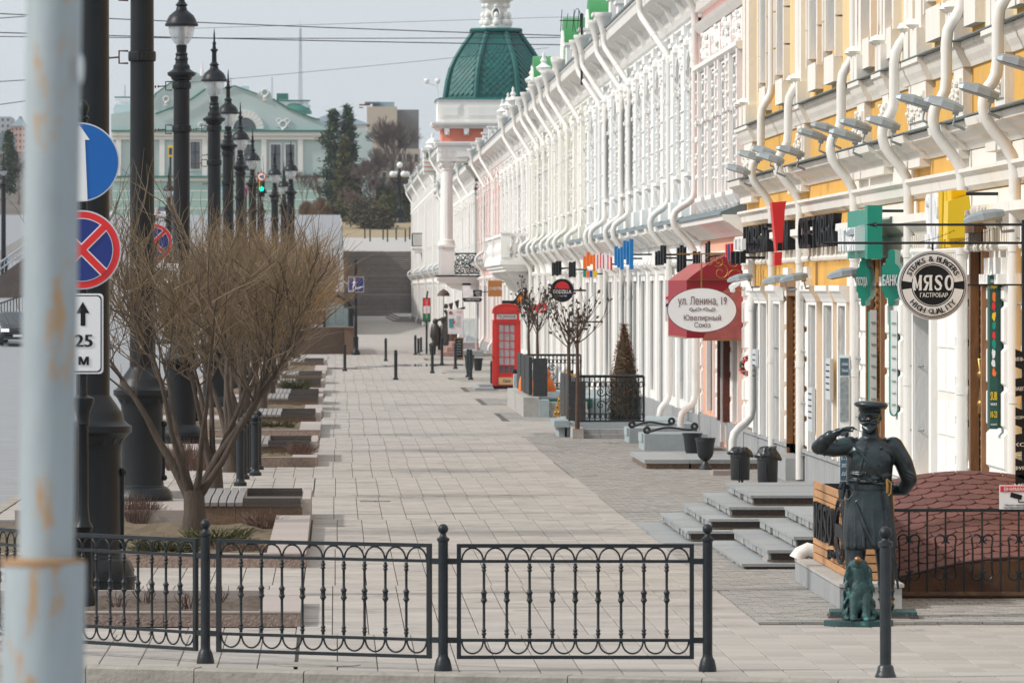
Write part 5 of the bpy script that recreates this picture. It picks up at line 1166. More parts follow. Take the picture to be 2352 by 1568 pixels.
mb = MB(); mb.tube([(6.30,117.48,3.12),(7.28,117.48,3.14)], .012, 5); mb.tube([(6.55,116.88,2.05),(7.28,116.88,2.05)], .012, 5); mb.tube([(6.9,117.08,2.9),(7.28,116.9,2.4)], .008, 4); mb.tube([(6.3,117.48,2.08),(6.3,124,2.08)], .012, 4); obj('frame', mb, brass, aw)
ov = thing('oval_sign', 'white oval hanging sign of the jeweller with the street number', 'sign', (6.51, 116.4, 2.59)); c = at(1612, 712, 116.4); rx, rz = 80*116.4/FV, 51.5*116.4/FV
maroon = mat('maroon_print', (0.11,0.02,0.03), 0.5, 0, 0.05)
def oval(nm, m_, k, y, th): mb = MB(); mb.extr([(c.x+(rx-k)*math.cos(2*PI*i/56), y, c.z+(rz-k)*math.sin(2*PI*i/56)) for i in range(56)], (0,th,0)); return obj(nm, mb, m_, ov)
oval('rim', maroon, 0, 116.36, .08); oval('face', sign_white, .012, 116.352, .01)
def ot(s, y, w, h_=None): p = at(1613, y, 116.4); text('lettering', s, maroon, (p.x, 116.348, p.z), RX, UZ, width=w*116.4/FV, height=(h_*116.4/FV), parent=ov, depth=.003)
ot('ул. Ленина, 19', 693, 112, 24); ot('Ювелирный', 731, 85, 17); ot('Союз', 746, 37, 12.5)
for s in (-1, 1):
    mb = MB(); p = at(1613, 711, 116.35); pts = [(p.x+s*(.01+.22*i/20), 116.346, p.z+.03*math.sin(2*PI*i/20)) for i in range(21)]+[(p.x+s*(.20+.03*math.cos(a)), 116.346, p.z+.0+.028*math.sin(a)) for a in [PI*.1*i for i in range(12)]]; mb.tube(pts, .005, 4); mb.tube([(p.x+s*(.02+.16*i/12), 116.346, p.z-.018*math.sin(PI*i/12)) for i in range(13)], .004, 4); obj('flourish', mb, maroon, ov)
mb = MB(); z = at(0, 583, 116.4).z; mb.box(at(1552,0,116.4).x, 7.3, 116.38, 116.42, z-.012, z+.012); x = at(1611,0,116.4).x; mb.box(x-.012, x+.012, 116.385, 116.415, c.z+rz-.02, z); mb.tube([(6.75,116.4,c.z+rz*.75),(7.3,116.4,2.95)], .012, 5); obj('bracket', mb, brass, ov)
for (px, py, r, sg, a0) in ((1630,600,.12,1,0),(1655,625,.16,-1,2),(1686,602,.13,1,1),(1690,635,.14,-1,3),(1650,600,.10,1,4),(1697,660,.10,1,2)):
    mb = MB(); p = at(px, py, 116.4); scroll(mb, p, r, (1,0,0), (0,0,1), .01, 1.3, .008, a0, sg, 20); obj('scroll', mb, brass, ov)
cam_ = thing('security_camera', 'white dome security camera above the red awning', 'camera', at(1690,658,116)); p = at(1690,655,115.8); mb = MB(); mb.tube([p+Vector((.1,.2,.07)), p+Vector((-.09,-.1,-.04))], .05, 10); mb.ball(p+Vector((-.06,-.05,-.09)), .045); obj('housing', mb, sign_white, cam_, smooth=50); mb = MB(); mb.tube([p+Vector((.1,.2,.05)), p+Vector((.3,.4,.1))], .018, 6); obj('bracket', mb, steel, cam_)
# ================================================================ MID-DISTANCE OBJECTS ALONG THE FACADES
# ---- red telephone box
YT = 194.8; TX = at(1164, 0, YT).x; tb = thing('telephone_box', 'red British telephone box with domed roof and small paned glass', 'phone box', (TX, YT, 0))
w2, d = .40, .80
mb = MB(); mb.box(TX-w2-.02, TX+w2+.02, YT-.02, YT+d+.02, 0, .09); obj('base', mb, sign_black, tb)
b = Bag(tb, red_paint)
for sx in (-1, 1):
    for yy in (YT, YT+d-.1): xa = TX+sx*(w2-.045); b.p('corner_post').box(xa-.06, xa+.06, yy, yy+.1, .09, 2.0); 
    xa = TX+sx*(w2-.14); b.p('door_stile').box(xa-.035, xa+.035, YT+.02, YT+.08, .09, 1.93)
m = b.p('bottom_panel'); m.box(TX-w2+.1, TX+w2-.1, YT+.025, YT+.07, .09, .42)
m = b.p('head'); m.box(TX-w2, TX+w2, YT-.005, YT+d+.005, 1.93, 2.02); m.box(TX-w2-.03, TX+w2+.03, YT-.03, YT+d+.03, 2.02, 2.05); m.box(TX-w2+.03, TX+w2-.03, YT+.03, YT+d-.03, 2.05, 2.24); m.box(TX-w2-.03, TX+w2+.03, YT-.03, YT+d+.03, 2.24, 2.28)
# domed roof with segment pediments
m = MB(); n = 12; seg = [(TX+(w2+.02)*math.cos(PI-PI*i/n), 2.28+.04+.20*math.sin(PI*i/n)) for i in range(n+1)]
m.extr([(TX+w2+.02, YT-.02, 2.28)]+[(TX-w2-.02, YT-.02, 2.28)]+[(x, YT-.02, z) for x, z in seg], (0,d+.04,0)); obj('roof', m, mat('red_sunlit_paint', (0.62,0.05,0.035), 0.5, 0, 0.06, 3), tb, smooth=30)  # paler red than the walls: sunlight on the roof put into its colour
m = MB(); m.tube([(x, YT-.03, z) for x, z in seg], .022, 5); obj('roof_moulding', m, red_paint, tb)
m = MB(); m.extr([(TX+.34*math.cos(PI-PI*i/n), YT-.035, 2.31+.13*math.sin(PI*i/n)) for i in range(n+1)], (0,.03,0)); obj('pediment', m, red_paint, tb)
b.done()
m = MB(); m.box(TX-.30, TX+.30, YT+.015, YT+.03, 2.075, 2.215); tp = obj('sign_panel', m, mat('opal_panel', (0.72,0.73,0.72), 0.4), tb); text('lettering', 'TELEPHONE', sign_black, (TX, YT+.012, 2.145), RX, UZ, height=.085, width=.53, parent=tp, depth=.003)
m = MB(); m.box(TX-.24, TX+.24, YT+.01, YT+.024, .13, .34); tp = obj('brand_panel', m, mat('cream_panel', (0.62,0.42,0.22), 0.5), tb); text('lettering', 'Clarks', sign_black, (TX, YT+.008, .24), RX, UZ, height=.09, width=.23, parent=tp, depth=.003)
pw, ph = .164, .232
for i in range(3):
    for j in range(6):
        x0 = TX-.246+i*pw; z0 = .46+j*.242; m = MB(); m.box(x0+.012, x0+pw-.012, YT+.05, YT+.056, z0+.012, z0+.242-.012); obj('pane', m, mat('booth_pane', (0.55,0.56,0.57), 0.15, 0, 0.5, 2.2, col2=(0.30,0.31,0.33)) if j > 0 else mat('booth_pane_low', (0.12,0.12,0.14), 0.15, 0, 0.4, 2), tb)
m = MB()
for i in range(4): x0 = TX-.246+i*pw; m.box(x0-.012, x0+.012, YT+.03, YT+.07, .42, 1.93)
for j in range(7): z0 = .46+j*.242; m.box(TX-.25, TX+.25, YT+.035, YT+.069, z0-.014, z0+.014)
m.box(TX-.25,TX+.25,YT+.03,YT+.07,.42,.46); obj('glazing_bars', m, red_paint, tb)
for sx in (-1, 1): m = MB(); xa = TX+sx*(w2-.03); m.box(xa-.02, xa+.02, YT+.1, YT+d-.1, .09, 1.95); obj('side_wall', m, red_paint, tb)
m = MB(); m.box(TX-w2+.04, TX+w2-.04, YT+d-.06, YT+d-.02, .09, 1.95); obj('back_wall', m, mat('booth_back', (0.5,0.5,0.5), 0.6, 0, 0.3, 2), tb)
m = MB(); m.tube([(TX-w2-.01,YT,.95),(TX-w2-.06,YT-.05,.95)], .025, 6); obj('handle', m, brass, tb)
# ---- two raised cafe terraces with wrought railings
def railing_panel(par, p0, p1, z0, z1, n, mt=black_iron, rings=True):
    p0, p1 = Vector(p0), Vector(p1); dr = (p1-p0); L = dr.length; u = dr/L
    mb = MB(); mb.tube([p0+Vector((0,0,z1)), p1+Vector((0,0,z1))], .03, 6); obj('top_rail', mb, mt, par)
    mb = MB(); mb.tube([p0+Vector((0,0,z0)), p1+Vector((0,0,z0))], .02, 6); obj('bottom_rail', mb, mt, par)
    for k in range(n+1):
        c = p0+u*(L*k/n); mb = MB(); mb.tube([c+Vector((0,0,z0-.04 if k in (0,n) else z0)), c+Vector((0,0,z1))], .016 if k not in (0, n) else .024, 5)
        for zz in (z0+.10, z1-.16): mb.ball(c+Vector((0,0,zz)), .032, 6, 4, (1,1,1.5))
        obj('bar', mb, mt, par)
        if rings and k < n:
            c2 = c+u*(L/n/2)
            for zz in (z0+.1, z1-.16):
                mb = MB(); r = L/n*.42; mb.tube([c2+u*(r*math.cos(2*PI*i/12))+Vector((0,0,zz+r*1.1*math.sin(2*PI*i/12))) for i in range(12)], .011, 4, closed=True); obj('ring', mb, mt, par)
    c = p0+u*(L*.42); zc = (z0+z1)/2
    for s in (-1, 1):
        for v in (-1, 1):
            mb = MB(); scroll(mb, c+u*(s*.1)+Vector((0,0,zc+v*.13)), .1, u, (0,0,1), .01, 1.3, .012, 0 if s < 0 else PI, s*v, 16); obj('scroll', mb, mt, par)
t2 = thing('cafe_terrace', 'nearer raised cafe terrace with black railing around the wrapped cone tree', 'terrace', (5.4, 130, 0))
mb = MB(); mb.box(4.78, 7.2, 131.0, 139, 0, .27); obj('deck', mb, concrete_blue, t2); mb = MB(); mb.box(4.94, 6.1, 130.9, 130.985, .06, .165); obj('green_board', mb, concrete_green, t2)
mb = MB(); mb.box(4.76, 6.2, 130.85, 130.98, .17, .30); obj('edge_beam', mb, concrete_blue, t2)
mb = MB(); mb.box(4.70, 4.92, 129.8, 130.8, 0, .21); mb.box(4.70,4.78,130.8,139,0,.25); obj('pedestal', mb, concrete, t2)
for j in range(2):
    for i in range(3): mb = MB(); mb.box(4.925+i*.34, 4.925+(i+1)*.34-.006, 129.9+j*.45, 131, j*.09, (j+1)*.09-.004); obj('step_stone', mb, granite_grey, t2)
for i in range(3): mb = MB(); mb.box(4.5-.05, 4.98, 130.2+i*1.2, 131.3+i*1.2, .28, .38); 
railing_panel(t2, (4.86,130.9,0), (6.16,130.9,0), .33, 1.22, 12)
for yy in (131.2, 134.2, 137.2):
    mb = MB(); mb.box(4.80, 4.86, yy, yy+2.7, .32, 1.18); obj('screen_panel', mb, mat('dark_screen', (0.03,0.032,0.034), 0.7, 0, 0.5, 20, spot=(0.09,0.075,0.06), spot_at=0.62, spot_scale=9), t2)
mb = MB(); mb.box(4.66,5.0,130.86,131.0,.33,1.12); obj('screen_panel', mb, MATS['dark_screen'], t2)
gb = thing('stone_bench', 'pale blue stone bench by the corner of the nearer terrace', 'bench', (4.55, 132, 0))
q0, q1 = at(1273,985,131), at(1322,966,131); mb = MB(); mb.box(q0.x, 4.69, 131, 133.5, q1.z-.13, q1.z); obj('seat', mb, concrete_blue, gb)
for x in (q0.x+.1, q0.x+.26): mb = MB(); mb.box(x, x+.12, 131.2, 133.2, 0, q1.z-.13); obj('leg', mb, concrete_blue, gb)
t1 = thing('cafe_terrace', 'farther raised cafe terrace with dark screens and orange pumpkin', 'terrace', (5, 151, 0))
q0 = at(1203,957,151.6); mb = MB(); mb.box(4.42, 7.2, 153, 166, 0, .42); obj('deck', mb, concrete_blue, t1); mb = MB(); mb.box(4.97, 6.0, 152.9, 152.99, .2, .40); obj('green_board', mb, concrete_green, t1)
mb = MB(); mb.box(4.36, 4.72, 151.8, 166, 0, .46); obj('low_wall', mb, concrete, t1)
mb = MB(); mb.box(4.72, 4.95, 151.6, 152.6, .0, .40); obj('pedestal', mb, concrete_blue, t1)
for j in range(2):
    for i in range(3): mb = MB(); mb.box(4.96+i*.3, 4.96+(i+1)*.3-.006, 151.7+j*.6, 153, j*.17, (j+1)*.17-.006); obj('step_stone', mb, concrete, t1)
railing_panel(t1, (4.8,165.5,0), (6.2,165.5,0), .45, 1.30, 14)
for yy in (153, 156.5, 160): mb = MB(); mb.box(4.52, 4.60, yy, yy+3.1, .5, 1.38); obj('screen_panel', mb, MATS['dark_screen'], t1)
mb = MB(); mb.box(4.62, 4.95, 152.9, 153.0, .46, 1.35); obj('screen_panel', mb, MATS['dark_screen'], t1)
pk_ = thing('pumpkin', 'big orange pumpkin decoration standing at the dark terrace screen', 'pumpkin', at(1208,930,160)); c = at(1208,890,160)
mb = MB()
for k in range(7): a = 2*PI*k/7; mb._ball(c+Vector((.07*math.cos(a), .07*math.sin(a), 0)), .17, 8, 7, (.7,.7,2.1))
obj('shell', mb, mat('pumpkin', (0.80,0.20,0.015), 0.45, 0, 0.1), pk_, smooth=60)
mb = MB(); mb.tube([c+Vector((0,0,.42)), c+Vector((.03,0,.56))], .04, 6); obj('stem', mb, bronze_brown, pk_)
oc = thing('orange_figure', 'orange cloth figure sitting behind the far terrace railing', 'decoration', at(1252,915,163)); c = at(1252,885,163)
mb = MB(); mb.lathe([(.24,-.25),(.28,-.1),(.2,.1),(.12,.2),(.15,.28),(.11,.38),(.02,.42)], c, 12); obj('body', mb, mat('orange_cloth', (0.75,0.16,0.02), 0.8, 0, 0.2, 8, 0.5, 15), oc, smooth=50)
mb = MB(); mb.box(c.x-.3, c.x+.4, c.y-.1, c.y+.5, c.z-.6, c.z-.25); obj('crate', mb, mat('crate_wood', (0.13,0.05,0.03), 0.7, 0, 0.3, 5), oc)
# ---- tapering tree wrapped in brown twine
cone = thing('wrapped_cone_tree', 'tall cone tree wrapped in dry brown branches on the nearer terrace', 'tree', (at(1434,0,134).x, 134, .27)); C0 = Vector((at(1434,0,134).x, 134, .27))
mb = MB(); mb.lathe([(.2,0),(.26,.5)], C0+Vector((.12,0,0)), 10); obj('pot', mb, plastic_black, cone)
def cr(t): return .44*(1-t)**.85*(.7+.9*min(t, .35)) + .015
mb = MB(); mb.lathe([(cr(k/10)*.86, k/10*1.98) for k in range(11)], C0, 12); obj('core', mb, mat('cone_core', (0.045,0.035,0.018), 0.9, 0, 0.4, 12), cone)
mb1, mb2, mb3 = MB(), MB(), MB()
for k in range(1500):
    t = R.random()**1.25; a = R.uniform(0, 2*PI); r = cr(t)*R.uniform(.84, 1.06); p = C0+Vector((r*math.cos(a), r*math.sin(a), 1.98*t)); tan = Vector((-math.sin(a), math.cos(a), 0)); L = R.uniform(.05, .14); d = tan*R.choice((-1,1))*R.uniform(.5, 1)+Vector((0,0,R.uniform(-.55,.5)))
    sel = mb1 if (t > .42 and R.random() < .85) or R.random() < .2 else (mb2 if R.random() < .6 else mb3)
    q = p+d.normalized()*L + Vector((math.cos(a),math.sin(a),0))*R.uniform(-.01,.03); nrm = Vector((0,0,1)).cross(d).normalized()*.008
    sel.add([p-nrm, p+nrm, q+nrm*.5+Vector((0,0,.006)), q-nrm*.5], [(0,1,2,3)])
for m_, nm, cc in ((mb1,'dry_branches',(0.33,0.15,0.055)),(mb2,'green_needles',(0.085,0.08,0.03)),(mb3,'brown_needles',(0.17,0.085,0.03))): obj(nm, m_, mat(nm, cc, 0.85, 0, 0.35, 14), cone, fix=False)['kind'] = 'stuff'
# ---- slender metal trees with bronze leaves
def metal_tree(x, ytop, ybase, Y, yfork, spread, label, seed):
    rr = random.Random(seed); B = at(x, ybase, Y); s = Y/FV; t = thing('metal_tree', label, 'tree', B, 'metal trees beside the cafe terraces'); Ht = (ybase-ytop)*s; F = B+Vector((0,0,(ybase-yfork)*s))
    mb = MB(); mb.tube([B, B+Vector((.01,0,.5*(F.z-B.z))), F, F+Vector((.01,0,(Ht-(F.z-B.z))*.9))], [.052,.045,.035,.012], 8); obj('trunk', mb, bronze_brown, t, smooth=60)
    br, lf = MB(), MB()
    for k in range(11):
        a = rr.uniform(0, 2*PI); el = rr.uniform(.5, 1.2); z0 = rr.uniform(-.02, .5)*(Ht-(F.z-B.z)); L = rr.uniform(.5, .95)*spread*s*(1.1-.4*z0)
        p = F+Vector((0,0,z0)); pts = [p]; d = Vector((math.cos(a)*math.cos(el), math.sin(a)*math.cos(el), math.sin(el)))
        for i in range(5): pts.append(pts[-1]+d*L*.26); d = (d+Vector((rr.uniform(-.12,.12), rr.uniform(-.12,.12), .16))).normalized()
        br.tube(pts, [.013,.011,.009,.008,.006,.005], 4)
        for i in range(2, 6):
            for q in range(rr.choice((1,1,2))):
                e = pts[i]+Vector((rr.uniform(-.1,.1), rr.uniform(-.1,.1), rr.uniform(0,.12))); br.tube([pts[i-1], e], .005, 3)
                n = Vector((rr.uniform(-1,1), rr.uniform(-1,1), rr.uniform(.2,1.2))).normalized(); o = n.orthogonal().normalized(); w = n.cross(o); l = rr.uniform(.075,.12)
                lf.add([e, e+n*l*.5+o*l*.36, e+n*l, e+n*l*.5-o*l*.36, e+n*l*.5+w*.012], [(0,1,4),(1,2,4),(2,3,4),(3,0,4)])
    obj('branches', br, bronze_brown, t); obj('leaves', lf, mat('bronze_leaf', (0.05,0.03,0.02), 0.5, 0.3, 0.4, 20), t)
metal_tree(1326, 712, 985, 129.6, 812, 105, 'bronze-leaved metal tree at the left corner of the nearer terrace', 3)
metal_tree(1306, 708, 966, 132.5, 800, 100, 'metal tree with bronze leaves behind the gilded boards', 4)
metal_tree(1234, 695, 914, 158, 778, 84, 'right metal tree of the pair by the red telephone box', 5)
metal_tree(1214, 690, 905, 164, 770, 88, 'left metal tree of the pair by the red telephone box', 6)
ge = thing('gilded_boards', 'gilded picture frame boards leaning between the two terraces', 'frames', gp(1292, 965)); 
for k, (xb, yb_, xt, yt, w, m_) in enumerate([(1278,958,1302,846,7,brass),(1287,962,1312,850,6,sign_black),(1293,960,1316,858,7,mat('gilt', (0.5,0.27,0.09), 0.45, 0.4, 0.3, 8)),(1270,955,1292,880,8,brass)]):
    Y = 142+k*.15; a, c = at(xb,yb_,Y), at(xt,yt,Y+.3); ww = w*Y/FV; mb = MB(); mb.extr([a, a+Vector((ww,0,0)), c+Vector((ww,0,0)), c], (0,.06,0)); obj('board', mb, m_, ge)
    for i in range(5): p = a+(c-a)*(i+.5)/5; mb = MB(); mb.ball(p+Vector((ww/2,-.02,0)), .035, 7, 5); obj('rosette', mb, brass, ge)
cb = thing('concrete_block', 'small pale blue concrete block beside the pumpkin', 'block', gp(1196, 914)); q = gp(1196,912); mb = MB(); mb.box(q.x-.18, q.x+.05, q.y, q.y+1, .08, .62); mb.box(q.x+.05, q.x+.34, q.y-.2, q.y+.9, .0, .6); mb.box(q.x-.3,q.x+.36,q.y-.3,q.y+1.2,-.02,.1); obj('block', mb, concrete_blue, cb); mb = MB(); mb.tube([(q.x-.2,q.y+.2,.72),(q.x,q.y+.2,.68),(q.x+.3,q.y+.2,.66)], .06, 7); obj('scroll', mb, sign_black, cb)
# ---- hanging signs further down
gz = thing('round_sign', 'round black noodle bar sign with red wave top hanging from a white house', 'sign', at(1291,667,190)); c = at(1291,667,190); rg = 27*190/FV
disc('board', sign_black, c, 0, rg, 189.95, gz, .12)
for k in range(5): disc('wave', sign_red, Vector((c.x, 0, c.z+.05)), rg*(.62-.13*k)-.038, rg*(.62-.13*k)-.006, 189.94, gz, .004, 0, PI, 20)
disc('wave_ground', mat('sign_deep_red', (0.45,0.012,0.016), 0.4), Vector((c.x,0,c.z+.05)), 0, rg*.62, 189.945, gz, .004, 0, PI, 20)
text('lettering', 'GODZILLA', sign_white, (c.x, 189.94, c.z-.035), RX, UZ, height=.105, width=rg*1.55, parent=gz, depth=.004, bold=.012); text('lettering', 'лапша бар', sign_white, (c.x, 189.94, c.z-.16), RX, UZ, height=.05, width=rg*.85, parent=gz, depth=.004)
mb = MB(); mb.tube([(c.x+rg,190,c.z),(7.3,190,c.z)], .03, 5); obj('bracket', mb, black_iron, gz)
def blades(name, label, x0, x1, y0, y1, m, n, X=6.75, rag=.3, cat='sign', extra=None, depth=.3):
    # block letters seen nearly end on: n thick blades
    t = thing(name, label, cat, at((x0+x1)/2, y1, fy((x0+x1)/2, X)))
    for i in range(n):
        xx = x0+(x1-x0)*(i+.5)/n; Y = fy(xx, X); p0, p1 = at(xx, y1-R.random()*rag*(y1-y0), Y), at(xx, y0+R.random()*rag*(y1-y0), Y); hw = (x1-x0)/n*.52*Y/FV
        mb = MB(); mb.box(p0.x-hw, p0.x+hw*1.2, Y, Y+depth, p0.z, p1.z)
        if n > 2 and i % 2: mb.box(p0.x+hw*.3, p0.x+hw*1.35, Y-depth*.4, Y-.003, (p0.z*2+p1.z)/3, (p0.z+2*p1.z)/3)
        obj('letter', mb, m if not isinstance(m, list) else m[i % len(m)], t)
    mb = MB(); Y = fy((x0+x1)/2, X); z = (p0.z+p1.z)/2; mb.box(X, 7.3, Y+.05, Y+.1, z-.02, z+.02); obj('bracket', mb, black_iron, t)
    return t
bl = mat('letter_blue', (0.0,0.17,0.46), 0.4, 0, 0.06); 
blades('letter_sign', 'large bright blue block letter sign on the white house', 1412, 1432, 560, 620, bl, 3, rag=.2); blades('letter_sign', 'tallest bright blue letters at the right end of the blue sign', 1432, 1454, 541, 627, bl, 3, rag=.45)
blades('letter_sign', 'orange block letters left of the red and white sign', 1340, 1370, 574, 622, sign_orange, 4, rag=.4)
blades('colour_strip', 'strip of coloured squares under the orange letters', 1340, 1370, 620, 637, [sign_green, sign_orange, sign_blue, sign_yellow], 4, rag=.1)
t = blades('letter_sign', 'red and white striped letter sign between orange and blue signs', 1369, 1406, 580, 624, [sign_white, sign_red, sign_white, sign_red, sign_white, sign_red, sign_white], 11, rag=.25)
for a in [(1268,1276,600,634,'left half of the dark lightboxes above the round noodle bar sign'),(1277,1289,598,634,'dark lightbox just right of the lightest one above the noodle bar sign'),(1307,1322,599,639,'tall dark lightbox right above the round noodle bar sign'),(1506,1518,575,610,'small black letter sign on the pale blue house'),(1518,1530,562,610,'tall black letter sign on the pale blue house'),(1556,1576,562,628,'black shoe-shaped letter sign over the awning'),(1593,1612,577,620,'dark tapered box sign above the awning'),(1622,1631,552,612,'tall narrow black sign beside the white letters'),(1680,1712,577,608,'dark box sign at the right above the awning')]:
    blades('lightbox', a[4], a[0], a[1], a[2], a[3], sign_black, 2 if a[1]-a[0] < 13 else 3, rag=.12, cat='sign')
blades('letter_sign', 'white block letters between dark signs above the awning', 1611, 1622, 565, 608, sign_white, 3, rag=.2); blades('letter_sign', 'blue and red letters above the right of the awning', 1668, 1684, 556, 605, [sign_red, sign_navy, sign_red], 3, rag=.3); blades('letter_sign', 'white box letters at the pink corner above the awning', 1688, 1712, 548, 576, sign_white, 3, rag=.1)
wbd = thing('salon_board', 'white bolted board with red and blue print left of the awning', 'sign', at(1535,690,124)); q0, q1 = at(1528,738,126), at(1543,643,126); mb = MB(); mb.box(q0.x, q1.x, 126, 126.1, q0.z, q1.z); obj('board', mb, sign_white, wbd)
for k in range(5): mb = MB(); mb.ball((q1.x-.02, 125.97, q0.z+.08+k*.16), .022); obj('bolt', mb, steel, wbd)
for k, m_ in enumerate((sign_red, sign_white, sign_navy)): mb = MB(); z = (q0.z+q1.z)/2+.02-k*.07; mb.extr([(q0.x+.01,125.98,z),(q1.x-.03,125.98,z+.03),(q1.x-.03,125.98,z+.08),(q0.x+.01,125.98,z+.05)], (0,.015,0)); obj('stripe', mb, m_, wbd)
ch = thing('shop_sign', 'square brown shoe shop sign with white capitals', 'sign', at(1137,662,282)); q0, q1 = at(1121,681,282), at(1153,644,282); mb = MB(); mb.box(q0.x, q1.x, 282, 282.15, q0.z, q1.z); obj('board', mb, mat('sign_brown', (0.40,0.15,0.03), 0.5, 0, 0.06), ch); text('lettering', 'CHESTER', sign_white, ((q0.x+q1.x)/2+.03, 281.98, (q0.z+q1.z)/2), RX, UZ, height=.13, width=.56, parent=ch, depth=.004)
mb = MB(); mb.box(q1.x, 7.3, 282.05, 282.1, q1.z-.1, q1.z-.05); obj('bracket', mb, black_iron, ch)
db = thing('night_bar_board', 'black square board behind the butterfly sculpture', 'sign', at(1171,705,230)); q0, q1 = at(1153,718,232), at(1191,690,232); mb = MB(); mb.box(q0.x, q1.x, 232, 232.1, q0.z, q1.z); mb.box(q1.x, 7.3, 232.02, 232.06, q1.z-.05, q1.z-.02); obj('board', mb, sign_black, db); text('lettering', 'авторский стиль', sign_white, ((q0.x+q1.x)/2, 231.98, q0.z+.06), RX, UZ, height=.045, width=.5, parent=db, depth=.004)
bt_ = thing('butterfly', 'orange, black and blue butterfly sculpture above the red telephone box', 'sculpture', at(1188,690,225)); Yb = 225
def poly_px(pts, Y, th): return [at(x, y, Y) for x, y in pts], th
for pts, m_, dy in (([(1184,712),(1160,717),(1166,702),(1180,694),(1192,700)], sign_black, .02),([(1186,710),(1164,713),(1172,701),(1184,697)], sign_orange, .0),([(1190,704),(1180,690),(1190,676),(1204,659),(1211,664),(1209,686),(1203,697)], sign_black, .05),([(1191,700),(1186,690),(1194,678),(1203,668),(1204,684),(1198,695)], sign_orange, .03),([(1194,686),(1198,676),(1201,680),(1197,690)], sign_yellow, .01),([(1162,715),(1168,712),(1180,714),(1178,718)], sign_navy, .0)):
    mb = MB(); mb.extr([at(x, y, Yb) + Vector((0,dy-.05,0)) for x, y in pts], (0,.02,0)); obj('wing', mb, m_, bt_)
for k in range(7): p = at(R.choice((1168,1174,1190,1197,1203,1206)), R.uniform(664,714), Yb-.1); mb = MB(); mb.ball(p, .035, 6, 4); obj('wing_spot', mb, R.choice((sign_white, sign_black, sign_yellow)), bt_)
mb = MB(); mb.tube([at(1182,716,Yb-.1), at(1196,703,Yb-.1)], .06, 6); mb.tube([at(1190,708,Yb),at(1190,708,Yb)+Vector((.6,0,.02))], .015, 4); obj('body', mb, bronze_brown, bt_)
sh = thing('shoe_sign', 'red shoe-shaped hanging sign between the metal trees', 'sign', at(1240,706,205)); mb = MB(); mb.extr([at(x, y, 205) for x, y in ((1213,718),(1214,705),(1222,700),(1230,704),(1240,693),(1245,698),(1252,693),(1257,703),(1257,718),(1236,719),(1228,712))], (0,.06,0)); obj('board', mb, sign_red, sh)
for a, b_ in (((1236,712),(1255,710)),((1238,702),(1250,712)),((1234,706),(1240,716))): mb = MB(); mb.tube([at(*a, 204.98), at(*b_, 204.98)], .012, 4); obj('line_print', mb, sign_white, sh)
for k, (x, y0, y1, lab) in enumerate(((1201,694,728,'left white lantern box with green ends behind the metal trees'),(1311,716,762,'right white lantern box with green ends by the nearer metal trees'))):
    Y = 175 if k else 215; X = at(x,0,Y).x; t = thing('lantern_box', lab, 'lantern', at(x, y1, Y)); z0, z1 = at(0,y1,Y).z, at(0,y0,Y).z; hw = 8*Y/FV
    for nm, a, b_, m_ in (('cap', .82, 1, sign_green), ('tube', .2, .82, sign_white), ('foot', 0, .2, MATS['banner_green'])): mb = MB(); mb.box(X-hw*.5, X+hw*.8, Y, Y+.3, z0+(z1-z0)*a, z0+(z1-z0)*b_); obj(nm, mb, m_, t)
    mb = MB(); mb.tube([(X+hw*.6,Y+.1,z0+(z1-z0)*.5),(7.3,Y+.1,z0+(z1-z0)*.5)], .02, 4); obj('bracket', mb, black_iron, t)
# ---- far cluster by the tower: coffee sign, playbill, pizza sign, bronze couple, door
Yc = 292
cf = thing('coffee_sign', 'black and white coffee sign shaped as a hand with paper cup', 'sign', at(1083,670,Yc))
def bp(par, nm, m_, pts, Y, th=.05): mb = MB(); mb.extr([at(x, y, Y) for x, y in pts], (0,th,0)); return obj(nm, mb, m_, par)
bp(cf,'cup',sign_white,[(1062,655),(1081,655),(1078,678),(1064,678)],Yc); bp(cf,'lid',sign_black,[(1060,655),(1063,650),(1080,650),(1083,655)],Yc-.01); bp(cf,'hand',sign_white,[(1072,664),(1086,664),(1087,680),(1064,681),(1064,670)],Yc-.03); bp(cf,'price_board',sign_black,[(1086,666),(1107,666),(1107,681),(1086,681)],Yc); bp(cf,'ribbon',sign_black,[(1061,685),(1066,683),(1103,683),(1108,687),(1104,693),(1066,693)],Yc); bp(cf,'ribbon_edge',sign_white,[(1060,682.5),(1108,682.5),(1108,684),(1060,684)],Yc-.02)
for s, x, y, w in (('Кофе',1097,669.5,10),('на вынос',1097,673,14),('59р.',1099,678,10),('COFFEE ANYTIME',1085,688,32)): p = at(x,y,Yc-.03); text('lettering', s, sign_white, (p.x, Yc-.03, p.z), RX, UZ, height=(3.6 if s != '59р.' else 5)*Yc/FV, width=w*Yc/FV, parent=cf, depth=.004)
mb = MB(); p = at(1105,670,Yc); mb.box(p.x, 7.3, Yc+.02, Yc+.04, p.z-.02, p.z+.02); obj('bracket', mb, black_iron, cf)
pb = thing('theatre_poster', 'white theatre playbill board with red and green print on a bronze post', 'poster', gp(1045, 806)); Y = 300
bp(pb,'board',sign_white,[(1028,710),(1066,710),(1062,767),(1029,767)],Y)
p = at(1055,716,Y-.02); text('lettering','ТЕАТР',sign_red,(p.x,Y-.02,p.z),RX,UZ,height=.09,width=.3,parent=pb,depth=.004)
bp(pb,'logo',sign_red,[(1031,716),(1035,714),(1035,722),(1031,721)],Y-.02,.01); bp(pb,'logo',sign_green,[(1035,714),(1039,716),(1039,721),(1035,722)],Y-.02,.01)
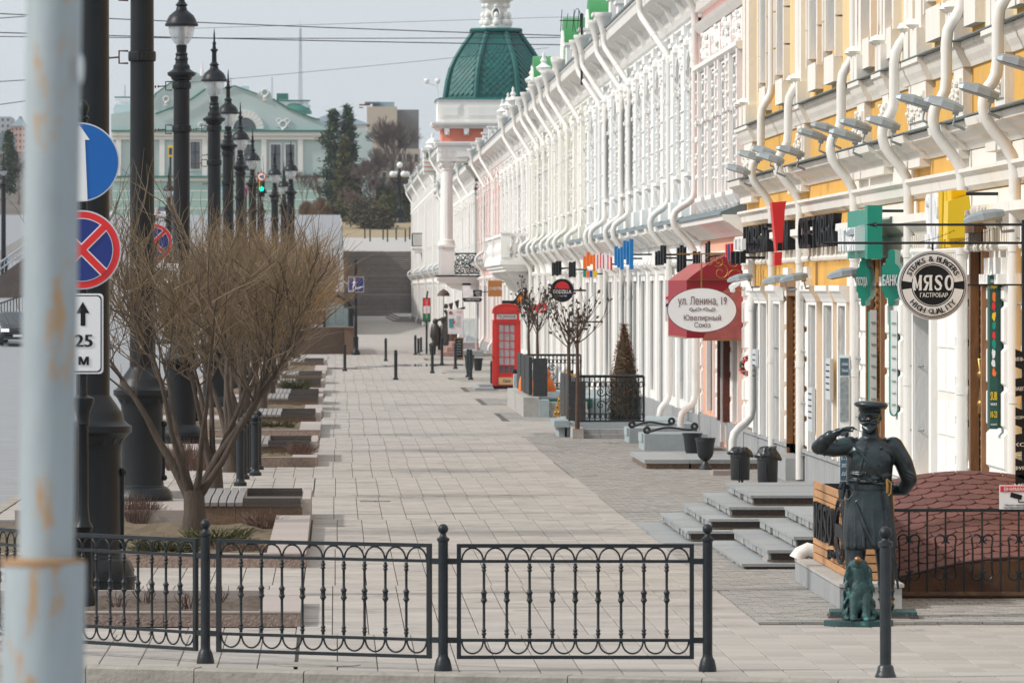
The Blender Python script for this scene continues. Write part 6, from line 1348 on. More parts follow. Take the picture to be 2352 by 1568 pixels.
bp(pb,'picture_print',mat('teal_print',(0.05,0.28,0.30),0.5,0,0.4,9),[(1031,732),(1043,731),(1042,752),(1032,753)],Y-.02,.01); bp(pb,'picture_print',sign_red,[(1040,737),(1045,737),(1045,742),(1040,742)],Y-.03,.01)
for k in range(6): bp(pb,'print_line',grey_metal,[(1048,726+k*4.5),(1058,726+k*4.5),(1058,727+k*4.5),(1048,727+k*4.5)],Y-.02,.01)
mb = MB(); a = at(1041,767,Y); mb.tube([(a.x,Y,a.z),(a.x,Y,0)], .2, 8); obj('post', mb, bronze_brown, pb)
fm = thing('bronze_umbrella_figure', 'dark bronze figures with a small brown umbrella by the tower', 'statue', gp(1018, 800)); Y = 304
mb = MB(); c = at(1019,680,Y); mb.lathe([(.30,0),(.27,.12),(.17,.24),(.03,.32)], c, 10); obj('umbrella', mb, bronze_brown, fm, smooth=50)
mb = MB(); mb.tube([c+Vector((0,0,.3)), at(1019,735,Y)], .018, 5); obj('umbrella_stick', mb, bronze_brown, fm)
mb = MB(); mb.tube([at(1005,735,Y), at(1018,732,Y), at(1030,727,Y), at(1022,712,Y)], [.05,.09,.1,.07], 7); mb.ball(at(1024,703,Y), .12); mb.tube([at(1030,725,Y), at(1028,790,Y)], [.16,.2], 8); obj('figure', mb, mat('bronze_dark', (0.045,0.04,0.032), 0.45, 0.4, 0.4, 8), fm, smooth=60)
mb = MB(); 
for (x, y) in ((1036,706),(1050,700)): mb.extr([at(x-6,y-8,Y),at(x+5,y-12,Y),at(x+3,y+6,Y),at(x,y+10,Y)], (0,.1,0))
mb.tube([at(1052,712,Y),at(1068,706,Y)], .06, 6); obj('mask', mb, bronze_brown, fm)
cp = thing('bronze_couple', 'two seated dark bronze figures beside the pizza sign', 'statue', gp(1010, 800)); Y = 308
for x in (1000, 1019): mb = MB(); mb.tube([at(x,742,Y), at(x,752,Y), at(x+1,775,Y), at(x+2,790,Y), at(x-8,792,Y), at(x-9,808,Y)], [.1,.22,.25,.22,.14,.1], 8); mb.ball(at(x,738,Y), .14); mb.tube([at(x-6,756,Y), at(x-10,772,Y), at(x+8,776,Y)], [.09,.08,.06], 6); obj('figure', mb, MATS['bronze_dark'], cp, smooth=60)
for k in range(3): mb = MB(); q = gp(1022, 818-k*1.0); mb.box(4.7+k*.25, 6.4, 288+k*2, 300, k*.2, (k+1)*.2-.01); tag(obj('red_step', mb, mat('red_granite', (0.34,0.2,0.165), 0.7, 0, 0.2, 6), None), ['bottom','middle','top'][k]+' red granite step under the bronze figures', 'step')
pz = thing('pizza_sign', 'vertical red, white and green pizzeria sign on a black post', 'sign', gp(980, 812)); Y = 300
for k, m_ in enumerate((sign_red, sign_white, mat('sign_forest', (0.01,0.16,0.06), 0.4))): bp(pz,'band',m_,[(972.5,686+k*17),(987.5,686+k*17),(987.5,702.8+k*17),(972.5,702.8+k*17)],Y-.01,.1)
bp(pz,'frame',sign_black,[(971,684),(989,684),(989,739),(971,739)],Y+.02,.1)
for k, c_ in enumerate('ПИЦЦЕРИЯ'): p = at(980,690+k*5.4,Y); text('letter', c_, sign_white if k in (0,1,2,6,7) else sign_red, (p.x, Y-.02, p.z), RX, UZ, height=.075, width=.07, parent=pz, depth=.004)
mb = MB(); p = at(980,739,Y); mb.tube([(p.x,Y+.1,p.z),(p.x,Y+.1,0)], .05, 6); mb.tube([(p.x,Y+.1,at(0,684,Y).z),(p.x+.05,Y+.1,at(0,668,Y).z)], .04, 5); obj('post', mb, black_iron, pz)
gd = thing('glass_door', 'white framed glass door standing open beside the theatre poster', 'door', gp(1077, 818)); Y = 287
for pts in ([(1060,731),(1064,731),(1064,805),(1060,805)],[(1091,731),(1095,731),(1095,805),(1091,805)],[(1064,731),(1091,731),(1091,735),(1064,735)],[(1064,783),(1091,783),(1091,787),(1064,787)],[(1064,801),(1091,801),(1091,805),(1064,805)]): bp(gd,'frame_bar',sign_white,pts,Y,.08)
bp(gd,'pane',clear_glass,[(1064,735),(1091,735),(1091,783),(1064,783)],Y+.03,.01); bp(gd,'pane',clear_glass,[(1064,787),(1091,787),(1091,801),(1064,801)],Y+.03,.01); mb = MB(); mb.tube([at(1066,768,Y-.1),at(1069,770,Y-.1),at(1069,780,Y-.1),at(1066,782,Y-.1)], .03, 5); obj('handle', mb, sign_white, gd)
mb = MB(); mb.box(at(1060,0,Y).x, at(1110,0,Y).x, Y-.3, Y+2, 0, at(0,806,Y).z); obj('threshold', mb, granite_grey, gd)
cbd = thing('chalkboard', 'small chalkboard with wooden frame by the bollard left of the glass door', 'chalkboard', gp(1052, 826)); Y = 276
bp(cbd,'frame',door_wood,[(1043,775),(1064,775),(1064,826),(1043,826)],Y,.1); bp(cbd,'slate',sign_black,[(1046,778),(1062,778),(1062,820),(1046,820)],Y-.02,.02)
for k in range(6): bp(cbd,'chalk_line',grey_metal,[(1049,783+k*6),(1059,783+k*6),(1059,784.3+k*6),(1049,784.3+k*6)],Y-.03,.005)
# ---- bollards on the walk
bol0 = None
def bollard(x, yb_, h_, label, group='black bollards across the walk', r=.055, ball=True):
    global bol0
    p = gp(x, yb_)
    if bol0 is None:
        t = thing('bollard', label, 'bollard', (0,0,0), group); OFF[t] = Vector((0,0,0)); mb = MB(); mb.lathe([(.09,0),(.09,.05),(.062,.08),(.055,.12),(.055,.84),(.068,.85),(.068,.88),(.03,.90)], (0,0,0), 12); obj('post', mb, black_iron, t, smooth=40)
        mb = MB(); mb.ball((0,0,.945), .058, 12, 8); obj('ball', mb, black_iron, t, smooth=60); bol0 = t
    else: t = dup(bol0, label=label, group=group)
    t.location = p; t.scale = (r/.055, r/.055, h_)
for x, y, h_, l in ((909,872,.98,'nearest bollard in the middle of the walk'),(886,829,.95,'bollard behind the middle one, under the blue underpass sign'),(792,852,.98,'bollard at the left edge of the walk by the brown wall'),(993,857,1.0,'bollard with a small red sticker right of the middle'),(954,815,.9,'left bollard of the three by the black planter tub'),(961,811,.7,'middle short bollard of the three by the black planter tub'),(967,808,.7,'right short bollard of the three by the black planter tub'),
    (1015,838,1.1,'tall bollard in front of the bronze couple'),(1046,847,.95,'bollard beside the chalkboard'),(1075,866,.95,'left bollard of the close pair by the flower pots'),(1081,872,1.0,'right bollard of the close pair by the flower pots'),(1130,889,.8,'short iron bollard at the left side of the telephone box')): bollard(x, y, h_, l)
# ================================================================ FOREGROUND RAILING, BOLLARD, POLE
def ribbon2(pts, hw):                            # flat stroke outline in 2D
    L, Rr = [], []
    for i, p in enumerate(pts):
        a = Vector(pts[max(i-1, 0)]); b = Vector(pts[min(i+1, len(pts)-1)]); d = (b-a).normalized(); n = Vector((-d.y, d.x)); w = hw[i] if isinstance(hw, list) else hw
        L.append(Vector(p)+n*w); Rr.append(Vector(p)-n*w)
    return [(L[i], L[i+1], Rr[i+1], Rr[i]) for i in range(len(pts)-1)]
HEAVY = {
 'M': [[(.02,0),(.34,0),(.34,.1),(.30,.1),(.30,.9),(.02,.9)],[(.66,0),(.98,0),(.98,.9),(.70,.9),(.70,.1),(.66,.1)],[(0,.9),(.32,.9),(.52,.35),(.52,.12),(.44,.12),(.24,.66)],[(1,.9),(.74,.9),(.53,.38),(.53,.16),(.60,.30),(.76,.72)],[(-.02,.9),(.30,.9),(.28,1),(-.02,1)],[(.72,.9),(1.02,.9),(1.02,1),(.74,1)]],
 'Y': [[(.62,0),(1.0,0),(1.0,.1),(.94,.1),(.94,.9),(1.0,.9),(1.0,1),(.62,1),(.62,.9),(.66,.9),(.66,.1),(.62,.1)]]+[[tuple(q) for q in k] for k in ribbon2([(.60,.93),(.36,.93),(.2,.86),(.15,.72),(.2,.58),(.36,.50),(.60,.50)], [.07,.07,.10,.13,.10,.06,.06])]+[[(.04,0),(.34,0),(.60,.46),(.36,.46),(.08,.1),(.0,.1),(.0,0)]],
 'S': [[tuple(q) for q in k] for k in ribbon2([(.88,.70),(.84,.86),(.66,.94),(.46,.94),(.26,.86),(.22,.72),(.34,.6),(.64,.44),(.76,.3),(.70,.14),(.50,.06),(.30,.07),(.14,.16),(.12,.32)], [.05,.07,.07,.06,.10,.13,.13,.13,.13,.10,.06,.07,.07,.05])],
 'O': [[tuple(q) for q in k] for k in ribbon2([(.5+.36*math.cos(t), .5+.44*math.sin(t)) for t in [2*PI*i/20 for i in range(21)]], [.06+.08*abs(math.cos(2*PI*i/20)) for i in range(21)])]}
def heavy_word(par, m, org, right, w, h, depth):
    right = Vector(right); nn = right.cross(Vector((0,0,1)))
    for i, ch in enumerate('MYSO'):
        mb = MB(); cw = w/4
        for k, poly in enumerate(HEAVY[ch]):
            mb.extr([Vector(org)+right*(-w/2+(i+.05+.86*px)*cw)+Vector((0,0,(pz-.5)*h))+nn*(depth*(.8+.02*(k % 6))) for px, pz in poly], -nn*depth*.8)
        obj('letter', mb, m, par)
heavy_word(fp, sign_white, (Q(2142,655).x+.005, YS-.041, Q(2142,655).z+.025), RX, rr_sign*1.22, rr_sign*.44, .005)
heavy_word(wp, sign_black, (4.815, 64.25, .66), (0,-1,0), 2.5, .36, .05)
PTS = [(-4.05,57.0), (-3.2,55.1), (-2.36,53.3), (-1.025,51.75), (0.835,50.72), (2.88,50.70)]
rail = thing('street_railing', 'black iron railing with arches and knobbed balusters along the near kerb', 'railing', (0, 50.7, 0))
R_OFF = OFF[rail]
first = {}
def shared(key, build, m, par, loc, smooth=40, rz=0):
    if key not in first: o = obj(key.split('|')[0], build(), m, par, smooth=smooth, local=True); first[key] = o
    else: o = first[key].copy(); COL.objects.link(o); o.parent = par
    o.location = loc; o.rotation_euler = (0,0,rz); return o
def post_mb():
    mb = MB(); mb.lathe([(.070,0),(.070,.02),(.064,.05),(.054,.09),(.048,.10),(.040,.115),(.038,.14),(.038,1.0),(.048,1.01),(.048,1.03),(.034,1.035),(.024,1.05),(.022,1.065)], (0,0,0), 18); return mb
def ball_mb(): mb = MB(); mb.ball((0,0,1.10), .040, 16, 10); return mb
def bal_mb():
    z0, z1 = .255, .835; mb = MB(); k = [(.012,z0),(.012,z0+.02),(.021,z0+.035),(.012,z0+.048),(.020,z0+.06),(.011,z0+.075),(.0105,.52),(.014,.53),(.026,.548),(.018,.565),(.018,.592),(.026,.608),(.014,.626),(.0105,.635),(.0105,z1-.07),(.02,z1-.055),(.012,z1-.042),(.021,z1-.03),(.012,z1-.015),(.012,z1)]
    mb.lathe(k, (0,0,0), 10); return mb
def arch_mb(w, up):
    mb = MB(); r = w/2-.006; zc, hz = (.865, .098) if up else (.225, .098)
    P = [(r*math.cos(a), 0, zc-.01+hz*math.sin(a)) if up else (r*math.cos(a), 0, zc+.01-hz*math.sin(a)) for a in [PI*i/14 for i in range(15)]]
    mb.tube([(x*1.0, y, z) for x, y, z in P], .0075, 6); return mb
for i, (px, py) in enumerate(PTS):
    p = Vector((px, py, 0))-R_OFF; o = shared('post', post_mb, black_iron, rail, p); shared('ball', ball_mb, black_iron, o, (0,0,0), 60)
for i, ((xa, ya), (xb, yb_)) in enumerate(zip(PTS, PTS[1:])):
    A, B = Vector((xa, ya, 0)), Vector((xb, yb_, 0)); L = (B-A).length; u = (B-A)/L; ang = math.atan2(u.y, u.x); g0, g1 = .105, L-.105; W = g1-g0; n = 10 if W > 1.5 else 9
    o = bpy.data.objects.new('panel', None); COL.objects.link(o); o.parent = rail; o.location = A-R_OFF; o.rotation_euler = (0,0,ang); OFF[o] = Vector((0,0,0))
    def bar(x0, x1, z0, z1, t, nm='rail_bar'): mb = MB(); mb.box(x0, x1, -t, t, z0, z1); obj(nm, mb, black_iron, o, local=True)
    bar(g0, g0+.034, .095, .985, .016, 'stile'); bar(g1-.034, g1, .095, .985, .016, 'stile'); bar(g0+.034, g1-.034, .955, .985, .0155); bar(g0+.034, g1-.034, .095, .122, .0155); bar(g0+.034, g1-.034, .838, .862, .012); bar(g0+.034, g1-.034, .228, .252, .012)
    for z in (.85, .24): bar(.036, g0, z-.022, z+.022, .012, 'lug'); bar(g1, L-.036, z-.022, z+.022, .012, 'lug')
    pitch = (W-.068)/n
    for k in range(n):
        shared('arch|%.3f%d' % (pitch, 1), lambda: arch_mb(pitch, True), black_iron, o, (g0+.034+(k+.5)*pitch, 0, 0), 60)
        shared('arch|%.3f%d' % (pitch, 0), lambda: arch_mb(pitch, False), black_iron, o, (g0+.034+(k+.5)*pitch, 0, 0), 60)
        if k: shared('baluster', bal_mb, black_iron, o, (g0+.034+k*pitch, 0, 0), 50)
nb_ = thing('bollard', 'worn black bollard with ball top in front of the bronze policeman', 'bollard', gp(2034, 1555)); q = gp(2034, 1555)
worn_iron = mat('worn_iron', (0.02,0.025,0.028), 0.35, 0, 0.35, 8, 0.15, 60, spot=(0.30,0.26,0.2), spot_at=0.66, spot_scale=14)
mb = MB(); mb.lathe([(.082,0),(.082,.012),(.074,.03),(.066,.05),(.060,.085),(.0435,.10),(.0435,.99),(.058,1.0),(.058,1.03),(.034,1.04),(.026,1.055),(.025,1.06)], q, 20); obj('post', mb, worn_iron, nb_, smooth=40); mb = MB(); mb.ball((q.x,q.y,1.10), .050, 18, 12); obj('ball', mb, black_iron, nb_, smooth=60)
# pale rusty pole close to the camera
fpole = thing('painted_pole', 'pale blue painted steel pole with rust streaks at the left, close to the camera', 'pole', (-.53, 12.3, -.14))
pole_p = mat('pole_paint', (0.34,0.385,0.40), 0.5, 0.1, 0.14, 5, 0.1, 30, spot=(0.42,0.27,0.15), spot_at=0.53, spot_scale=9, stretch=(1.6,1.6,.45))
a = at(124,0,12.3); b2 = at(106,1290,12.3); sl_ = (a.x-b2.x)/(a.z-b2.z); xz = lambda z: b2.x+(z-b2.z)*sl_
mb = MB(); mb.tube([(xz(b2.z),12.3,b2.z),(xz(4.4),12.3,4.4)], .0523, 32); obj('upper_tube', mb, pole_p, fpole, smooth=40)
mb = MB(); mb.tube([(xz(-.14)-.003,12.3,-.14),(xz(b2.z)-.003,12.3,b2.z)], .0780, 32); obj('lower_tube', mb, pole_p, fpole, smooth=40)
mb = MB(); mb.lathe([(.0785,-.006),(.0795,0),(.078,.004),(.052,.008)], (xz(b2.z)-.005,12.3,b2.z), 32); obj('weld_ring', mb, mat('rust_ring', (0.33,0.19,0.09), 0.8, 0, 0.2, 12), fpole, smooth=40)
mb = MB(); p = at(170,158,12.25); mb.ball((p.x+.012,12.262,p.z), .012, 8, 6, (.5,.4,2.4)); obj('paint_chip', mb, mat('chip_white', (0.62,0.66,0.68), 0.5), fpole)

# ================================================================ BRONZE POLICEMAN AND DOG
def blob(name, prims, m, par, voxel, sm=2, loc=None):
    # one continuous skin grown over a set of capsules and ellipsoids
    mb = MB()
    for p in prims:
        if p[0] == 'c':
            pts, rs = p[1], p[2]
            P, RR = [], []
            for i in range(len(pts)-1):
                a_, b_ = Vector(pts[i]), Vector(pts[i+1])
                for k in range(4): P.append(a_.lerp(b_, k/4)); RR.append(rs[i]+(rs[i+1]-rs[i])*k/4)
            P.append(Vector(pts[-1])); RR.append(rs[-1]); mb.tube(P, RR, 14)
            for q, r in zip(pts, rs): mb._ball(Vector(q), r*1.0, 12, 8, (1,1,1))
        elif p[0] == 'e':
            n0 = len(mb.v); mb._ball(Vector((0,0,0)), 1, 20, 14, (1,1,1))
            M = Matrix.Translation(Vector(p[1])) @ (p[3].to_4x4() if len(p) > 3 else Matrix.Identity(4)) @ Matrix.Diagonal((*p[2],1))
            mb.v[n0:] = [tuple(M @ Vector(v)) for v in mb.v[n0:]]
        elif p[0] == 'l':                        # stacked ellipses (cx,cy,z,rx,ry)
            n = 28; vs = []; fs = []
            for (cx, cy, z, rx_, ry_) in p[1]: vs += [(cx+rx_*math.cos(2*PI*k/n), cy+ry_*math.sin(2*PI*k/n), z) for k in range(n)]
            k_ = len(p[1])
            for i in range(k_-1): fs += [(i*n+k, i*n+(k+1)%n, (i+1)*n+(k+1)%n, (i+1)*n+k) for k in range(n)]
            fs += [tuple(range(n-1,-1,-1)), tuple(range((k_-1)*n, k_*n))]; mb.add(vs, fs)
    tmp = obj('tmp', mb, None); md = tmp.modifiers.new('r', 'REMESH'); md.mode = 'VOXEL'; md.voxel_size = voxel
    s_ = tmp.modifiers.new('s', 'SMOOTH'); s_.factor = .5; s_.iterations = sm
    bpy.context.view_layer.update(); dg = bpy.context.evaluated_depsgraph_get(); me = bpy.data.meshes.new_from_object(tmp.evaluated_get(dg)); old = tmp.data
    bpy.data.objects.remove(tmp); bpy.data.meshes.remove(old); me.name = name; me.materials.clear(); me.materials.append(m); me.polygons.foreach_set('use_smooth', [True]*len(me.polygons))
    o = bpy.data.objects.new(name, me); COL.objects.link(o); o.parent = par; OFF[o] = Vector((0,0,0)); return o
bronze = mat('statue_bronze', (0.055,0.066,0.070), 0.33, 0.8, 0.35, 7, 0.16, 30, spot=(0.035,0.085,0.09), spot_at=0.60, spot_scale=5)
patina = mat('green_patina', (0.035,0.075,0.075), 0.6, 0.35, 0.4, 9, 0.35, 40, spot=(0.08,0.26,0.25), spot_at=0.56, spot_scale=7)
polished = mat('polished_bronze', (0.40,0.22,0.12), 0.3, 0.9, 0.15)
PX, PY = 4.83, 59.15
st_ = thing('policeman_statue', 'bronze statue of a moustached policeman in cap and belted coat, raising one hand', 'statue', (PX, PY, .06), rz=-.06); st_.scale = (1.05, 1.04, 1.0)
def rot(ax, a_): return Matrix.Rotation(a_, 3, ax)
B = []
# legs and boots
for sx, dy in ((-.125, 0), (.125, .02)):
    B += [('c', [(sx,.02+dy,.62),(sx*1.08,.0+dy,.36),(sx*1.1,.03+dy,.06)], [.10,.078,.062]), ('c', [(sx*1.1,.03+dy,.06),(sx*1.2,-.17+dy,.045)], [.06,.052]), ('e', (sx*1.22,-.19+dy,.05), (.052,.09,.045))]
    for z in (.10, .17, .24, .32): B += [('e', (sx*1.09,.02+dy,z), (.078,.082,.022))]
# coat skirt, torso, shoulders
B += [('l', [(-.01,.01,.555,.220,.182),(-.01,.01,.60,.222,.184),(-.01,.01,.75,.222,.178),(-.01,.01,.95,.212,.160),(-.012,.01,1.08,.205,.150),(-.012,.01,1.14,.200,.148)]),
      ('l', [(-.012,.01,1.12,.196,.146),(-.01,-.01,1.20,.196,.160),(-.005,-.02,1.30,.200,.172),(0,-.012,1.40,.205,.165),(.004,.0,1.47,.198,.14),(.006,.01,1.525,.15,.105),(.006,.012,1.56,.085,.075)])]
B += [('e', (-.08,-.10,1.36), (.10,.07,.10)), ('e', (.08,-.10,1.36), (.10,.07,.10)), ('e', (.0,-.08,1.2), (.13,.09,.08))]
# folds of the skirt
for a_, l in ((-2.6,.4),(-2.2,.47),(-1.85,.42),(-1.45,.48),(-1.05,.4),(-.7,.46),(-.3,.42),(.2,.45),(2.9,.45)):
    top = 1.02; B += [('c', [(-.01+.200*math.cos(a_),.01+.150*math.sin(a_),top),(-.01+.228*math.cos(a_+.05),.01+.187*math.sin(a_+.05),.575)], [.006,.021])]
B += [('c', [(-.13,-.14,.98),(-.05,-.185,.75),(.02,-.19,.59)], [.008,.02,.016])]
# blouse folds above the belt
for z, x0, x1, zz in ((1.175,-.18,.10,.0),(1.205,-.06,.17,.02),(1.155,.0,.19,.0),(1.235,-.17,-.02,.03)): B += [('c', [(x0,-.115-.04*(1-abs(x0)/.2),z),((x0+x1)/2,-.172,z-.012),(x1,-.115-.04*(1-abs(x1)/.2),z+zz)], [.010,.018,.010])]
# neck, head
HX, HY, HZ = -.005, -.02, 1.725
B += [('c', [(.004,.01,1.52),(.0,0,1.64)], [.078,.070]), ('e', (HX,HY+.02,HZ+.03), (.088,.105,.115)), ('e', (HX,HY-.02,HZ-.045), (.070,.085,.075)), ('e', (HX,HY-.05,HZ-.085), (.058,.055,.048)),
      ('e', (HX-.085,HY+.03,HZ+.01), (.016,.028,.038)), ('e', (HX+.088,HY+.03,HZ+.01), (.018,.028,.040)),
      ('c', [(HX-.01,HY-.088,HZ+.045),(HX-.012,HY-.118,HZ+.0)], [.012,.019]), ('e', (HX-.05,HY-.075,HZ-.01), (.03,.025,.025)), ('e', (HX+.035,HY-.075,HZ-.01), (.03,.025,.025)),
      ('c', [(HX-.06,HY-.082,HZ+.052),(HX-.015,HY-.096,HZ+.047)], [.010,.012]), ('c', [(HX+.045,HY-.082,HZ+.052),(HX+.0,HY-.096,HZ+.047)], [.010,.012]),
      ('e', (HX-.036,HY-.083,HZ+.027), (.014,.012,.009)), ('e', (HX+.024,HY-.083,HZ+.027), (.014,.012,.009)), ('e', (HX-.008,HY-.085,HZ-.068), (.028,.018,.014))]
B += [('c', [(HX-.05,HY-.06,HZ-.075),(HX-.008,HY-.09,HZ-.105),(HX+.045,HY-.06,HZ-.075)], [.024,.030,.024])]
# raised arm: elbow out to the side, hand before the cheek
B += [('c', [(-.185,.0,1.48),(-.32,-.05,1.455),(-.445,-.10,1.47)], [.092,.074,.066]), ('c', [(-.445,-.10,1.47),(-.40,-.17,1.53),(-.335,-.215,1.580)], [.066,.058,.047]), ('c', [(-.36,-.20,1.56),(-.345,-.21,1.572)], [.056,.056])]
for t in (.2,.4,.6,.8): p = Vector((-.20,0,1.475)).lerp(Vector((-.43,-.10,1.465)), t); B += [('e', p, (.02,.074,.082), rot('Y', .25*math.sin(t*9)))]
# hand: palm, four fingers (two pointing, two curled), thumb
B += [('e', (-.285,-.24,1.608), (.052,.026,.036), rot('Y', -.42))]
B += [('c', [(-.255,-.25,1.634),(-.205,-.26,1.652),(-.150,-.262,1.654)], [.0125,.0115,.010]), ('c', [(-.250,-.262,1.618),(-.20,-.275,1.628),(-.158,-.268,1.618)], [.0125,.0115,.010]), ('c', [(-.248,-.268,1.600),(-.205,-.285,1.604),(-.192,-.262,1.588)], [.012,.011,.010]), ('c', [(-.252,-.27,1.582),(-.218,-.285,1.582),(-.208,-.262,1.568)], [.011,.010,.009]), ('c', [(-.29,-.262,1.615),(-.245,-.285,1.640),(-.195,-.280,1.640)], [.014,.012,.010])]
B += [('c', [(-.165,-.265,1.648),(-.118,-.268,1.632)], [.0085,.0075])]
# other arm bent behind the back
B += [('c', [(.195,.0,1.475),(.285,.03,1.33),(.335,.07,1.18)], [.090,.080,.072]), ('c', [(.335,.07,1.18),(.29,.16,1.09),(.16,.20,1.07)], [.072,.062,.045]), ('e', (.12,.20,1.07), (.05,.03,.04))]
for k, z in enumerate((1.245,1.215,1.185)): B += [('e', (.32,.045+.01*k,z), (.080,.078,.014), rot('Y', .5))]
body = blob('body', B, bronze, st_, .0075, 2)
cap = MB(); cx, cy = HX+.004, HY+.012
cap.lathe([(.0955,0),(.099,.005),(.100,.034),(.105,.038)], (cx, cy, HZ+.062), 28)
n = 28; ringsC = [(.104,.112,.034),(.132,.138,.044),(.146,.150,.060),(.142,.146,.078),(.11,.12,.092),(.06,.07,.099),(.005,.006,.101)]
vs = []; fs = []
for a_, b_, z in ringsC: vs += [(cx+.006+a_*math.cos(2*PI*k/n), cy+b_*math.sin(2*PI*k/n), HZ+.062+z-.05*(a_*math.cos(2*PI*k/n))) for k in range(n)]
for i in range(len(ringsC)-1): fs += [(i*n+k, i*n+(k+1)%n, (i+1)*n+(k+1)%n, (i+1)*n+k) for k in range(n)]
cap.add(vs, fs); obj('cap', cap, bronze, st_, smooth=60, local=True)
vz = MB(); P0 = [(cx+.097*math.cos(a_), cy+.097*math.sin(a_), HZ+.066) for a_ in [PI*(1.12+.76*i/12) for i in range(13)]]; P1 = [(cx+.105*math.cos(a_), cy-.005+.145*math.sin(a_), HZ+.047) for a_ in [PI*(1.12+.76*i/12) for i in range(13)]]
for i in range(12): vz.quad(P0[i], P0[i+1], P1[i+1], P1[i]); vz.quad(*[tuple(Vector(q)-Vector((0,0,.007))) for q in (P0[i], P1[i], P1[i+1], P0[i+1])]); vz.quad(P1[i], P1[i+1], tuple(Vector(P1[i+1])-Vector((0,0,.007))), tuple(Vector(P1[i])-Vector((0,0,.007))))
obj('visor', vz, bronze, st_, smooth=40, local=True)
mo = MB()
for s in (-1, 1): mo.tube([(HX-.008,HY-.108,HZ-.028),(HX-.008+s*.03,HY-.108,HZ-.036),(HX-.006+s*.058,HY-.09,HZ-.040),(HX-.004+s*.082,HY-.075,HZ-.026),(HX-.002+s*.090,HY-.072,HZ-.006)], [.012,.016,.014,.009,.004], 8)
obj('moustache', mo, bronze, st_, smooth=60, local=True)
for (x, y, z, r) in ((HX-.012,HY-.136,HZ+.0,.009),(HX+.084,HY-.076,HZ-.02,.008)): m2 = MB(); m2.ball((x,y,z), r, 8, 6); obj('polished_spot', m2, polished, st_, smooth=60, local=True)
bl_ = MB(); vs = []; fs = []
for z, e in ((1.085,.004),(1.09,.010),(1.135,.010),(1.14,.004)): vs += [(-.012+(.202+e)*math.cos(2*PI*k/36), .01+(.150+e)*math.sin(2*PI*k/36), z) for k in range(36)]
for i in range(3): fs += [(i*36+k, i*36+(k+1)%36, (i+1)*36+(k+1)%36, (i+1)*36+k) for k in range(36)]
bl_.add(vs, fs); bl_.cbox((-.12,-.135,1.112), (.05,.012,.062), .5); bl_.cbox((-.02,-.152,1.112), (.075,.012,.05)); obj('belt', bl_, bronze, st_, smooth=40, local=True)
for k in range(5): m2 = MB(); m2.ball((-.045+.003*k,-.168-.012*math.sin(PI*(k+1)/6)+(.04 if k == 4 else 0)*1.0+(.02 if k==3 else 0),1.165+k*.075), .013, 8, 6); obj('button', m2, bronze, st_, smooth=60, local=True)
for k in range(5): m2 = MB(); m2.ball((.045+.012*k,-.168-.012*math.sin(PI*(k+1)/6)+(.04 if k == 4 else 0)+(.02 if k==3 else 0),1.165+k*.075), .013, 8, 6); obj('button', m2, bronze, st_, smooth=60, local=True)
def on_chest(x, z): return -.012-math.sqrt(max(0, 1-(x/.215)**2))*(.158+.028*math.sin(PI*min(max((z-1.13)/.34,0),1)))
m2 = MB(); m2.tube([(-.145+.30*t, on_chest(-.145+.30*t, 1.49-.36*t)-.006, 1.49-.36*t) for t in [i/14 for i in range(15)]], .011, 6); obj('strap', m2, bronze, st_, smooth=60, local=True)
m2 = MB(); P = [(-.03-.10*t, on_chest(-.03-.10*t, 1.53-.42*t)-.008, 1.53-.42*t) for t in [i/12 for i in range(13)]]+[(-.15,-.15,1.05),(-.19,-.14,1.0),(-.225,-.10,1.02)]; m2.tube(P, .006, 5); obj('lanyard', m2, bronze, st_, smooth=60, local=True)
m2 = MB(); m2.tube([(-.235,-.06,1.16),(-.245,-.07,1.08),(-.25,-.08,1.0)], [.03,.036,.024], 8); m2.tube([(-.24,-.075,1.15),(-.262,-.11,1.10)], [.016,.018], 6); obj('holster', m2, bronze, st_, smooth=60, local=True)
m2 = MB(); m2.tube([(.135,-.165,1.185),(.142,-.170,1.13),(.140,-.17,1.06)], [.012,.015,.013], 8); m2.tube([(.135,-.165,1.19),(.175,-.185,1.15),(.172,-.188,1.06),(.140,-.17,1.03)], .006, 5); obj('sabre_hilt', m2, brass, st_, smooth=60, local=True)
m2 = MB(); m2.tube([(.140,-.165,1.04),(.165,-.16,.8),(.20,-.14,.5),(.235,-.10,.20)], [.018,.016,.015,.011], 8); obj('scabbard', m2, bronze, st_, smooth=60, local=True)
for s in (-1, 1): m2 = MB(); m2.cbox((s*.155,.0,1.528 if s > 0 else 1.535), (.10,.075,.014), 0, (s*.42,'Y')); obj('epaulette', m2, bronze, st_, local=True)
m2 = MB(); m2.cbox((.02,-.02,-.02), (.74,.62,.04)); obj('base_plate', m2, patina, st_, local=True); m2 = MB(); m2.cbox((.02,-.02,-.05), (.77,.64,.02)); obj('rust_shim', m2, mat('rust_plate', (0.12,0.045,0.03), 0.8, 0, 0.3, 8), st_, local=True)
dg_ = thing('dog_statue', 'green bronze shaggy dog sitting and looking up at the policeman', 'statue', (4.60, 57.55, 0))
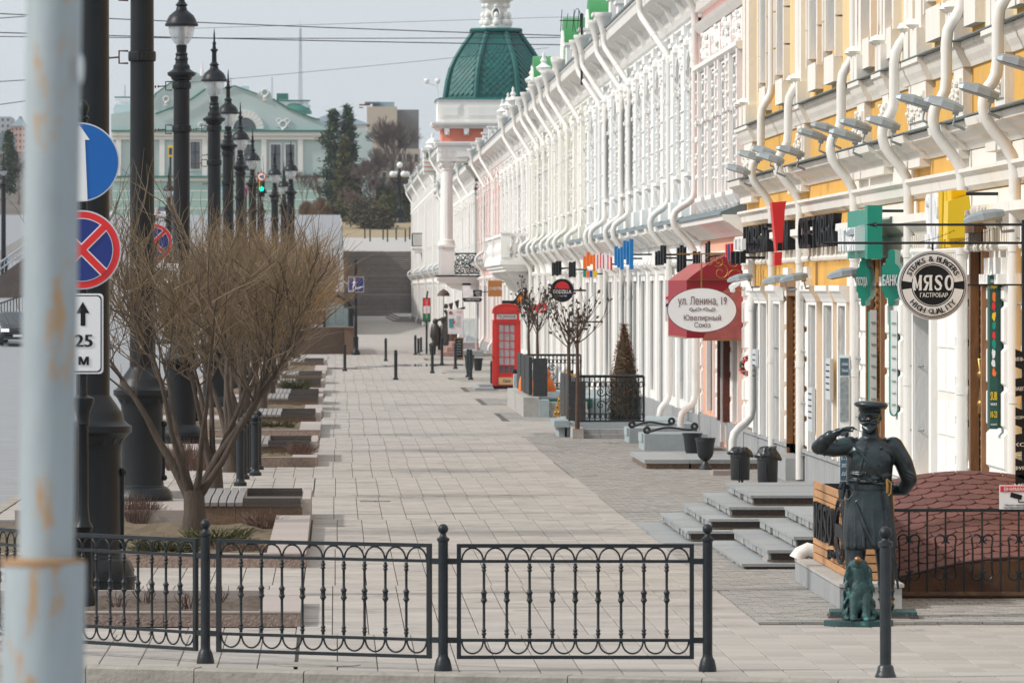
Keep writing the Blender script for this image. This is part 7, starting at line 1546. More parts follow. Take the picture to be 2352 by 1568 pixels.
D = [('e',(0,.10,.24),(.105,.16,.19), rot('X',.5)), ('e',(0,-.02,.30),(.095,.10,.16)), ('c',[(0,-.03,.40),(-.01,-.05,.50)],[.075,.062]), ('e',(-.012,-.055,.545),(.058,.07,.055)), ('c',[(-.015,-.09,.555),(-.022,-.125,.59)],[.036,.026]),
     ('e',(-.085,.10,.14),(.06,.11,.10)), ('e',(.085,.10,.14),(.06,.11,.10)), ('c',[(-.05,-.08,.26),(-.055,-.11,.10),(-.055,-.13,.06)],[.042,.036,.03]), ('c',[(.05,-.08,.26),(.055,-.11,.10),(.055,-.13,.06)],[.042,.036,.03]), ('e',(-.055,-.15,.065),(.036,.055,.026)), ('e',(.055,-.15,.065),(.036,.055,.026)), ('e',(-.10,-.02,.065),(.04,.07,.028)), ('e',(.10,-.02,.065),(.04,.07,.028)),
     ('c',[(-.068,-.04,.555),(-.10,-.05,.46),(-.095,-.05,.37)],[.022,.034,.026]), ('c',[(.045,-.04,.555),(.08,-.05,.46),(.078,-.05,.37)],[.022,.034,.026]), ('c',[(.05,.24,.12),(.15,.26,.09),(.2,.18,.07)],[.045,.04,.03])]
rd = random.Random(5)
for k in range(120):                            # locks of fur
    a_ = rd.uniform(PI*.9, PI*2.1); z = rd.uniform(.10,.46); r = .088+.035*(1-z/.46); x, y = r*math.cos(a_), .03+(r+.02)*math.sin(a_); sw = rd.uniform(-.025,.025)
    D.append(('c', [(x*.95,y*.95,z+.03),(x*1.08+sw,y*1.08-.006,z-.015),(x*1.05+sw*1.6,y*1.06,z-.06)], [.011,.013,.006]))
for k in range(26): s = rd.choice((-1,1)); z = rd.uniform(.34,.5); D.append(('c', [(s*.09-.01,-.07,z+.03),(s*.105-.01+rd.uniform(-.012,.012),-.085,z),(s*.10-.01,-.075,z-.04)], [.009,.011,.006]))
blob('body', D, patina, dg_, .0075, 1)
m2 = MB(); m2._ball(Vector((-.024,-.135,.592)), .029, 10, 8, (1,1.1,.85)); m2._ball(Vector((-.018,-.11,.578)), .034, 10, 8, (.95,1.1,.7)); obj('muzzle', m2, polished, dg_, smooth=60, local=True)
m2 = MB(); P = [(.30*math.cos(2*PI*k/14)*R.uniform(.9,1.05), .02+.27*math.sin(2*PI*k/14)*R.uniform(.9,1.05)) for k in range(14)]; m2.prof_z(P, 0, .05); obj('base_plate', m2, patina, dg_, local=True)
# ================================================================ LEFT SIDE: planting beds, benches, lamps, shrubs, signs
def bed(label, x0, x1, y0, y1, kerb=.14, w=.13, right=.30, fill=soil, h=.12, stones=True, back=False):
    t = thing('planting_bed', label, 'planting bed', (x0, y0, 0))
    mb = MB(); nx, ny = 24, 14; g = [[(x0+(x1-right-x0)*i/nx, y0+w+(y1-y0-w)*j/ny, h+R.uniform(-.03,.035)) for i in range(nx+1)] for j in range(ny+1)]
    for j in range(ny):
        for i in range(nx): mb.quad(g[j][i], g[j][i+1], g[j+1][i+1], g[j+1][i])
    o = obj('earth', mb, fill, t); o['kind'] = 'stuff'
    L = x1-x0; k = max(2, round(L/1.1))
    for i in range(k):
        a, b_ = x0+i*L/k+.003, x0+(i+1)*L/k-.003
        mb = MB(); mb.box(a, b_, y0, y0+w, 0, kerb-.012); obj('kerb_face', mb, granite_rough, t); mb = MB(); mb.box(a-.002, b_+.002, y0-.004, y0+w+.004, kerb-.012, kerb); obj('kerb_top', mb, granite_pink, t)
    n = max(1, round((y1-y0)/1.2))
    for i in range(n):
        mb = MB(); a, b_ = y0+w+.005+i*(y1-y0-w)/n, y0+w+(i+1)*(y1-y0-w)/n-.003; mb.box(x1-right, x1, a, b_, 0, kerb+.002); obj('edge_slab', mb, granite_pink, t)
    if back: mb = MB(); mb.box(x0, x1-right, y1-.12, y1, 0, kerb); obj('kerb_top', mb, granite_pink, t)
    return t
bed('nearest planting bed of bare soil behind the street railing', -3.9, -.305, 57.4, 61.6, .13, .14, .36, soil, .06, back=True)
bed('planting bed with dry plants in front of the first granite bench', -4.2, -.31, 69.6, 81.4, .15, .16, .42, dry_grass, .05)
bed('planting bed behind the paved gap with the ball bollards', -4.2, -.3, 109.2, 112.3, .16, .16, .42, dry_grass, .14)
bed('third planting bed with low juniper before its bench', -4.2, -.3, 130.5, 138.6, .16, .16, .42, dry_grass, .14)
bed('fourth planting bed along the walk', -4.2, -.3, 151, 159, .16, .16, .42, dry_grass, .14)
bed('fifth planting bed along the walk', -4.2, -.3, 181, 186.5, .16, .16, .42, dry_grass, .14)
bed('sixth planting bed before the brown underpass wall', -4.2, -.3, 226, 242, .16, .16, .42, dry_grass, .14)
def granite_bench(y0, L, label, x1=-.31, W=1.22):
    # granite wall with a timber seat: slats on the left, open frame on the right
    t = thing('granite_bench', label, 'bench', (x1-W, y0, 0), 'timber benches on granite planter walls'); zt = .25
    mb = MB(); mb.box(-4.0, x1-W, y0+.3, y0+L+.6, 0, .2); obj('bed_edge', mb, granite_pink, t)
    k = 3
    for i in range(k): mb = MB(); mb.box(x1-W-.15+i*(W+.1)/k, x1-W-.15+(i+1)*(W+.1)/k-.004, y0, y0+.12, 0, zt); obj('wall_stone', mb, granite_brown, t)
    n = 4
    for i in range(n): mb = MB(); mb.box(x1-.10, x1+.004, y0-.004+i*(L+.6)/n, y0+(i+1)*(L+.6)/n-.006, 0, zt+.10); obj('edge_stone', mb, granite_pink, t)
    for i in range(n): mb = MB(); mb.box(x1-W-.15, x1-W-.03, y0+.12+i*(L+.4)/n, y0+.12+(i+1)*(L+.4)/n-.006, 0, zt); obj('edge_stone', mb, granite_brown, t)
    mb = MB(); mb.box(x1-W, x1-.1, y0+.12, y0+L+.5, 0, .16); obj('earth', mb, soil, t)
    fx0 = x1-W+.38
    for (ya, yb2) in ((y0-.03, y0+.10), (y0+L-.05, y0+L+.08)):
        mb = MB(); mb.box(fx0, x1-.12, ya, yb2, zt+.005, zt+.055); obj('beam', mb, wood_dark, t); mb = MB(); mb.box(fx0, x1-.12, ya+.002, yb2-.002, zt+.058, zt+.11); obj('beam', mb, wood_dark, t)
    for k in range(5):
        xa = x1-W-.12+k*.102; mb = MB(); n = 10; P = []
        for i in range(n+1):
            u = i/n; P.append((y0-.03+u*(L+.1), zt+.055+.055*u**.6+.012*math.sin(u*2*PI)))
        prof_ = P+[(y, z-.045) for y, z in P[::-1]]; mb.prof_x(prof_, xa, xa+.085); obj('slat', mb, wood_grey, t)
        mb = MB(); mb.box(xa+.004, xa+.081, y0-.025, y0+.09, zt-.0, zt+.03); obj('slat_support', mb, wood_dark, t)
    return t
for y0, L, l in ((81.5,4.1,'nearest timber bench, beside the big willow trunk'),(112.4,4.0,'second timber bench, behind the ball bollards'),(138.8,4.2,'third timber bench along the walk'),(160,3.6,'fourth timber bench, first of a close pair'),(168,3.6,'fifth timber bench, second of a close pair'),(187,4,'sixth timber bench from the front'),(205,4,'seventh timber bench from the front'),(243,5,'farthest timber bench, before the brown wall')): granite_bench(y0, L, l)
# bollards in the paved gap
for k, (X, Y) in enumerate(((-1.43,98.6),(-1.43,102),(-1.43,105.5),(-1.43,109),(-1.27,104),(-1.27,107.5))):
    t = dup(bol0, label='black ball bollard in the %s row of the paved gap, %s' % ('left' if k < 4 else 'right', ['nearest','second','third','farthest','nearest','farther'][k]), group='ball bollards in the paved gap'); t.location = (X, Y, 0); t.scale = (1.1,1.1,.97)
# ---- street lamps on fat black columns
def street_lamp(X, Y, label, first_=[None], full=True):
    if first_[0] is None:
        t = thing('street_lamp', label, 'lamp post', (0,0,0), 'black lantern columns along the kerb'); OFF[t] = Vector((0,0,0))
        mb = MB(); mb.lathe([(.405,0),(.405,.15),(.42,.16),(.42,.20),(.40,.21),(.395,.25),(.35,.33),(.31,.37),(.285,.40)], (0,0,0), 32); mb.lathe([(.405,.25),(.36,.345),(.31,.385)], (0,0,.002), 32, flute=.04); obj('base', mb, lamp_black, t, smooth=40)
        mb = MB(); mb.lathe([(.285,.40),(.278,.46),(.272,1.40),(.278,1.44),(.29,1.50),(.36,1.57),(.375,1.58),(.375,1.64),(.34,1.66),(.30,1.70),(.29,1.76),(.26,1.80),(.22,1.86),(.19,1.90),(.165,1.94)], (0,0,0), 32); mb.lathe([(.285,1.46),(.345,1.57)], (0,0,0), 32, flute=.06); mb.box(.255,.30,-.03,.03,.5,1.2); mb.ball((.29,-.03,1.2),.04); mb.ball((.29,-.03,.5),.04); obj('drum', mb, lamp_black, t, smooth=40)
        mb = MB(); mb.lathe([(.163,1.92),(.160,4.0),(.152,6.92)], (0,0,0), 24); obj('column', mb, lamp_black, t, smooth=40)
        for z in (5.92, 6.74):
            mb = MB(); mb.lathe([(.158,0),(.178,.01),(.182,.04),(.182,.10),(.178,.13),(.158,.14)], (0,0,z), 24); mb.box(-.03,.03,-.21,-.17,z+.02,z+.12)
            for s in (-1,1): mb.tube([(s*.045,-.20,z+.02),(s*.045,-.20,z+.12)], .014, 6)
            obj('clamp', mb, lamp_black, t, smooth=40)
            mb = MB(); mb.tube([(-.18,0,z+.14),(-.30,0,z+.14),(-.30,0,z-.02),(-.18,0,z-.02)], .014, 5); mb.tube([(-.30,0,z+.06),(-.42,.0,z+.05)], .012, 5)
            for k in range(6): mb.ball((-.44-.055*k, 0, z+.05-.006*k), .028, 7, 5, (.7,1,1))
            obj('wire_insulator', mb, mat('insulator', (0.10,0.05,0.035), 0.5, 0, 0.2), t)
        mb = MB(); mb.lathe([(.15,6.90),(.19,6.92),(.20,6.96),(.265,7.0),(.27,7.05),(.20,7.09),(.16,7.12),(.155,7.18),(.12,7.22),(.115,7.28),(.13,7.30),(.12,7.33),(.105,7.36),(.12,7.40),(.09,7.44),(.10,7.52),(.105,7.56),(.07,7.58)], (0,0,0), 20); obj('neck', mb, lamp_black, t, smooth=35)
        mb = MB(); mb.lathe([(.07,7.56),(.13,7.60),(.19,7.68),(.235,7.80),(.25,7.93)], (0,0,0), 20); obj('glass_bowl', mb, lamp_glass, t, smooth=50, fix=False)
        mb = MB(); mb.lathe([(.05,7.60),(.07,7.70),(.05,7.9)], (0,0,0), 10); obj('bulb', mb, steel, t, smooth=50)
        mb = MB(); mb.lathe([(.25,7.92),(.315,7.93),(.315,7.97),(.29,8.0),(.27,8.06),(.23,8.13),(.16,8.19),(.11,8.23),(.09,8.30),(.12,8.33),(.09,8.36),(.06,8.40),(.055,8.62),(.075,8.66),(.10,8.69),(.05,8.72),(.035,8.80),(.05,8.84),(.025,8.90),(.02,9.05),(.005,9.2)], (0,0,0), 20); obj('hood', mb, lamp_black, t, smooth=35)
        first_[0] = t
    else: t = dup(first_[0], label=label)
    t.location = (X, Y, 0 if Y < 330 else ramp(Y)); return t
street_lamp(-2.33, 63, 'nearest fat black lamp column, beside the road signs'); street_lamp(-2.52, 85.5, 'second black lamp column, behind the left of the bare shrub')
for k, (px, Y) in enumerate(((417,124),(492,157),(524,186),(552,218),(580,253),(631,285),(652,318))):
    street_lamp((px-VX)*Y/FV, Y, ['third black lamp column, the nearest whose lantern shows','fourth black lamp column with clear lantern and spike','fifth black lantern column in the row','sixth black lantern column in the row','seventh black lantern column in the row','eighth black lantern column, near the traffic light','ninth and farthest lantern column of the near row'][k])
for px, Y, l in ((668,275,'lantern column seen in line with the far row, near the round speed sign'),(388,340,'dark lamp column behind the second column, carrying a yellow crossing sign'),(8,440,'black lamp column at the left picture edge beyond the cars'),(600,330,'lamp column behind the seventh lantern')):
    o = street_lamp((px-VX)*Y/FV, Y, l)
# ---- road signs on an ornate post
YSG = 60; sg = thing('road_sign_post', 'ornate black post with blue arrow, no-stopping and distance signs', 'road sign', (at(191,0,YSG).x, YSG, 0)); XS = at(191,0,YSG).x
mb = MB(); mb.lathe([(.13,0),(.13,.12),(.11,.2),(.085,.24),(.08,.65),(.10,.68),(.07,.72),(.09,.78),(.06,.84),(.055,.9),(.048,.95),(.046,1.70),(.06,1.72),(.055,1.76),(.07,1.84),(.10,1.92),(.10,1.96),(.05,1.98)], (XS,YSG,0), 20); mb.lathe([(.087,.26),(.082,.64)], (XS,YSG,0), 24, flute=.12); obj('post', mb, lamp_black, sg, smooth=40)
zt = at(0,272,YSG).z; mb = MB(); mb.tube([(XS,YSG,1.9),(XS,YSG,zt)], .036, 12); mb.lathe([(.036,0),(.055,.01),(.055,.03),(.03,.05),(.05,.09),(.055,.13),(.03,.17),(.01,.19)], (XS,YSG,zt-.02), 14); obj('pole', mb, lamp_black, sg, smooth=40)
def cdisc(par, c, r, y): 
    disc('rim', mat('sign_edge', (0.62,0.65,0.68), 0.4, 0.2), c, 0, r, y, par, .02); disc('sign_back', grey_metal, c, 0, r*.99, y+.021, par, .01)
c = at(184,373,YSG); r = 91*YSG/FV; cdisc(sg, c, r, YSG-.08); disc('blue_field', sign_blue, c, 0, r*.965, YSG-.084, sg, .003)
mb = MB(); k = YSG/FV; P = [(174,462),(202,462),(196,322),(207,322),(183,287),(160,322),(172,322)]; mb.extr([at(x,y,YSG)+Vector((0,-.090,0)) for x, y in P], (0,.004,0)); obj('arrow', mb, sign_white, sg)
c = at(188,574,YSG); cdisc(sg, c, r, YSG-.08)
for nm, m_, ra, dy in (('red_field', sign_red, .965, .084), ('white_line', sign_white, .80, .088), ('blue_field', sign_navy, .78, .092)): disc(nm, m_, c, 0, r*ra, YSG-dy, sg, .003)
def crossbars(par, c, r, y):
    for s in (-1, 1):
        for nm, m_, w, dy in (('white_edge', sign_white, .115, 0), ('red_bar', sign_red, .085, .004)):
            d = Vector((.707, 0, .707*s)); n = Vector((-.707*s, 0, .707)); L = r*.80; mb = MB(); mb.extr([Vector((c.x,y-dy-.0005*s,c.z))+d*L+n*w*r, Vector((c.x,y-dy-.0005*s,c.z))-d*L+n*w*r, Vector((c.x,y-dy-.0005*s,c.z))-d*L-n*w*r, Vector((c.x,y-dy-.0005*s,c.z))+d*L-n*w*r], (0,.003,0)); obj(nm, mb, m_, par)
crossbars(sg, c, r, YSG-.096)
def rrect(x0, x1, y0, y1, q, Y, dy):
    P = []
    for cx, cy, a0 in ((x1-q,y0+q,0),(x0+q,y0+q,1),(x0+q,y1-q,2),(x1-q,y1-q,3)):
        for i in range(5): t = PI/2*a0+PI/2*i/4; P.append(at(cx+q*math.cos(t), cy-q*math.sin(t), Y)+Vector((0,dy,0)))
    return P
for nm, m_, e, dy in (('plate', sign_white, 0, -.08), ('border', sign_black, 4, -.083), ('face', sign_white, 6.5, -.086)): mb = MB(); mb.extr(rrect(144+e, 238-e, 674+e, 858-e, 9, YSG, dy), (0,.002 if e else .015,0)); obj(nm, mb, m_, sg)
mb = MB(); mb.extr([at(x,y,YSG)+Vector((0,-.09,0)) for x, y in ((186,748),(197,748),(197,719),(206,719),(191,693),(176,719),(186,719))], (0,.003,0)); obj('arrow', mb, sign_black, sg)
for s, y, h_, w in (('25',782,28,42),('м',828,19,24)): p = at(193,y,YSG); text('lettering', s, sign_black, (p.x, YSG-.09, p.z), RX, UZ, height=h_*k, width=w*k, parent=sg, depth=.003, bold=.04)
YS2 = 120; s2g = thing('road_sign', 'second round no-stopping sign half hidden by a lamp column and twigs', 'road sign', (at(353,0,YS2).x, YS2, 0)); c = at(353,557,YS2); r = .35; cdisc(s2g, c, r, YS2-.08)
for nm, m_, ra, dy in (('red_field', sign_red, .965, .084), ('white_line', sign_white, .80, .088), ('blue_field', sign_navy, .78, .092)): disc(nm, m_, c, 0, r*ra, YS2-dy, s2g, .003)
crossbars(s2g, c, r, YS2-.096)
p = at(360,625,YS2); mb = MB(); mb.box(p.x-.3, p.x+.42, YS2-.08, YS2-.06, p.z-.2, p.z+.16); obj('plate', mb, sign_white, s2g); text('lettering', '08:00', sign_black, (p.x+.18, YS2-.085, p.z-.02), RX, UZ, height=.1, width=.3, parent=s2g, depth=.003, bold=.03)
mb = MB(); mb.tube([(c.x,YS2,0),(c.x,YS2,c.z+.5)], .035, 10); mb.ball((c.x+.25,YS2-.05,c.z+.43),.06); obj('post', mb, lamp_black, s2g)
YU = 296; us = thing('underpass_sign', 'blue square underpass sign with a walking figure on a tall black post', 'road sign', (at(817,0,YU).x, YU, 0)); xs = at(817,0,YU).x; z0 = 0
mb = MB(); mb.lathe([(.20,0),(.20,.12),(.15,.2),(.12,.25),(.12,.75),(.14,.8),(.075,.85),(.07,at(0,600,YU).z),(.09,at(0,599,YU).z),(.03,at(0,595,YU).z)], (xs,YU,0), 12); obj('post', mb, lamp_black, us, smooth=40)
mb = MB(); mb.extr(rrect(800,836,636,671,2,YU,-.1), (0,.03,0)); obj('plate', mb, sign_white, us); mb = MB(); mb.extr(rrect(801,835,637,670,2,YU,-.11), (0,.008,0)); obj('blue_field', mb, sign_navy, us)
mb = MB(); mb.extr([at(x,y,YU)+Vector((0,-.12,0)) for x, y in ((802,669),(812,669),(812,666.5),(817,666.5),(817,664),(823,664),(823,662),(828,662),(828,660),(834,660),(834,658),(826,658),(826,660),(821,660),(821,662),(815,662),(815,664.5),(809,664.5),(809,667),(802,667))], (0,.006,0)); mb.ball(at(814,641,YU)+Vector((0,-.115,0)), .045, 8, 5, (1,.2,1)); mb.tube([at(814,645,YU)+Vector((0,-.115,0)), at(814,652,YU)+Vector((0,-.115,0))], .04, 5); mb.tube([at(814,652,YU)+Vector((0,-.115,0)), at(811,658,YU)+Vector((0,-.115,0)), at(811,664,YU)+Vector((0,-.115,0))], .025, 5); mb.tube([at(814,652,YU)+Vector((0,-.115,0)), at(816,658,YU)+Vector((0,-.115,0)), at(819,662,YU)+Vector((0,-.115,0))], .025, 5); mb.tube([at(814,646,YU)+Vector((0,-.115,0)), at(810,651,YU)+Vector((0,-.115,0))], .018, 4); mb.tube([at(814,646,YU)+Vector((0,-.115,0)), at(819,650,YU)+Vector((0,-.115,0))], .018, 4); obj('figure_print', mb, sign_white, us)
# ---- brown granite underpass with glass canopy
uw_ = thing('underpass_entrance', 'brown granite underpass parapet with a glass canopy on black frame', 'underpass', (-1, 302, 0))
mb = MB(); a, b_ = at(735,0,300), at(795,0,300); mb.box(-3.2, b_.x, 300, 326, 0, at(0,752,300).z); obj('parapet', mb, mat('underpass_granite', (0.085,0.052,0.035), 0.5, 0, 0.3, 14, spot=(0.13,0.08,0.055), spot_at=0.6, spot_scale=20), uw_)
a, b_ = at(792,0,297), at(815,0,297); mb = MB(); mb.box(a.x, b_.x, 297, 300, 0, at(0,754,297).z); mb.box(a.x-.05, b_.x+.05, 296.9, 300, at(0,754,297).z, at(0,754,297).z+.07); obj('end_pier', mb, granite_brown, uw_)
Y = 302; P = [at(695,674,Y), at(730,672,Y), at(770,676,Y), at(795,688,Y), at(808,706,Y), at(812,722,Y)]
mb = MB(); mb.tube(P, .08, 6); mb.tube([p+Vector((0,14,0)) for p in P], .08, 6); obj('canopy_frame', mb, black_iron, uw_)
for i in range(4): mb = MB(); q0, q1 = P[i], P[i+1]; mb.quad(q0, q1, q1+Vector((0,14,0)), q0+Vector((0,14,0))); obj('roof_glass', mb, clear_glass, uw_, fix=False)
mb = MB(); mb.tube([at(806,706,Y), at(806,752,Y)], .13, 8); mb.tube([at(745,676,Y), at(745,752,Y)], .06, 6); obj('canopy_post', mb, black_iron, uw_)
gl = mat('canopy_glass', (0.22,0.30,0.31), 0.12, 0, 0.35, 1.2, spec=0.9)
for (x0, x1, y0, y1) in ((748,770,690,748),(772,788,695,748),(789,803,705,748)): mb = MB(); mb.extr([at(x0,y0,Y), at(x1,y0+6,Y), at(x1,y1,Y), at(x0,y1,Y)], (0,.03,0)); obj('side_glass', mb, gl, uw_)
mb = MB(); Pt = [at(720,640,306), at(750,638,306), at(780,644,306), at(800,652,306)]; mb.tube(Pt, .05, 5); obj('handrail', mb, steel, uw_)
mb = MB(); mb.box(at(700,0,330).x, at(735,0,330).x, 330, 334, 0, at(0,700,330).z); obj('rear_wall', mb, MATS['underpass_granite'], uw_)
# ---- bare willow shrubs
bark = mat('willow_bark', (0.075,0.055,0.042), 0.9, 0, 0.35, 9, 0.8, 30, stretch=(1,1,.3)); twig_m = mat('willow_twig', (0.165,0.12,0.078), 0.8, 0, 0.3, 2, col2=(0.255,0.188,0.112), isl=.25); twig_o = mat('willow_twig_tan', (0.25,0.155,0.068), 0.8, 0, 0.3, 2, col2=(0.33,0.205,0.088), isl=.22)
def willow(label, base, stems, seed, tm, dens=1.0, scale=1.0, lean=0):
    rr = random.Random(seed); B0 = Vector(base); t = thing('willow_shrub', label, 'tree', base, 'bare willows along the walk'); tr = MB(); tw = MB(); tr.tube([B0-Vector((0,0,.1)), B0+Vector((.01,0,.2*scale)), B0+Vector((0,0,.46*scale))], [.16*scale,.125*scale,.12*scale], 10)
    def branch(p, d, L, r, n, curl, up):
        pts = [p]; 
        for i in range(n):
            d = (d+Vector((rr.uniform(-curl,curl), rr.uniform(-curl,curl), rr.uniform(-curl*.6,curl*.6)+up))).normalized(); pts.append(pts[-1]+d*L/n)
        return pts
    for (dx, dy, L, r) in stems:
        d = Vector((dx, dy, 1)).normalized(); pts = branch(B0+Vector((dx*.06, dy*.06, .36*scale)), d, L*scale, r, 9, .17, .03); n = len(pts)
        rs = [max(r*.85*(1-.88*(i/(n-1))), .011) for i in range(n)]; rs[0] *= 1.25; tr.tube(pts, rs, 8)
        for i in range(5, n):
            for k in range(int(2.6*dens)+(i > 6)):
                a = rr.uniform(0, 2*PI); e = rr.uniform(-.1, 1.0); dd = Vector((math.cos(a)*math.cos(e), math.sin(a)*math.cos(e), math.sin(e))); dd = (dd+(pts[i]-pts[i-1]).normalized()*.5).normalized()
                L2 = rr.uniform(.6, 1.25)*scale; q = branch(pts[i], dd, L2, 0, 6, .22, .045); tr.tube(q, [max(.5*rs[i]*(1-j/7), .006) for j in range(7)], 5)
                for j in range(1, 7):
                    for m_ in range(int(3*dens)):
                        a = rr.uniform(0, 2*PI); e = rr.uniform(-.35, 1.25); d3 = Vector((math.cos(a)*math.cos(e), math.sin(a)*math.cos(e), math.sin(e))); d3 = (d3+(q[j]-q[j-1]).normalized()*.9).normalized()
                        w = branch(q[j], d3, rr.uniform(.3, .9)*scale, 0, 4, .28, .07); tw.tube(w, [.0062,.0055,.0045,.0035,.002], 3, caps=False)
                        if rr.random() < .7*dens:
                            w2 = branch(w[2], (d3+Vector((rr.uniform(-.6,.6),rr.uniform(-.6,.6),.3))).normalized(), rr.uniform(.25,.6)*scale, 0, 3, .2, .12); tw.tube(w2, [.0045,.004,.003,.0015], 3, caps=False)
    obj('trunk', tr, bark, t, smooth=60); o = obj('twigs', tw, tm, t, fix=False); o['kind'] = 'stuff'; return t
willow('nearest bare willow with forked dark trunk behind the street railing', (at(445,0,79).x, 79, .05), [(-.60,.1,2.35,.075),(-.30,-.35,2.45,.058),(-.1,.3,2.55,.05),(.12,-.3,2.6,.055),(.36,.2,2.5,.075),(.60,-.1,2.3,.06)], 11, twig_m, .8, 1.06)
for k, (Y, sc_, l) in enumerate(((93,.92,'second bare willow, right behind the nearest one'),(106,1.0,'third bare willow by the ball bollards'),(119,1.04,'fourth bare willow behind the second bench'),(133,1.08,'fifth bare willow along the walk'),(149,1.1,'sixth bare tan willow along the walk'),(167,1.1,'seventh bare tan willow along the walk'),(189,1.12,'eighth bare tan willow along the walk'),(214,1.15,'ninth bare tan willow before the underpass'))):
    X = -1.72+.04*(k % 3)
    if k in (0, 3): wsrc = willow(l, (X, Y, .1), [(-.5,.1,2.3,.07),(-.2,-.4,2.55,.06),(.05,.35,2.6,.06),(.26,-.3,2.55,.06),(.44,.25,2.4,.065)], 20+k, twig_m if k == 0 else twig_o, .9, sc_); s0 = sc_
    else: o = dup(wsrc, label=l); o.location = (X, Y, .1); o.rotation_euler = (0,0,R.uniform(0,6)); o.scale = (sc_/s0*.96,sc_/s0*.96,sc_/s0)
# ---- low dry shrubs and junipers in the beds
def tuft(label, base, w, h_, n, m, cat='shrub', name='dry_shrub', flat=False, th=.004, group=None):
    t = thing(name, label, cat, base, group); mb = MB(); B0 = Vector(base)
    for k in range(n):
        a = R.uniform(0, 2*PI); q = R.random()**.6*w/2; p = B0+Vector((q*.7*math.cos(a), q*.7*math.sin(a), 0))
        if flat: e = p+Vector((math.cos(a)*R.uniform(.05,.22), math.sin(a)*.2, R.uniform(.02, h_)))
        else: e = p+Vector((math.cos(a)*q*.6+R.uniform(-.06,.06), R.uniform(-.06,.06), h_*R.uniform(.6,1.05)*(1-.35*(q/(w/2))**2)))
        mid = (p+e)/2+Vector((R.uniform(-.04,.04), R.uniform(-.04,.04), .03)); mb.tube([p, mid, e], [th, th*.8, th*.4], 3, caps=False)
    o = obj('stems', mb, m, t, fix=False); o['kind'] = 'stuff'; return t
dry = mat('dry_stems', (0.17,0.105,0.08), 0.85, 0, 0.3, 5, isl=.2); jun = mat('juniper', (0.075,0.085,0.035), 0.85, 0, 0.4, 6, isl=.3, col2=(0.12,0.115,0.05))
tuft('round clipped dry shrub at the foot of the second lamp column', gp(312,1207), .62, .42, 520, dry)
tuft('low dry shrub behind the right railing bars of the first bed', at(560,1262,73)-Vector((0,0,.08)), .7, .22, 260, dry)
tuft('dry twiggy plant at the corner of the second bed', at(600,1215,80), .5, .25, 160, dry)
tuft('low green juniper at the left of the second bed', at(500,1240,74)-Vector((0,0,.05)), .8, .2, 420, jun, 'juniper', 'juniper', True, .008)
tuft('low green juniper behind the railing near the lamp', at(380,1262,72.5)-Vector((0,0,.05)), .9, .2, 420, jun, 'juniper', 'juniper', True, .008)
tuft('juniper at the foot of the second bench', at(618,1062,112), .8, .2, 380, jun, 'juniper', 'juniper', True, .008)
tuft('juniper before the third bench', at(630,988,134), 1.0, .22, 380, jun, 'juniper', 'juniper', True, .009)
tuft('dry shrub behind the willow trunk', at(430,1080,100), .9, .5, 420, dry)
tuft('dry brown growth beside the second bench wall', at(690,1050,111), .5, .3, 200, dry)
tuft('juniper by the far benches', at(680,893,172), 1.0, .3, 260, jun, 'juniper', 'juniper', True, .01)
for k, x in enumerate((270, 335, 430, 500)):
    p = at(x, 1405, 59.6+(k % 2)); tuft(['cut rose stems nearest the lamp in the bare soil bed','second clump of cut rose stems in the soil bed','third clump of cut rose stems in the soil bed','right clump of cut rose stems in the soil bed'][k], (p.x, p.y, .05), .22, .2, 14, mat('rose_stem', (0.09,0.045,0.035), 0.8), 'plant', 'rose_stems', False, .005)
# ================================================================ BACKGROUND ON THE HILL
def hp(x, y):                                   # point of the hill seen at that column and row
    Y = 752.0
    while Y < 848 and VY-(hill(0, Y)-H)*FV/Y > y: Y += 1.0
    return Vector(((x-VX)*Y/FV, Y, hill(0, Y)))
def rp(x, y):                                   # same on the climbing road
    Y = 200.0
    while Y < 800 and VY-(ramp(Y)-H)*FV/Y > y: Y += 1.0
    return Vector(((x-VX)*Y/FV, Y, ramp(Y)))
mint = mat('mint_stucco', (0.45,0.555,0.56), 0.85, 0, 0.05, .3); mint_d = mat('mint_ground_floor', (0.34,0.50,0.47), 0.85, 0, 0.06, .3); far_white = mat('far_white_trim', (0.72,0.73,0.72), 0.85, 0, 0.04, .5)
YG = 870.0
tg = thing('theatre', 'pale mint green and white theatre with curved gable and green roof on the hill', 'building', at(500, 500, YG))
def gq(x, y, dy=0): p = at(x, y, YG); return Vector((p.x, YG+dy, p.z))
def gbox(nm, m, x0, x1, y0, y1, d0, d1, par=None): a, b_ = gq(x0, y1), gq(x1, y0); mb = MB(); mb.box(a.x, b_.x, YG+d0, YG+d1, a.z, b_.z); return obj(nm, mb, m, par or tg)
gbox('ground_floor', mint_d, 258, 856, 412, 528, 0, 20); gbox('wall', mint, 258, 856, 300, 408, .3, 20)
mb = MB(); mb.extr([gq(x, y, .3) for x, y in ((255,301),(255,262),(300,255),(345,240),(357,216),(398,186),(437,172),(452,168),(470,172),(505,206),(539,198),(592,217),(598,209),(610,206),(620,211),(627,228),(660,248),(715,271),(734,276),(746,284),(746,301))], (0,9,0)); obj('gable', mb, mint, tg)
mb = MB(); mb.tube([gq(x, y-.6, .1) for x, y in ((345,240),(357,216),(398,186),(437,172),(452,168))], .10, 5); obj('roof_edge', mb, green_roof, tg); mb = MB(); mb.tube([gq(x, y-.6, .1) for x, y in ((505,206),(539,198),(592,217))], .10, 5); obj('roof_edge', mb, green_roof, tg); mb = MB(); mb.tube([gq(x, y-.6, .1) for x, y in ((627,228),(660,248),(715,271),(734,276))], .12, 5); obj('roof_edge', mb, green_roof, tg)
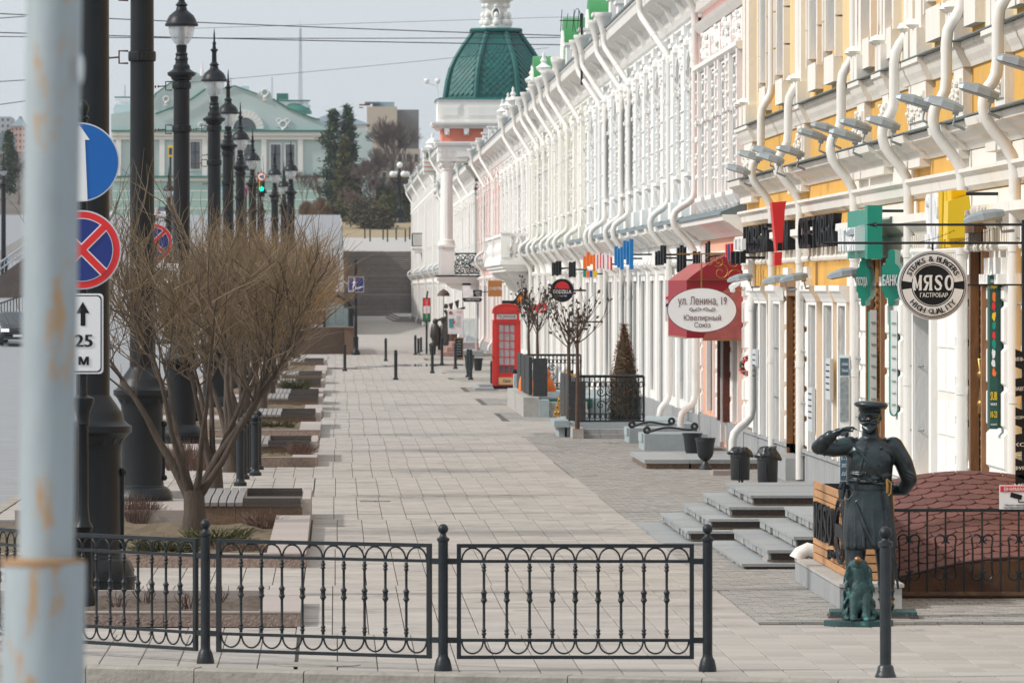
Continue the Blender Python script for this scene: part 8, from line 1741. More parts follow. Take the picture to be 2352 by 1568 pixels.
mb = MB(); mb.tube([gq(x, y, -.1) for x, y in ((357,262),(400,246),(440,228),(462,212),(475,203))], .14, 5); obj('roof_edge', mb, green_roof, tg)
for y0, y1, m_, d in ((299,303,green_roof,-.5),(303,312,far_white,-.3),(312,321,far_white,-.05),(404,408,green_roof,-.45),(408,416,far_white,-.2)): gbox('cornice', m_, 256, 760, y0, y1, d, .35)
for x in (272, 372, 470, 494, 606, 690): gbox('pilaster', far_white, x-6, x+6, 321, 404, .0, .35)
for x0, x1, y0, y1 in ((437,459,326,388),(331,348,330,390),(521,540,330,390),(622,644,332,392),(656,676,332,392),(433,456,430,505),(330,350,435,505),(622,642,432,500),(560,580,332,392),(566,586,432,500)):
    fr = gbox('window', far_white, x0-3, x1+3, y0-3, y1+4, .12, .35); gbox('pane', glass_dark, x0, x1, y0, y1, .05, .13, fr)
    mb = MB(); a, b_ = gq(x0, y1), gq(x1, y0); xm = (a.x+b_.x)/2; mb.box(xm-.05, xm+.05, YG+.01, YG+.06, a.z, b_.z); z = a.z+(b_.z-a.z)*.62; mb.box(a.x, b_.x, YG+.0, YG+.05, z-.05, z+.05); obj('glazing_bar', mb, sign_black, fr)
c = gq(562, 297); 
for i in range(13):
    a0, a1 = PI*i/13+.012, PI*(i+1)/13-.012; mb = MB(); mb.extr([(c.x+r*math.cos(a), YG+.05, c.z+r*math.sin(a)) for r, a in ((1.55,a0),(2.55,a0),(2.55,a1),(1.55,a1))], (0,.3,0)); obj('arch_stone', mb, far_white, tg)
mb = MB(); mb.extr([(c.x+1.5*math.cos(PI*i/14), YG+.12, c.z+1.5*math.sin(PI*i/14)) for i in range(15)], (0,.2,0)); obj('arch_window', mb, glass_dark, tg)
for x, y, s in ((381,228,1.0),(608,213,1.2),(650,286,1.3),(640,278,.8),(660,278,.8),(462,288,1.0),(488,230,1.0)):
    p = gq(x, y, .15); mb = MB(); mb.tube([p+Vector((.38*s*math.cos(2*PI*k/12),0,.38*s*math.sin(2*PI*k/12))) for k in range(12)], .1*s, 5, closed=True); mb.ball(p+Vector((0,0,-.5*s)), .2*s, 7, 5); mb.box(p.x-.25*s,p.x+.25*s,p.y,p.y+.2,p.z-.9*s,p.z-.55*s); obj('stucco_ornament', mb, far_white, tg)
for cx, cy, rx in ((283,262,24),(345,258,16),(676,258,40)):
    p = gq(cx, cy, 9); r = rx*YG/FV; mb = MB(); mb.lathe([(r*math.cos(PI/2*k/7), r*.62*math.sin(PI/2*k/7)) for k in range(8)], p, 20); obj('dome', mb, green_roof, tg, smooth=50)
gbox('attic', mint, 258, 300, 245, 262, 4, 12); 
for x0, x1, y0, y1 in ((258,303,218,240),(638,712,226,240)):
    gbox('balustrade_rail', green_roof, x0, x1, y0, y0+2.5, 8, 10); gbox('balustrade_base', mint, x0, x1, y1-3, y1+4, 8, 12)
    k = int((x1-x0)/5)
    for i in range(k): mb = MB(); p = gq(x0+3+i*5, y1-3, 8.5); mb.lathe([(.06,0),(.11,.25),(.05,.6),(.07,.75)], p, 7); obj('baluster', mb, far_white, tg)
for x0, x1, y0, y1 in ((551,570,193,207),(634,661,210,228)): gbox('chimney', mint if x0 < 600 else green_roof, x0, x1, y0, y1, 9, 11)
mb = MB(); p = gq(464, 175, .3); mb.lathe([(.3,0),(.22,.6),(.12,1.2),(.03,2.2)], p, 6); obj('finial', mb, far_white, tg)
mb = MB(); 
for k in range(5): mb.box(gq(258,0).x, gq(856,0).x, YG-.03, YG+.1, gq(0,520-k*20).z, gq(0,520-k*20).z+.12)
obj('rustication_band', mb, far_white, tg)['kind'] = 'stuff'
# masts
def mast(x, y0, y1, Y, w, label, rungs=24):
    t = thing('radio_mast', label, 'mast', at(x, y1, Y)); a, b_ = at(x, y1, Y), at(x, y0, Y); mb = MB()
    for sx, sy in ((-1,-1),(1,-1),(0,1)): mb.tube([a+Vector((sx*w,sy*w,0)), b_+Vector((sx*w*.4,sy*w*.4,0))], w*.14, 4)
    for k in range(rungs):
        p, q = a.lerp(b_, k/rungs), a.lerp(b_, (k+1)/rungs); s = 1 if k % 2 else -1; f = 1-.6*k/rungs; mb.tube([p+Vector((-s*w*f,-w*f,0)), q+Vector((s*w*f,-w*f,0))], w*.10, 3); mb.tube([p+Vector((s*w*f,-w*f,0)), p+Vector((0,w*f,0))], w*.10, 3)
    mb.tube([b_, b_+Vector((0,0,(b_.z-a.z)*.09))], w*.1, 3); obj('lattice', mb, grey_metal, t); return t
mast(690, 66, 262, 1500, .45, 'tall lattice radio mast behind the mint theatre', 40)
for x, y0, y1, l in ((625, 178, 222, 'short aerial mast with a small dish on the theatre roof'),(530, 178, 215, 'thin aerial mast on the roof left of the gable peak'),(287, 196, 222, 'small roof frame mast at the left of the theatre')): mast(x, y0, y1, 880, .12, l, 8)
# other buildings
def block(label, x0, x1, y0, y1, Y, m, depth=15, win=None, roof=None):
    t = thing('far_building', label, 'building', at((x0+x1)/2, y1, Y)); a, b_ = at(x0, y1, Y), at(x1, y0, Y); mb = MB(); mb.box(a.x, b_.x, Y, Y+depth, a.z-3, b_.z); obj('wall', mb, m, t)
    if roof: mb = MB(); r = (b_.x-a.x)*.06; mb.add([(a.x-r,Y-r,b_.z),(b_.x+r,Y-r,b_.z),(b_.x+r,Y+depth,b_.z),(a.x-r,Y+depth,b_.z),(a.x+roof[1],Y+depth*.5,b_.z+roof[0]),(b_.x-roof[1],Y+depth*.5,b_.z+roof[0])], [(0,1,5,4),(1,2,5),(2,3,4,5),(3,0,4),(0,3,2,1)]); obj('roof', mb, roof[2], t)
    if win:
        nx, ny = win
        for i in range(nx):
            for j in range(ny):
                w = (b_.x-a.x)/nx; h_ = (b_.z-a.z)/ny; mb = MB(); mb.box(a.x+(i+.3)*w, a.x+(i+.7)*w, Y-.05, Y+.02, a.z+(j+.3)*h_, a.z+(j+.72)*h_); obj('window', mb, glass_dark, t)
    return t
blue_slate = mat('blue_slate_roof', (0.16,0.21,0.24), 0.6, 0, 0.12, .3); beige = mat('beige_block', (0.50,0.43,0.36), 0.9, 0, 0.05, .3); greyb = mat('grey_block', (0.22,0.22,0.23), 0.9, 0, 0.1, .3)
block('white building with blue-grey hipped roof behind the conifers', 700, 842, 286, 420, 900, far_white, 14, (8, 2), (1.9, 4, blue_slate))
bb = block('beige windowless tower block behind the bare trees', 843, 912, 245, 420, 930, beige, 10); mb = MB(); a, b_ = at(856,246,930), at(906,234,930); mb.box(a.x, b_.x, 931, 936, a.z, b_.z); obj('penthouse', mb, mat('blue_sheet', (0.25,0.36,0.42), 0.6), bb); mb = MB(); mb.box(at(838,0,930).x, at(872,0,930).x, 930, 933, at(0,238,930).z, at(0,234,930).z); obj('penthouse_roof', mb, blue_slate, bb); mb = MB(); mb.box(at(825,0,930).x, at(850,0,930).x, 930.5, 932, at(0,242,930).z, at(0,239,930).z); mb.box(at(825,0,930).x, at(834,0,930).x, 930.5, 932, at(0,248,930).z, at(0,246,930).z); obj('rusty_beam', mb, mat('rust_beam', (0.25,0.10,0.06), 0.8), bb)
block('dark grey stair tower beside the beige block', 912, 962, 252, 420, 935, greyb, 10, None)
block('long beige building with white bands below the beige block', 800, 965, 342, 470, 890, beige, 10, (9, 3))
block('grey flats at the far left skyline', -60, 24, 268, 340, 1500, mat('far_grey_flats', (0.36,0.40,0.44), 0.9, 0, 0.06, .2), 20, (7, 5)); block('pink flats at the far left skyline', 24, 60, 290, 345, 1480, mat('far_pink_flats', (0.52,0.33,0.29), 0.9, 0, 0.06, .2), 20, (4, 4), (2.5, 2, blue_slate)); block('blue-grey hall with curved roof at the far left', -60, 26, 305, 350, 1300, blue_slate, 20)
# trees on the hill
needle_d = mat('dark_needles', (0.046,0.075,0.036), 0.85, 0, 0.4, .8, isl=.35); needle_o = mat('olive_needles', (0.09,0.095,0.03), 0.85, 0, 0.4, .8, isl=.35); needle_b = mat('brown_juniper', (0.085,0.07,0.034), 0.85, 0, 0.4, .8, isl=.35); bare_m = mat('bare_branch', (0.17,0.135,0.12), 0.9, 0, 0.3, 1); bare_o = mat('orange_twigs', (0.24,0.145,0.08), 0.9, 0, 0.3, 1, isl=.2); bare_r = mat('reddish_twigs', (0.20,0.135,0.115), 0.9, 0, 0.3, 1, isl=.2)
def conifer(label, x, ybase, ytop, w, m, seed, shape='pine', n=1700, leaf=.42, base=None):
    rr = random.Random(seed); B0 = base or hp(x, ybase); Ht = (ybase-ytop)*B0.y/FV; Rw = w/2*B0.y/FV; t = thing('conifer', label, 'tree', B0); mb = MB(); mb.tube([B0, B0+Vector((.1,0,Ht*.5)), B0+Vector((0,0,Ht*.96))], [.17*Ht/7,.10*Ht/7,.02], 7); lf = MB()
    cl = []
    if shape == 'bush': 
        for k in range(34): a = rr.uniform(0, 2*PI); q = rr.random()**.5; z = rr.random(); cl.append((Vector((Rw*q*math.cos(a)*(1-.55*z), Rw*q*math.sin(a), Ht*(.08+.86*z*(1-.3*q)))), Rw*.30))
    else:
        for k in range(46):
            z = (k+.5)/46; prof_ = (1-z)**(.75 if shape == 'fir' else .5)*(.35+.65*min(1, z*5)) if shape == 'fir' else (.55+.45*math.sin(z*23+seed))*(1-z)**.42*min(1, (z-.14)*4) if z > .16 else 0
            if prof_ <= 0: continue
            for j in range(2): a = rr.uniform(0, 2*PI); q = Rw*prof_*rr.uniform(.35,1); c_ = Vector((q*math.cos(a), q*math.sin(a), Ht*z+(-.06 if shape == 'fir' else .06)*q)); cl.append((c_, Rw*.26*(1.15-z*.6))); mb.tube([B0+Vector((0,0,Ht*z-.1)), B0+c_], [.035,.015], 3)
    per = max(4, n//len(cl))
    for c_, r in cl:
        for k in range(per):
            p = B0+c_+Vector((rr.gauss(0,r*.55), rr.gauss(0,r*.55), rr.gauss(0,r*.36))); d = Vector((rr.gauss(0,1), rr.gauss(0,1), rr.gauss(.25,.7))).normalized(); o_ = d.orthogonal().normalized(); o_ = (Matrix.Rotation(rr.uniform(0,6), 3, d) @ o_)*leaf*.16; d = d*leaf*rr.uniform(.5,1.1); lf.add([p-o_, p+o_, p+d], [(0,1,2)])
    obj('trunk', mb, bare_m, t); o = obj('crown', lf, m, t, fix=False); return t
conifer('tall ragged pine in front of the white hipped-roof building', 766, 505, 256, 124, needle_d, 3, 'pine', 3600, .7); conifer('taller dark spruce top right of the ragged pine', 797, 505, 246, 92, needle_d, 4, 'fir', 4200, .75); conifer('olive green spruce in front of the dark spruce', 793, 508, 318, 86, needle_o, 5, 'fir', 4200, .7)
for x, yb2, yt, w, m_, l in ((835,524,440,90,needle_b,'broad brown juniper bush left of the globe lamp'),(866,526,462,84,needle_b,'low dark juniper bush before the rock'),(900,510,424,84,needle_o,'olive juniper behind the globe lamp'),(940,508,402,60,needle_o,'tall olive bush right of the globe lamp'),(880,500,410,80,needle_d,'dark pine bush behind the junipers')): conifer(l, x, yb2, yt, w, m_, int(x), 'bush', 3000, .55)
conifer('dark fir at the far left behind the lamp column', 20, 470, 332, 56, needle_d, 9, 'fir', 1800, .8, base=at(20, 440, 900))
def bare_tree(label, x, ybase, ytop, w, m, seed, depth=5, twig=.02, base=None, trunk=.14):
    rr = random.Random(seed); B0 = base or hp(x, ybase); Ht = (ybase-ytop)*B0.y/FV; Rw = w/2*B0.y/FV; t = thing('bare_tree', label, 'tree', B0); mb = MB(); tw = MB()
    def grow(p, d, L, r, lev):
        q = p+d*L*.5+Vector((rr.uniform(-1,1), rr.uniform(-1,1), 0))*L*.06; e = q+(d+Vector((rr.uniform(-.2,.2), rr.uniform(-.2,.2), .1))).normalized()*L*.5
        r = max(r, twig); (mb if lev > 2 else tw).tube([p, q, e], [r, r*.82, r*.66], 6 if lev > 3 else 3, caps=False)
        if lev == 0: return
        for k in range(rr.choice((3,3,4))):
            a = rr.uniform(0, 2*PI); sp = rr.uniform(.35, .9); o = d.orthogonal().normalized(); o = Matrix.Rotation(a, 3, d) @ o; d2 = (d*math.cos(sp)+o*math.sin(sp)*Rw/Ht*2.2+Vector((0,0,.12))).normalized(); grow(p+(e-p)*rr.uniform(.55,1), d2, L*rr.uniform(.62,.82), r*.6, lev-1)
    grow(B0, Vector((0,0,1)), Ht*.30, trunk, depth); obj('trunk', mb, bare_m, t, fix=False); o = obj('twigs', tw, m, t, fix=False); o['kind'] = 'stuff'; return t
bare_tree('big bare tree in front of the beige block', 905, 505, 236, 130, bare_m, 6, 7, .016, None, .17); bare_tree('second bare tree left of the globe lamp', 862, 510, 300, 130, bare_m, 7, 7, .016, None, .14); bare_tree('small bare tree in front of the theatre wall', 700, 500, 340, 70, bare_m, 8, 5, .02, None, .09); bare_tree('crooked bare tree with pale trunk near the white benches', 805, 522, 415, 110, bare_r, 10, 6, .02, None, .12); bare_tree('reddish bare thicket tree behind the junipers', 845, 505, 390, 130, bare_r, 12, 6, .016, None, .09); bare_tree('bare tree behind the plaza kerb', 935, 500, 300, 80, bare_m, 13, 5, .02, None, .10); bare_tree('bare tree on the slope at the far left', 12, 440, 330, 70, bare_m, 21, 6, .04, at(12,440,1000), .16); bare_tree('bare tree beside the far fir at the left edge', 42, 470, 350, 70, bare_m, 22, 6, .04, at(42,470,960), .16)
for k, (x, l) in enumerate(((840,'left bare grey-brown thicket behind the junipers'),(885,'middle bare grey-brown thicket behind the junipers'),(925,'right bare grey-brown thicket behind the globe lamp'))): bare_tree(l, x, 500, 372-k*10, 120, bare_r if k != 1 else bare_m, 30+k, 6, .016, None, .07)
bare_tree('bare birch by the theatre corner', 735, 505, 380, 50, bare_o, 14, 5, .02, None, .07)
for k, (x, y, w, l) in enumerate(((705,505,44,'left round clipped orange-brown shrub before the theatre'),(738,508,56,'middle round clipped orange-brown shrub before the theatre'),(760,503,36,'right round clipped orange-brown shrub by the benches'),(660,500,40,'clipped brown shrub behind the farthest lanterns'))):
    p = hp(x, y); rr_ = w/2*p.y/FV; t = thing('clipped_shrub', l, 'shrub', p); mb = MB()
    for j in range(620):
        a = R.uniform(0, 2*PI); b2_ = R.uniform(-.35, PI/2); rad = rr_*R.uniform(.88,1.06); e = p+Vector((rad*math.cos(a)*math.cos(b2_), rad*math.sin(a)*math.cos(b2_), rr_*.95+rad*math.sin(b2_))); s_ = p+(e-p)*R.uniform(.45,.7); mb.tube([s_, e], [.03,.012], 3, caps=False)
    o = obj('twigs', mb, bare_o, t, fix=False); o['kind'] = 'stuff'; mb = MB(); mb.tube([p, p+Vector((0,0,rr_*.9))], .07, 6); obj('trunk', mb, bare_m, t)
# plaza things
gl_ = hp(918, 512); t = thing('globe_lamp', 'black park lamp with five white globes on a granite block', 'lamp post', gl_); s = gl_.y/FV
mb = MB(); mb.box(gl_.x-24*s, gl_.x+12*s, gl_.y-.8, gl_.y+.8, gl_.z-.6, gl_.z+.0); mb.box(gl_.x-27*s, gl_.x+15*s, gl_.y-1, gl_.y+1, gl_.z-1.1, gl_.z-.6); obj('pedestal', mb, granite_brown, t)
top = at(918, 378, gl_.y).z; hz = top-gl_.z
mb = MB(); mb.lathe([(.62,0),(.55,.5),(.36,.7),(.5,1.0),(.5,1.7),(.3,1.9),(.26,2.2),(.2,hz*.72),(.3,hz*.74),(.3,hz*.84),(.16,hz*.88),(.14,hz*.95)], gl_, 10)
zz = at(0, 408, gl_.y).z
for k in range(4): a = PI/4+k*PI/2-.3; e = Vector((1.05*math.cos(a), 1.05*math.sin(a), 0)); mb.tube([(gl_.x,gl_.y,zz-.45), Vector((gl_.x,gl_.y,zz-.65))+e*.7, Vector((gl_.x,gl_.y,zz-.35))+e, Vector((gl_.x,gl_.y,zz+.1))+e], .09, 6)
obj('column', mb, lamp_black, t, smooth=40)
for k in range(5):
    a = PI/4+k*PI/2-.3; e = Vector((1.05*math.cos(a), 1.05*math.sin(a), .42)) if k < 4 else Vector((0,0,hz*.95-(zz-gl_.z)+.3)); mb = MB(); mb._ball(Vector((gl_.x,gl_.y,zz))+e, .40, 12, 9, (1,1,1)); obj('globe', mb, sign_white, t, smooth=60)
for k, (x, y) in enumerate(((838,548),(850,555),(880,551),(890,556),(910,551),(931,556),(941,550),(963,556),(973,550),(995,556),(1004,549))):
    p = hp(x, y); tt = thing('plaza_bollard', '%s thin black bollard from the left on the plaza above the stairs' % ['first','second','third','fourth','fifth','sixth','seventh','eighth','ninth','tenth','eleventh'][k], 'bollard', p, 'thin bollards above the staircase'); mb = MB(); mb.lathe([(.10,0),(.085,.1),(.085,1.42),(.10,1.45),(.05,1.5)], p, 8); obj('post', mb, black_iron, tt)
rk = hp(852, 524); t = thing('rock', 'grey boulder on the grass before the junipers', 'rock', rk); mb = MB(); mb._ball(rk+Vector((0,0,.4)), .9, 10, 7, (1.15,.8,.62)); mb.v = [(x+R.uniform(-.08,.08), y+R.uniform(-.08,.08), z+R.uniform(-.08,.08)) for x, y, z in mb.v]; obj('stone', mb, mat('boulder', (0.28,0.29,0.29), 0.9, 0, 0.3, 2), t)
for k, (x, y, l) in enumerate(((752,527,'left white park bench on the plaza'),(768,529,'right white park bench on the plaza'))):
    p = hp(x, y); t = thing('park_bench', l, 'bench', p); 
    for nm, c_, d_, tl in (('seat',(0,0,.55),(1.5,.7,.1),0),('backrest',(.25,.3,1.05),(1.5,.12,1.0),-.3)): mb = MB(); mb.cbox(p+Vector(c_), d_, .5, (tl,'X')); obj(nm, mb, sign_white, t)
    for sx in (-1, 1): mb = MB(); mb.cbox(p+Vector((sx*.5,0,.25)), (.1,.6,.5), .5); obj('leg', mb, black_iron, t)
for k, (x, y) in enumerate(((745,560),(748,598))):
    p = hp(x, min(y, 556)); t = thing('stone_pillar', ['granite pillar with a stone ball at the top of the stairs','lower granite pillar with a stone ball beside the stairs'][k], 'pillar', p); q = at(x, 560+k*38, 749-k*12); hh_ = (46 if k == 0 else 28)*q.y/FV; mb = MB(); mb.box(q.x-.35, q.x+.35, q.y-.3, q.y+.3, q.z-4*k-1.0, q.z+hh_); mb.box(q.x-.5, q.x+.5, q.y-.4, q.y+.4, q.z+hh_, q.z+hh_+.25); obj('shaft', mb, granite_brown, t); mb = MB(); mb._ball(Vector((q.x,q.y,q.z+hh_+.55)), .33, 10, 8, (1,1,1)); obj('ball', mb, granite_pink, t, smooth=60)
# ---- cars
def car(label, P, rz, m, w=1.82, L=4.4, h=1.62, suv=True, lights=True):
    t = thing('car', label, 'car', (0,0,0)); OFF[t] = Vector((0,0,0)); g = .22
    secs = [(-L/2,.55,.62,.80),(-L/2+.12,.36,.90,.94),(-L/2+.9,.30,1.02,.98),(-L/2+1.25,.30,1.06,.98),(L/2-.9,.30,1.06,.98),(L/2-.15,.34,1.0,.95),(L/2,.5,.75,.85)]
    mb = MB(); pr = []
    for y, zb, zt, k in secs: hw = w/2*k; pr.append([(-hw*.94,y,zb),(-hw,y,zb+.15),(-hw,y,(zb+zt)/2+.05),(-hw*.94,y,zt),(hw*.94,y,zt),(hw,y,(zb+zt)/2+.05),(hw,y,zb+.15),(hw*.94,y,zb)])
    for a, b_ in zip(pr, pr[1:]):
        for i in range(8): mb.quad(a[i], a[(i+1)%8], b_[(i+1)%8], b_[i])
    mb.add(pr[0], [tuple(range(8))]); mb.add(pr[-1], [tuple(range(7,-1,-1))]); obj('body', mb, m, t, smooth=35, local=True)
    y0, y1, y2, y3 = -L/2+1.05, -L/2+1.75, L/2-.7, L/2-.25; hw = w/2*.92; hr = w/2*.74
    C = [(-hw,y0,1.04),(hw,y0,1.04),(hr,y1,h),(-hr,y1,h),(-hw,y3,1.04),(hw,y3,1.04),(hr,y2,h),(-hr,y2,h)]; mb = MB(); mb.add(C, [(3,2,6,7)]); mb.tube([C[3],C[7]], .03, 4); obj('roof', mb, m, t, local=True)
    mb = MB(); mb.add(C, [(0,1,2,3),(5,4,7,6),(4,0,3,7),(1,5,6,2)]); obj('windows', mb, glass_dark, t, local=True)
    for sx in (-1, 1):
        for y in (-L/2+.85, L/2-.85):
            mb = MB(); mb.tube([(sx*(w/2-.2),y,.33),(sx*(w/2+.01),y,.33)], .335, 18); o = obj('wheel', mb, plastic_black, t, smooth=40, local=True); mb = MB(); mb.tube([(sx*(w/2+.0),y,.33),(sx*(w/2+.02),y,.33)], .2, 12); obj('rim', mb, steel, o, local=True)
        mb = MB(); mb.cbox((sx*(w/2*.72),-L/2+.02,.78), (.42,.12,.16)); obj('headlight', mb, mat('headlight', (0.9,0.92,0.95), 0.2, 0, 0.01, 1, emit=.6), t, local=True); mb = MB(); mb.cbox((sx*(w/2*.74),L/2-.03,.86), (.35,.1,.2)); obj('tail_light', mb, sign_red, t, local=True)
        mb = MB(); mb.cbox((sx*(w/2+.1),y0+.25,1.1), (.22,.12,.15)); obj('mirror', mb, m, t, local=True)
    mb = MB(); mb.cbox((0,-L/2+.03,.66), (w*.5,.1,.2)); mb.cbox((0,-L/2+.02,.42), (w*.8,.1,.14)); obj('grille', mb, plastic_black, t, local=True); mb = MB(); mb.cbox((0,-L/2-.02,.5), (.5,.03,.11)); obj('number_plate', mb, sign_white, t, local=True)
    t.location = P; t.rotation_euler = (0,0,rz); return t
def gpc(x, y): return rp(x, y)
carp = lambda nm, c_: mat(nm, c_, 0.25, 0.3, 0.03, 2, coat=0.8)
car('black off-road car with lit headlamp coming down the road at the left edge', gpc(40, 794), .06, carp('car_black', (0.012,0.013,0.016)), 1.85, 4.6, 1.72)
car('grey car cut by the left picture edge', gpc(-22, 787), .06, carp('car_grey', (0.16,0.17,0.18)), 1.78, 4.4, 1.55)
car('white car with red tail lamps driving up the hill road', gpc(376, 508), .1+PI, carp('car_white', (0.7,0.71,0.72)), 1.8, 4.5, 1.5)
car('dark blue car parked behind the white benches on the hill', hp(786, 503)+Vector((0,0,.1)), .5, carp('car_blue', (0.035,0.06,0.085)), 1.8, 4.4, 1.55)
car('small dark car among the bushes on the hill', hp(818, 500)+Vector((0,0,.1)), 1.2, carp('car_dark', (0.03,0.035,0.04)), 1.7, 4.2, 1.5)
# ---- retaining wall and ramp at the far left, with a walker
rw = thing('hillside_ramp', 'grey ramp with white railings and dark wall at the left edge', 'ramp', at(20, 700, 420))
Yr = 420; mb = MB(); mb.extr([at(-80,700,Yr), at(60,700,Yr), at(60,590,Yr), at(-80,690,Yr)], (0,20,0)); obj('wall', mb, mat('dark_wall', (0.10,0.08,0.07), 0.9, 0, 0.3, 1), rw)
for dz in (0, 16): mb = MB(); mb.tube([at(-80,690-14-dz,Yr), at(60,590-14-dz,Yr)], .05, 5); obj('railing', mb, steel, rw)
for k in range(16): x = -80+k*9; y = 690-(x+80)*100/140; mb = MB(); mb.tube([at(x,y,Yr), at(x,y-30,Yr)], .03, 4); obj('baluster', mb, steel, rw)
mb = MB(); mb.extr([at(-80,650,520), at(60,650,520), at(60,540,520), at(-80,620,520)], (0,60,0)); obj('ramp_slab', mb, plaza_m, rw)
fe = thing('road_fence', 'low dark fence along the left kerb behind the cars', 'fence', at(0, 722, 380))
for k in range(22): x = -60+k*7; mb = MB(); p = at(x, 745-k*2.4, 380); mb.tube([p-Vector((0,0,.9)), p+Vector((0,0,.75))], .03, 4); obj('picket', mb, black_iron, fe)
for dz in (.7, -.6): mb = MB(); mb.tube([at(-60,745,380)+Vector((0,0,dz)), at(94,692,380)+Vector((0,0,dz))], .04, 4); obj('rail', mb, black_iron, fe)
pw_ = thing('person', 'walker in a bright blue jacket on the ramp at the left edge', 'person', at(19, 640, 520)); b0 = at(19, 640, 518); s_ = 1.0
blob('body', [('c',[(-.12,-2,.05),(-.10,-2,.5),(-.08,-2,.92)],[.07,.085,.12]),('c',[(.14,-2.1,.05),(.10,-2,.5),(.06,-2,.92)],[.07,.085,.12]),('c',[(0,-2,.95),(0,-2,1.2),(0,-2,1.42)],[.17,.19,.17]),('c',[(-.2,-2,1.4),(-.27,-2,1.15),(-.26,-2.1,.9)],[.08,.07,.05]),('c',[(.2,-2,1.4),(.27,-2,1.15),(.26,-1.9,.9)],[.08,.07,.05]),('c',[(0,-2,1.45),(0,-2,1.58)],[.06,.06]),('e',(0,-2.02,1.66),(.09,.11,.12))], mat('blue_jacket', (0.01,0.16,0.36), 0.8), pw_, .035, 1)
mb = MB(); mb._ball(Vector((0,-2,1.72)), .10, 10, 7, (1,1.1,.8)); obj('hair', mb, bronze_brown, pw_, local=True); mb = MB(); mb.tube([(-.12,-2,.02),(-.10,-2,.5),(-.05,-2,.88)], [.085,.10,.13], 8); mb.tube([(.14,-2.1,.02),(.10,-2,.5),(.05,-2,.88)], [.085,.10,.13], 8); obj('trousers', mb, sign_black, pw_, local=True)
# ---- traffic light, small signs on the far junction
YL = 300; p = at(598, 436, YL); tl = thing('traffic_light', 'traffic light showing green under the round speed sign', 'traffic light', (p.x, YL, 0))
mb = MB(); mb.box(p.x-.12, p.x+.20, YL, YL+.2, at(0,452,YL).z, at(0,412,YL).z); obj('housing', mb, sign_black, tl); mb = MB(); mb.box(p.x-.16,p.x-.02,YL-.02,YL,at(0,440,YL).z,at(0,410,YL).z); obj('yellow_board', mb, sign_yellow, tl)
c = at(600.5, 434, YL); disc('green_lamp', mat('green_light', (0.0,0.75,0.5), 0.4, 0, 0.01, emit=1.3), c, 0, .11, YL-.03, tl, .02); mb = MB(); mb.tube([(p.x,YL+.1,0),(p.x,YL+.1,at(0,400,YL).z)], .05, 6); obj('post', mb, lamp_black, tl)
sp40 = thing('speed_sign', 'round white speed sign with red rim reading 40', 'road sign', at(601,406,YL-4)); c = at(601,406,YL-4); disc('red_rim', sign_red, c, 0, .215, YL-4, sp40, .02); disc('face', sign_white, c, 0, .165, YL-4.01, sp40, .005); text('lettering', '40', sign_black, (c.x, YL-4.02, c.z), RX, UZ, height=.15, width=.20, parent=sp40, depth=.004, bold=.04); mb = MB(); mb.tube([(c.x-.16,YL-3.9,0),(c.x-.16,YL-3.9,c.z+.2)], .04, 6); obj('post', mb, lamp_black, sp40)
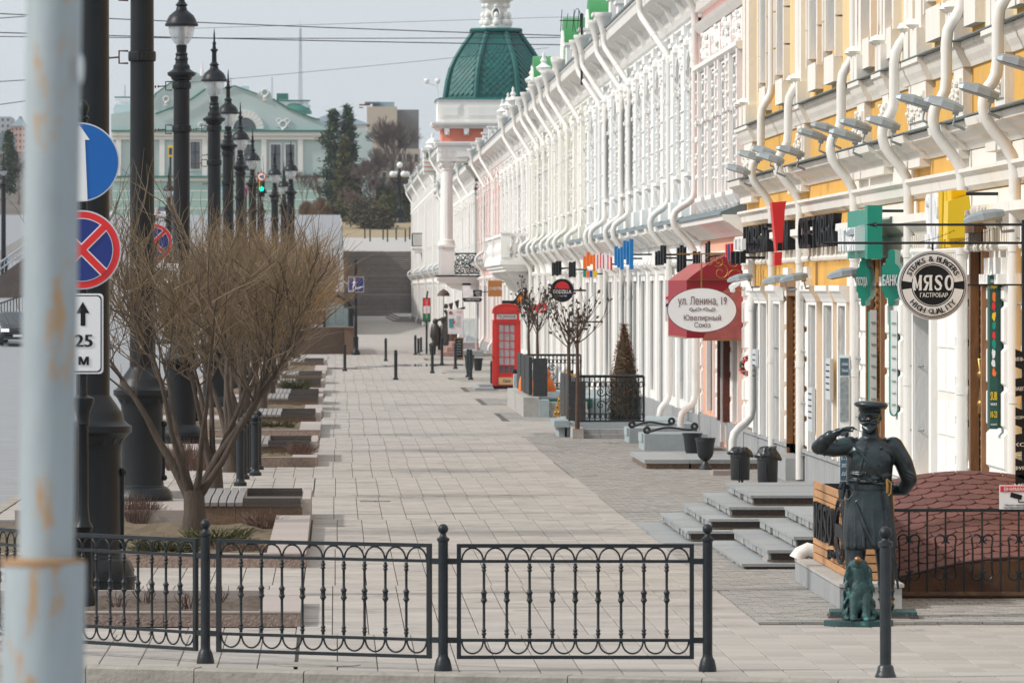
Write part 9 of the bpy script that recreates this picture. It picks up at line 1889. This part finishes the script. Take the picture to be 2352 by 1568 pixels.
for nm, x, y, w, h_, m_, l in (('crossing_sign',392,348,11,26,sign_yellow,'yellow framed crossing sign on the column left of the theatre window'),('direction_sign',515,440,8,34,sign_blue,'small blue and white direction board behind the third column'),('no_parking_plate',565,440,8,16,sign_red,'tiny red and blue sign behind the sixth lantern column'),('warning_triangle',672,478,9,20,sign_red,'red bordered triangle sign behind the farthest lanterns'),('street_plate',398,440,5,22,sign_blue,'thin blue street sign in front of the theatre ground floor')):
    Y = 345; p = at(x, y, Y); t = thing(nm, l, 'road sign', p); mb = MB(); a, b_ = at(x-w/2, y+h_/2, Y), at(x+w/2, y-h_/2, Y); mb.box(a.x, b_.x, Y-.5, Y-.46, a.z, b_.z); obj('board', mb, m_, t); mb = MB(); e = .2; mb.box(a.x+(b_.x-a.x)*e, b_.x-(b_.x-a.x)*e, Y-.52, Y-.5, a.z+(b_.z-a.z)*e, b_.z-(b_.z-a.z)*e); obj('symbol', mb, sign_navy if m_ in (sign_yellow, sign_red) else sign_white, t); mb = MB(); mb.tube([(p.x,Y-.4,ramp(Y)),(p.x,Y-.4,b_.z)], .05, 5); obj('post', mb, lamp_black, t)
# ---- overhead wires
def wire(label, pts, Y, r=.018, sag=0):
    a, b_ = at(*pts[0], Y), at(*pts[1], Y+20); mb = MB(); mb.tube([a.lerp(b_, i/12)-Vector((0,0,sag*4*(i/12)*(1-i/12))) for i in range(13)], r, 4); tag(obj('overhead_wire', mb, mat('wire', (0.035,0.03,0.04), 0.6), None), label, 'wire', 'overhead wires')
for k, (p0, p1, Y, r, sg_, l) in enumerate((((-40,30),(1345,84),250,.020,.05,'upper dark tram wire crossing the dome'),((-40,74),(1330,104),250,.020,.05,'lower dark tram wire crossing the dome'),((-40,84),(1345,86),250,.016,.06,'third tram wire meeting the others by the aerial'),((430,66),(1340,38),260,.008,.0,'thin pale wire above the dome'),((430,190),(1260,110),300,.010,.05,'thin wire behind the dome'),((-40,190),(60,184),250,.018,0,'short wire at the left edge above the buildings'),((-40,246),(60,232),250,.018,0,'lowest wire at the left edge'),((-40,45),(60,38),230,.018,0,'uppermost wire at the left edge'))): wire(l, (p0, p1), Y, r, sg_)
# ================================================================ HAZE
mb = MB(); mb.box(-650, 520, -60, 2600, -1.5, 80)
hz = obj('haze', mb, None); hz['kind'] = 'stuff'
hm = bpy.data.materials.new('haze_air'); hm.use_nodes = True; ht = hm.node_tree; ht.nodes.remove(ht.nodes['Principled BSDF'])
pv_ = ht.nodes.new('ShaderNodeVolumePrincipled'); pv_.inputs['Color'].default_value = (0.86, 0.92, 1.0, 1); pv_.inputs['Density'].default_value = 0.00008; pv_.inputs['Anisotropy'].default_value = 0.2
ht.links.new(pv_.outputs[0], ht.nodes['Material Output'].inputs['Volume']); hz.data.materials.append(hm)
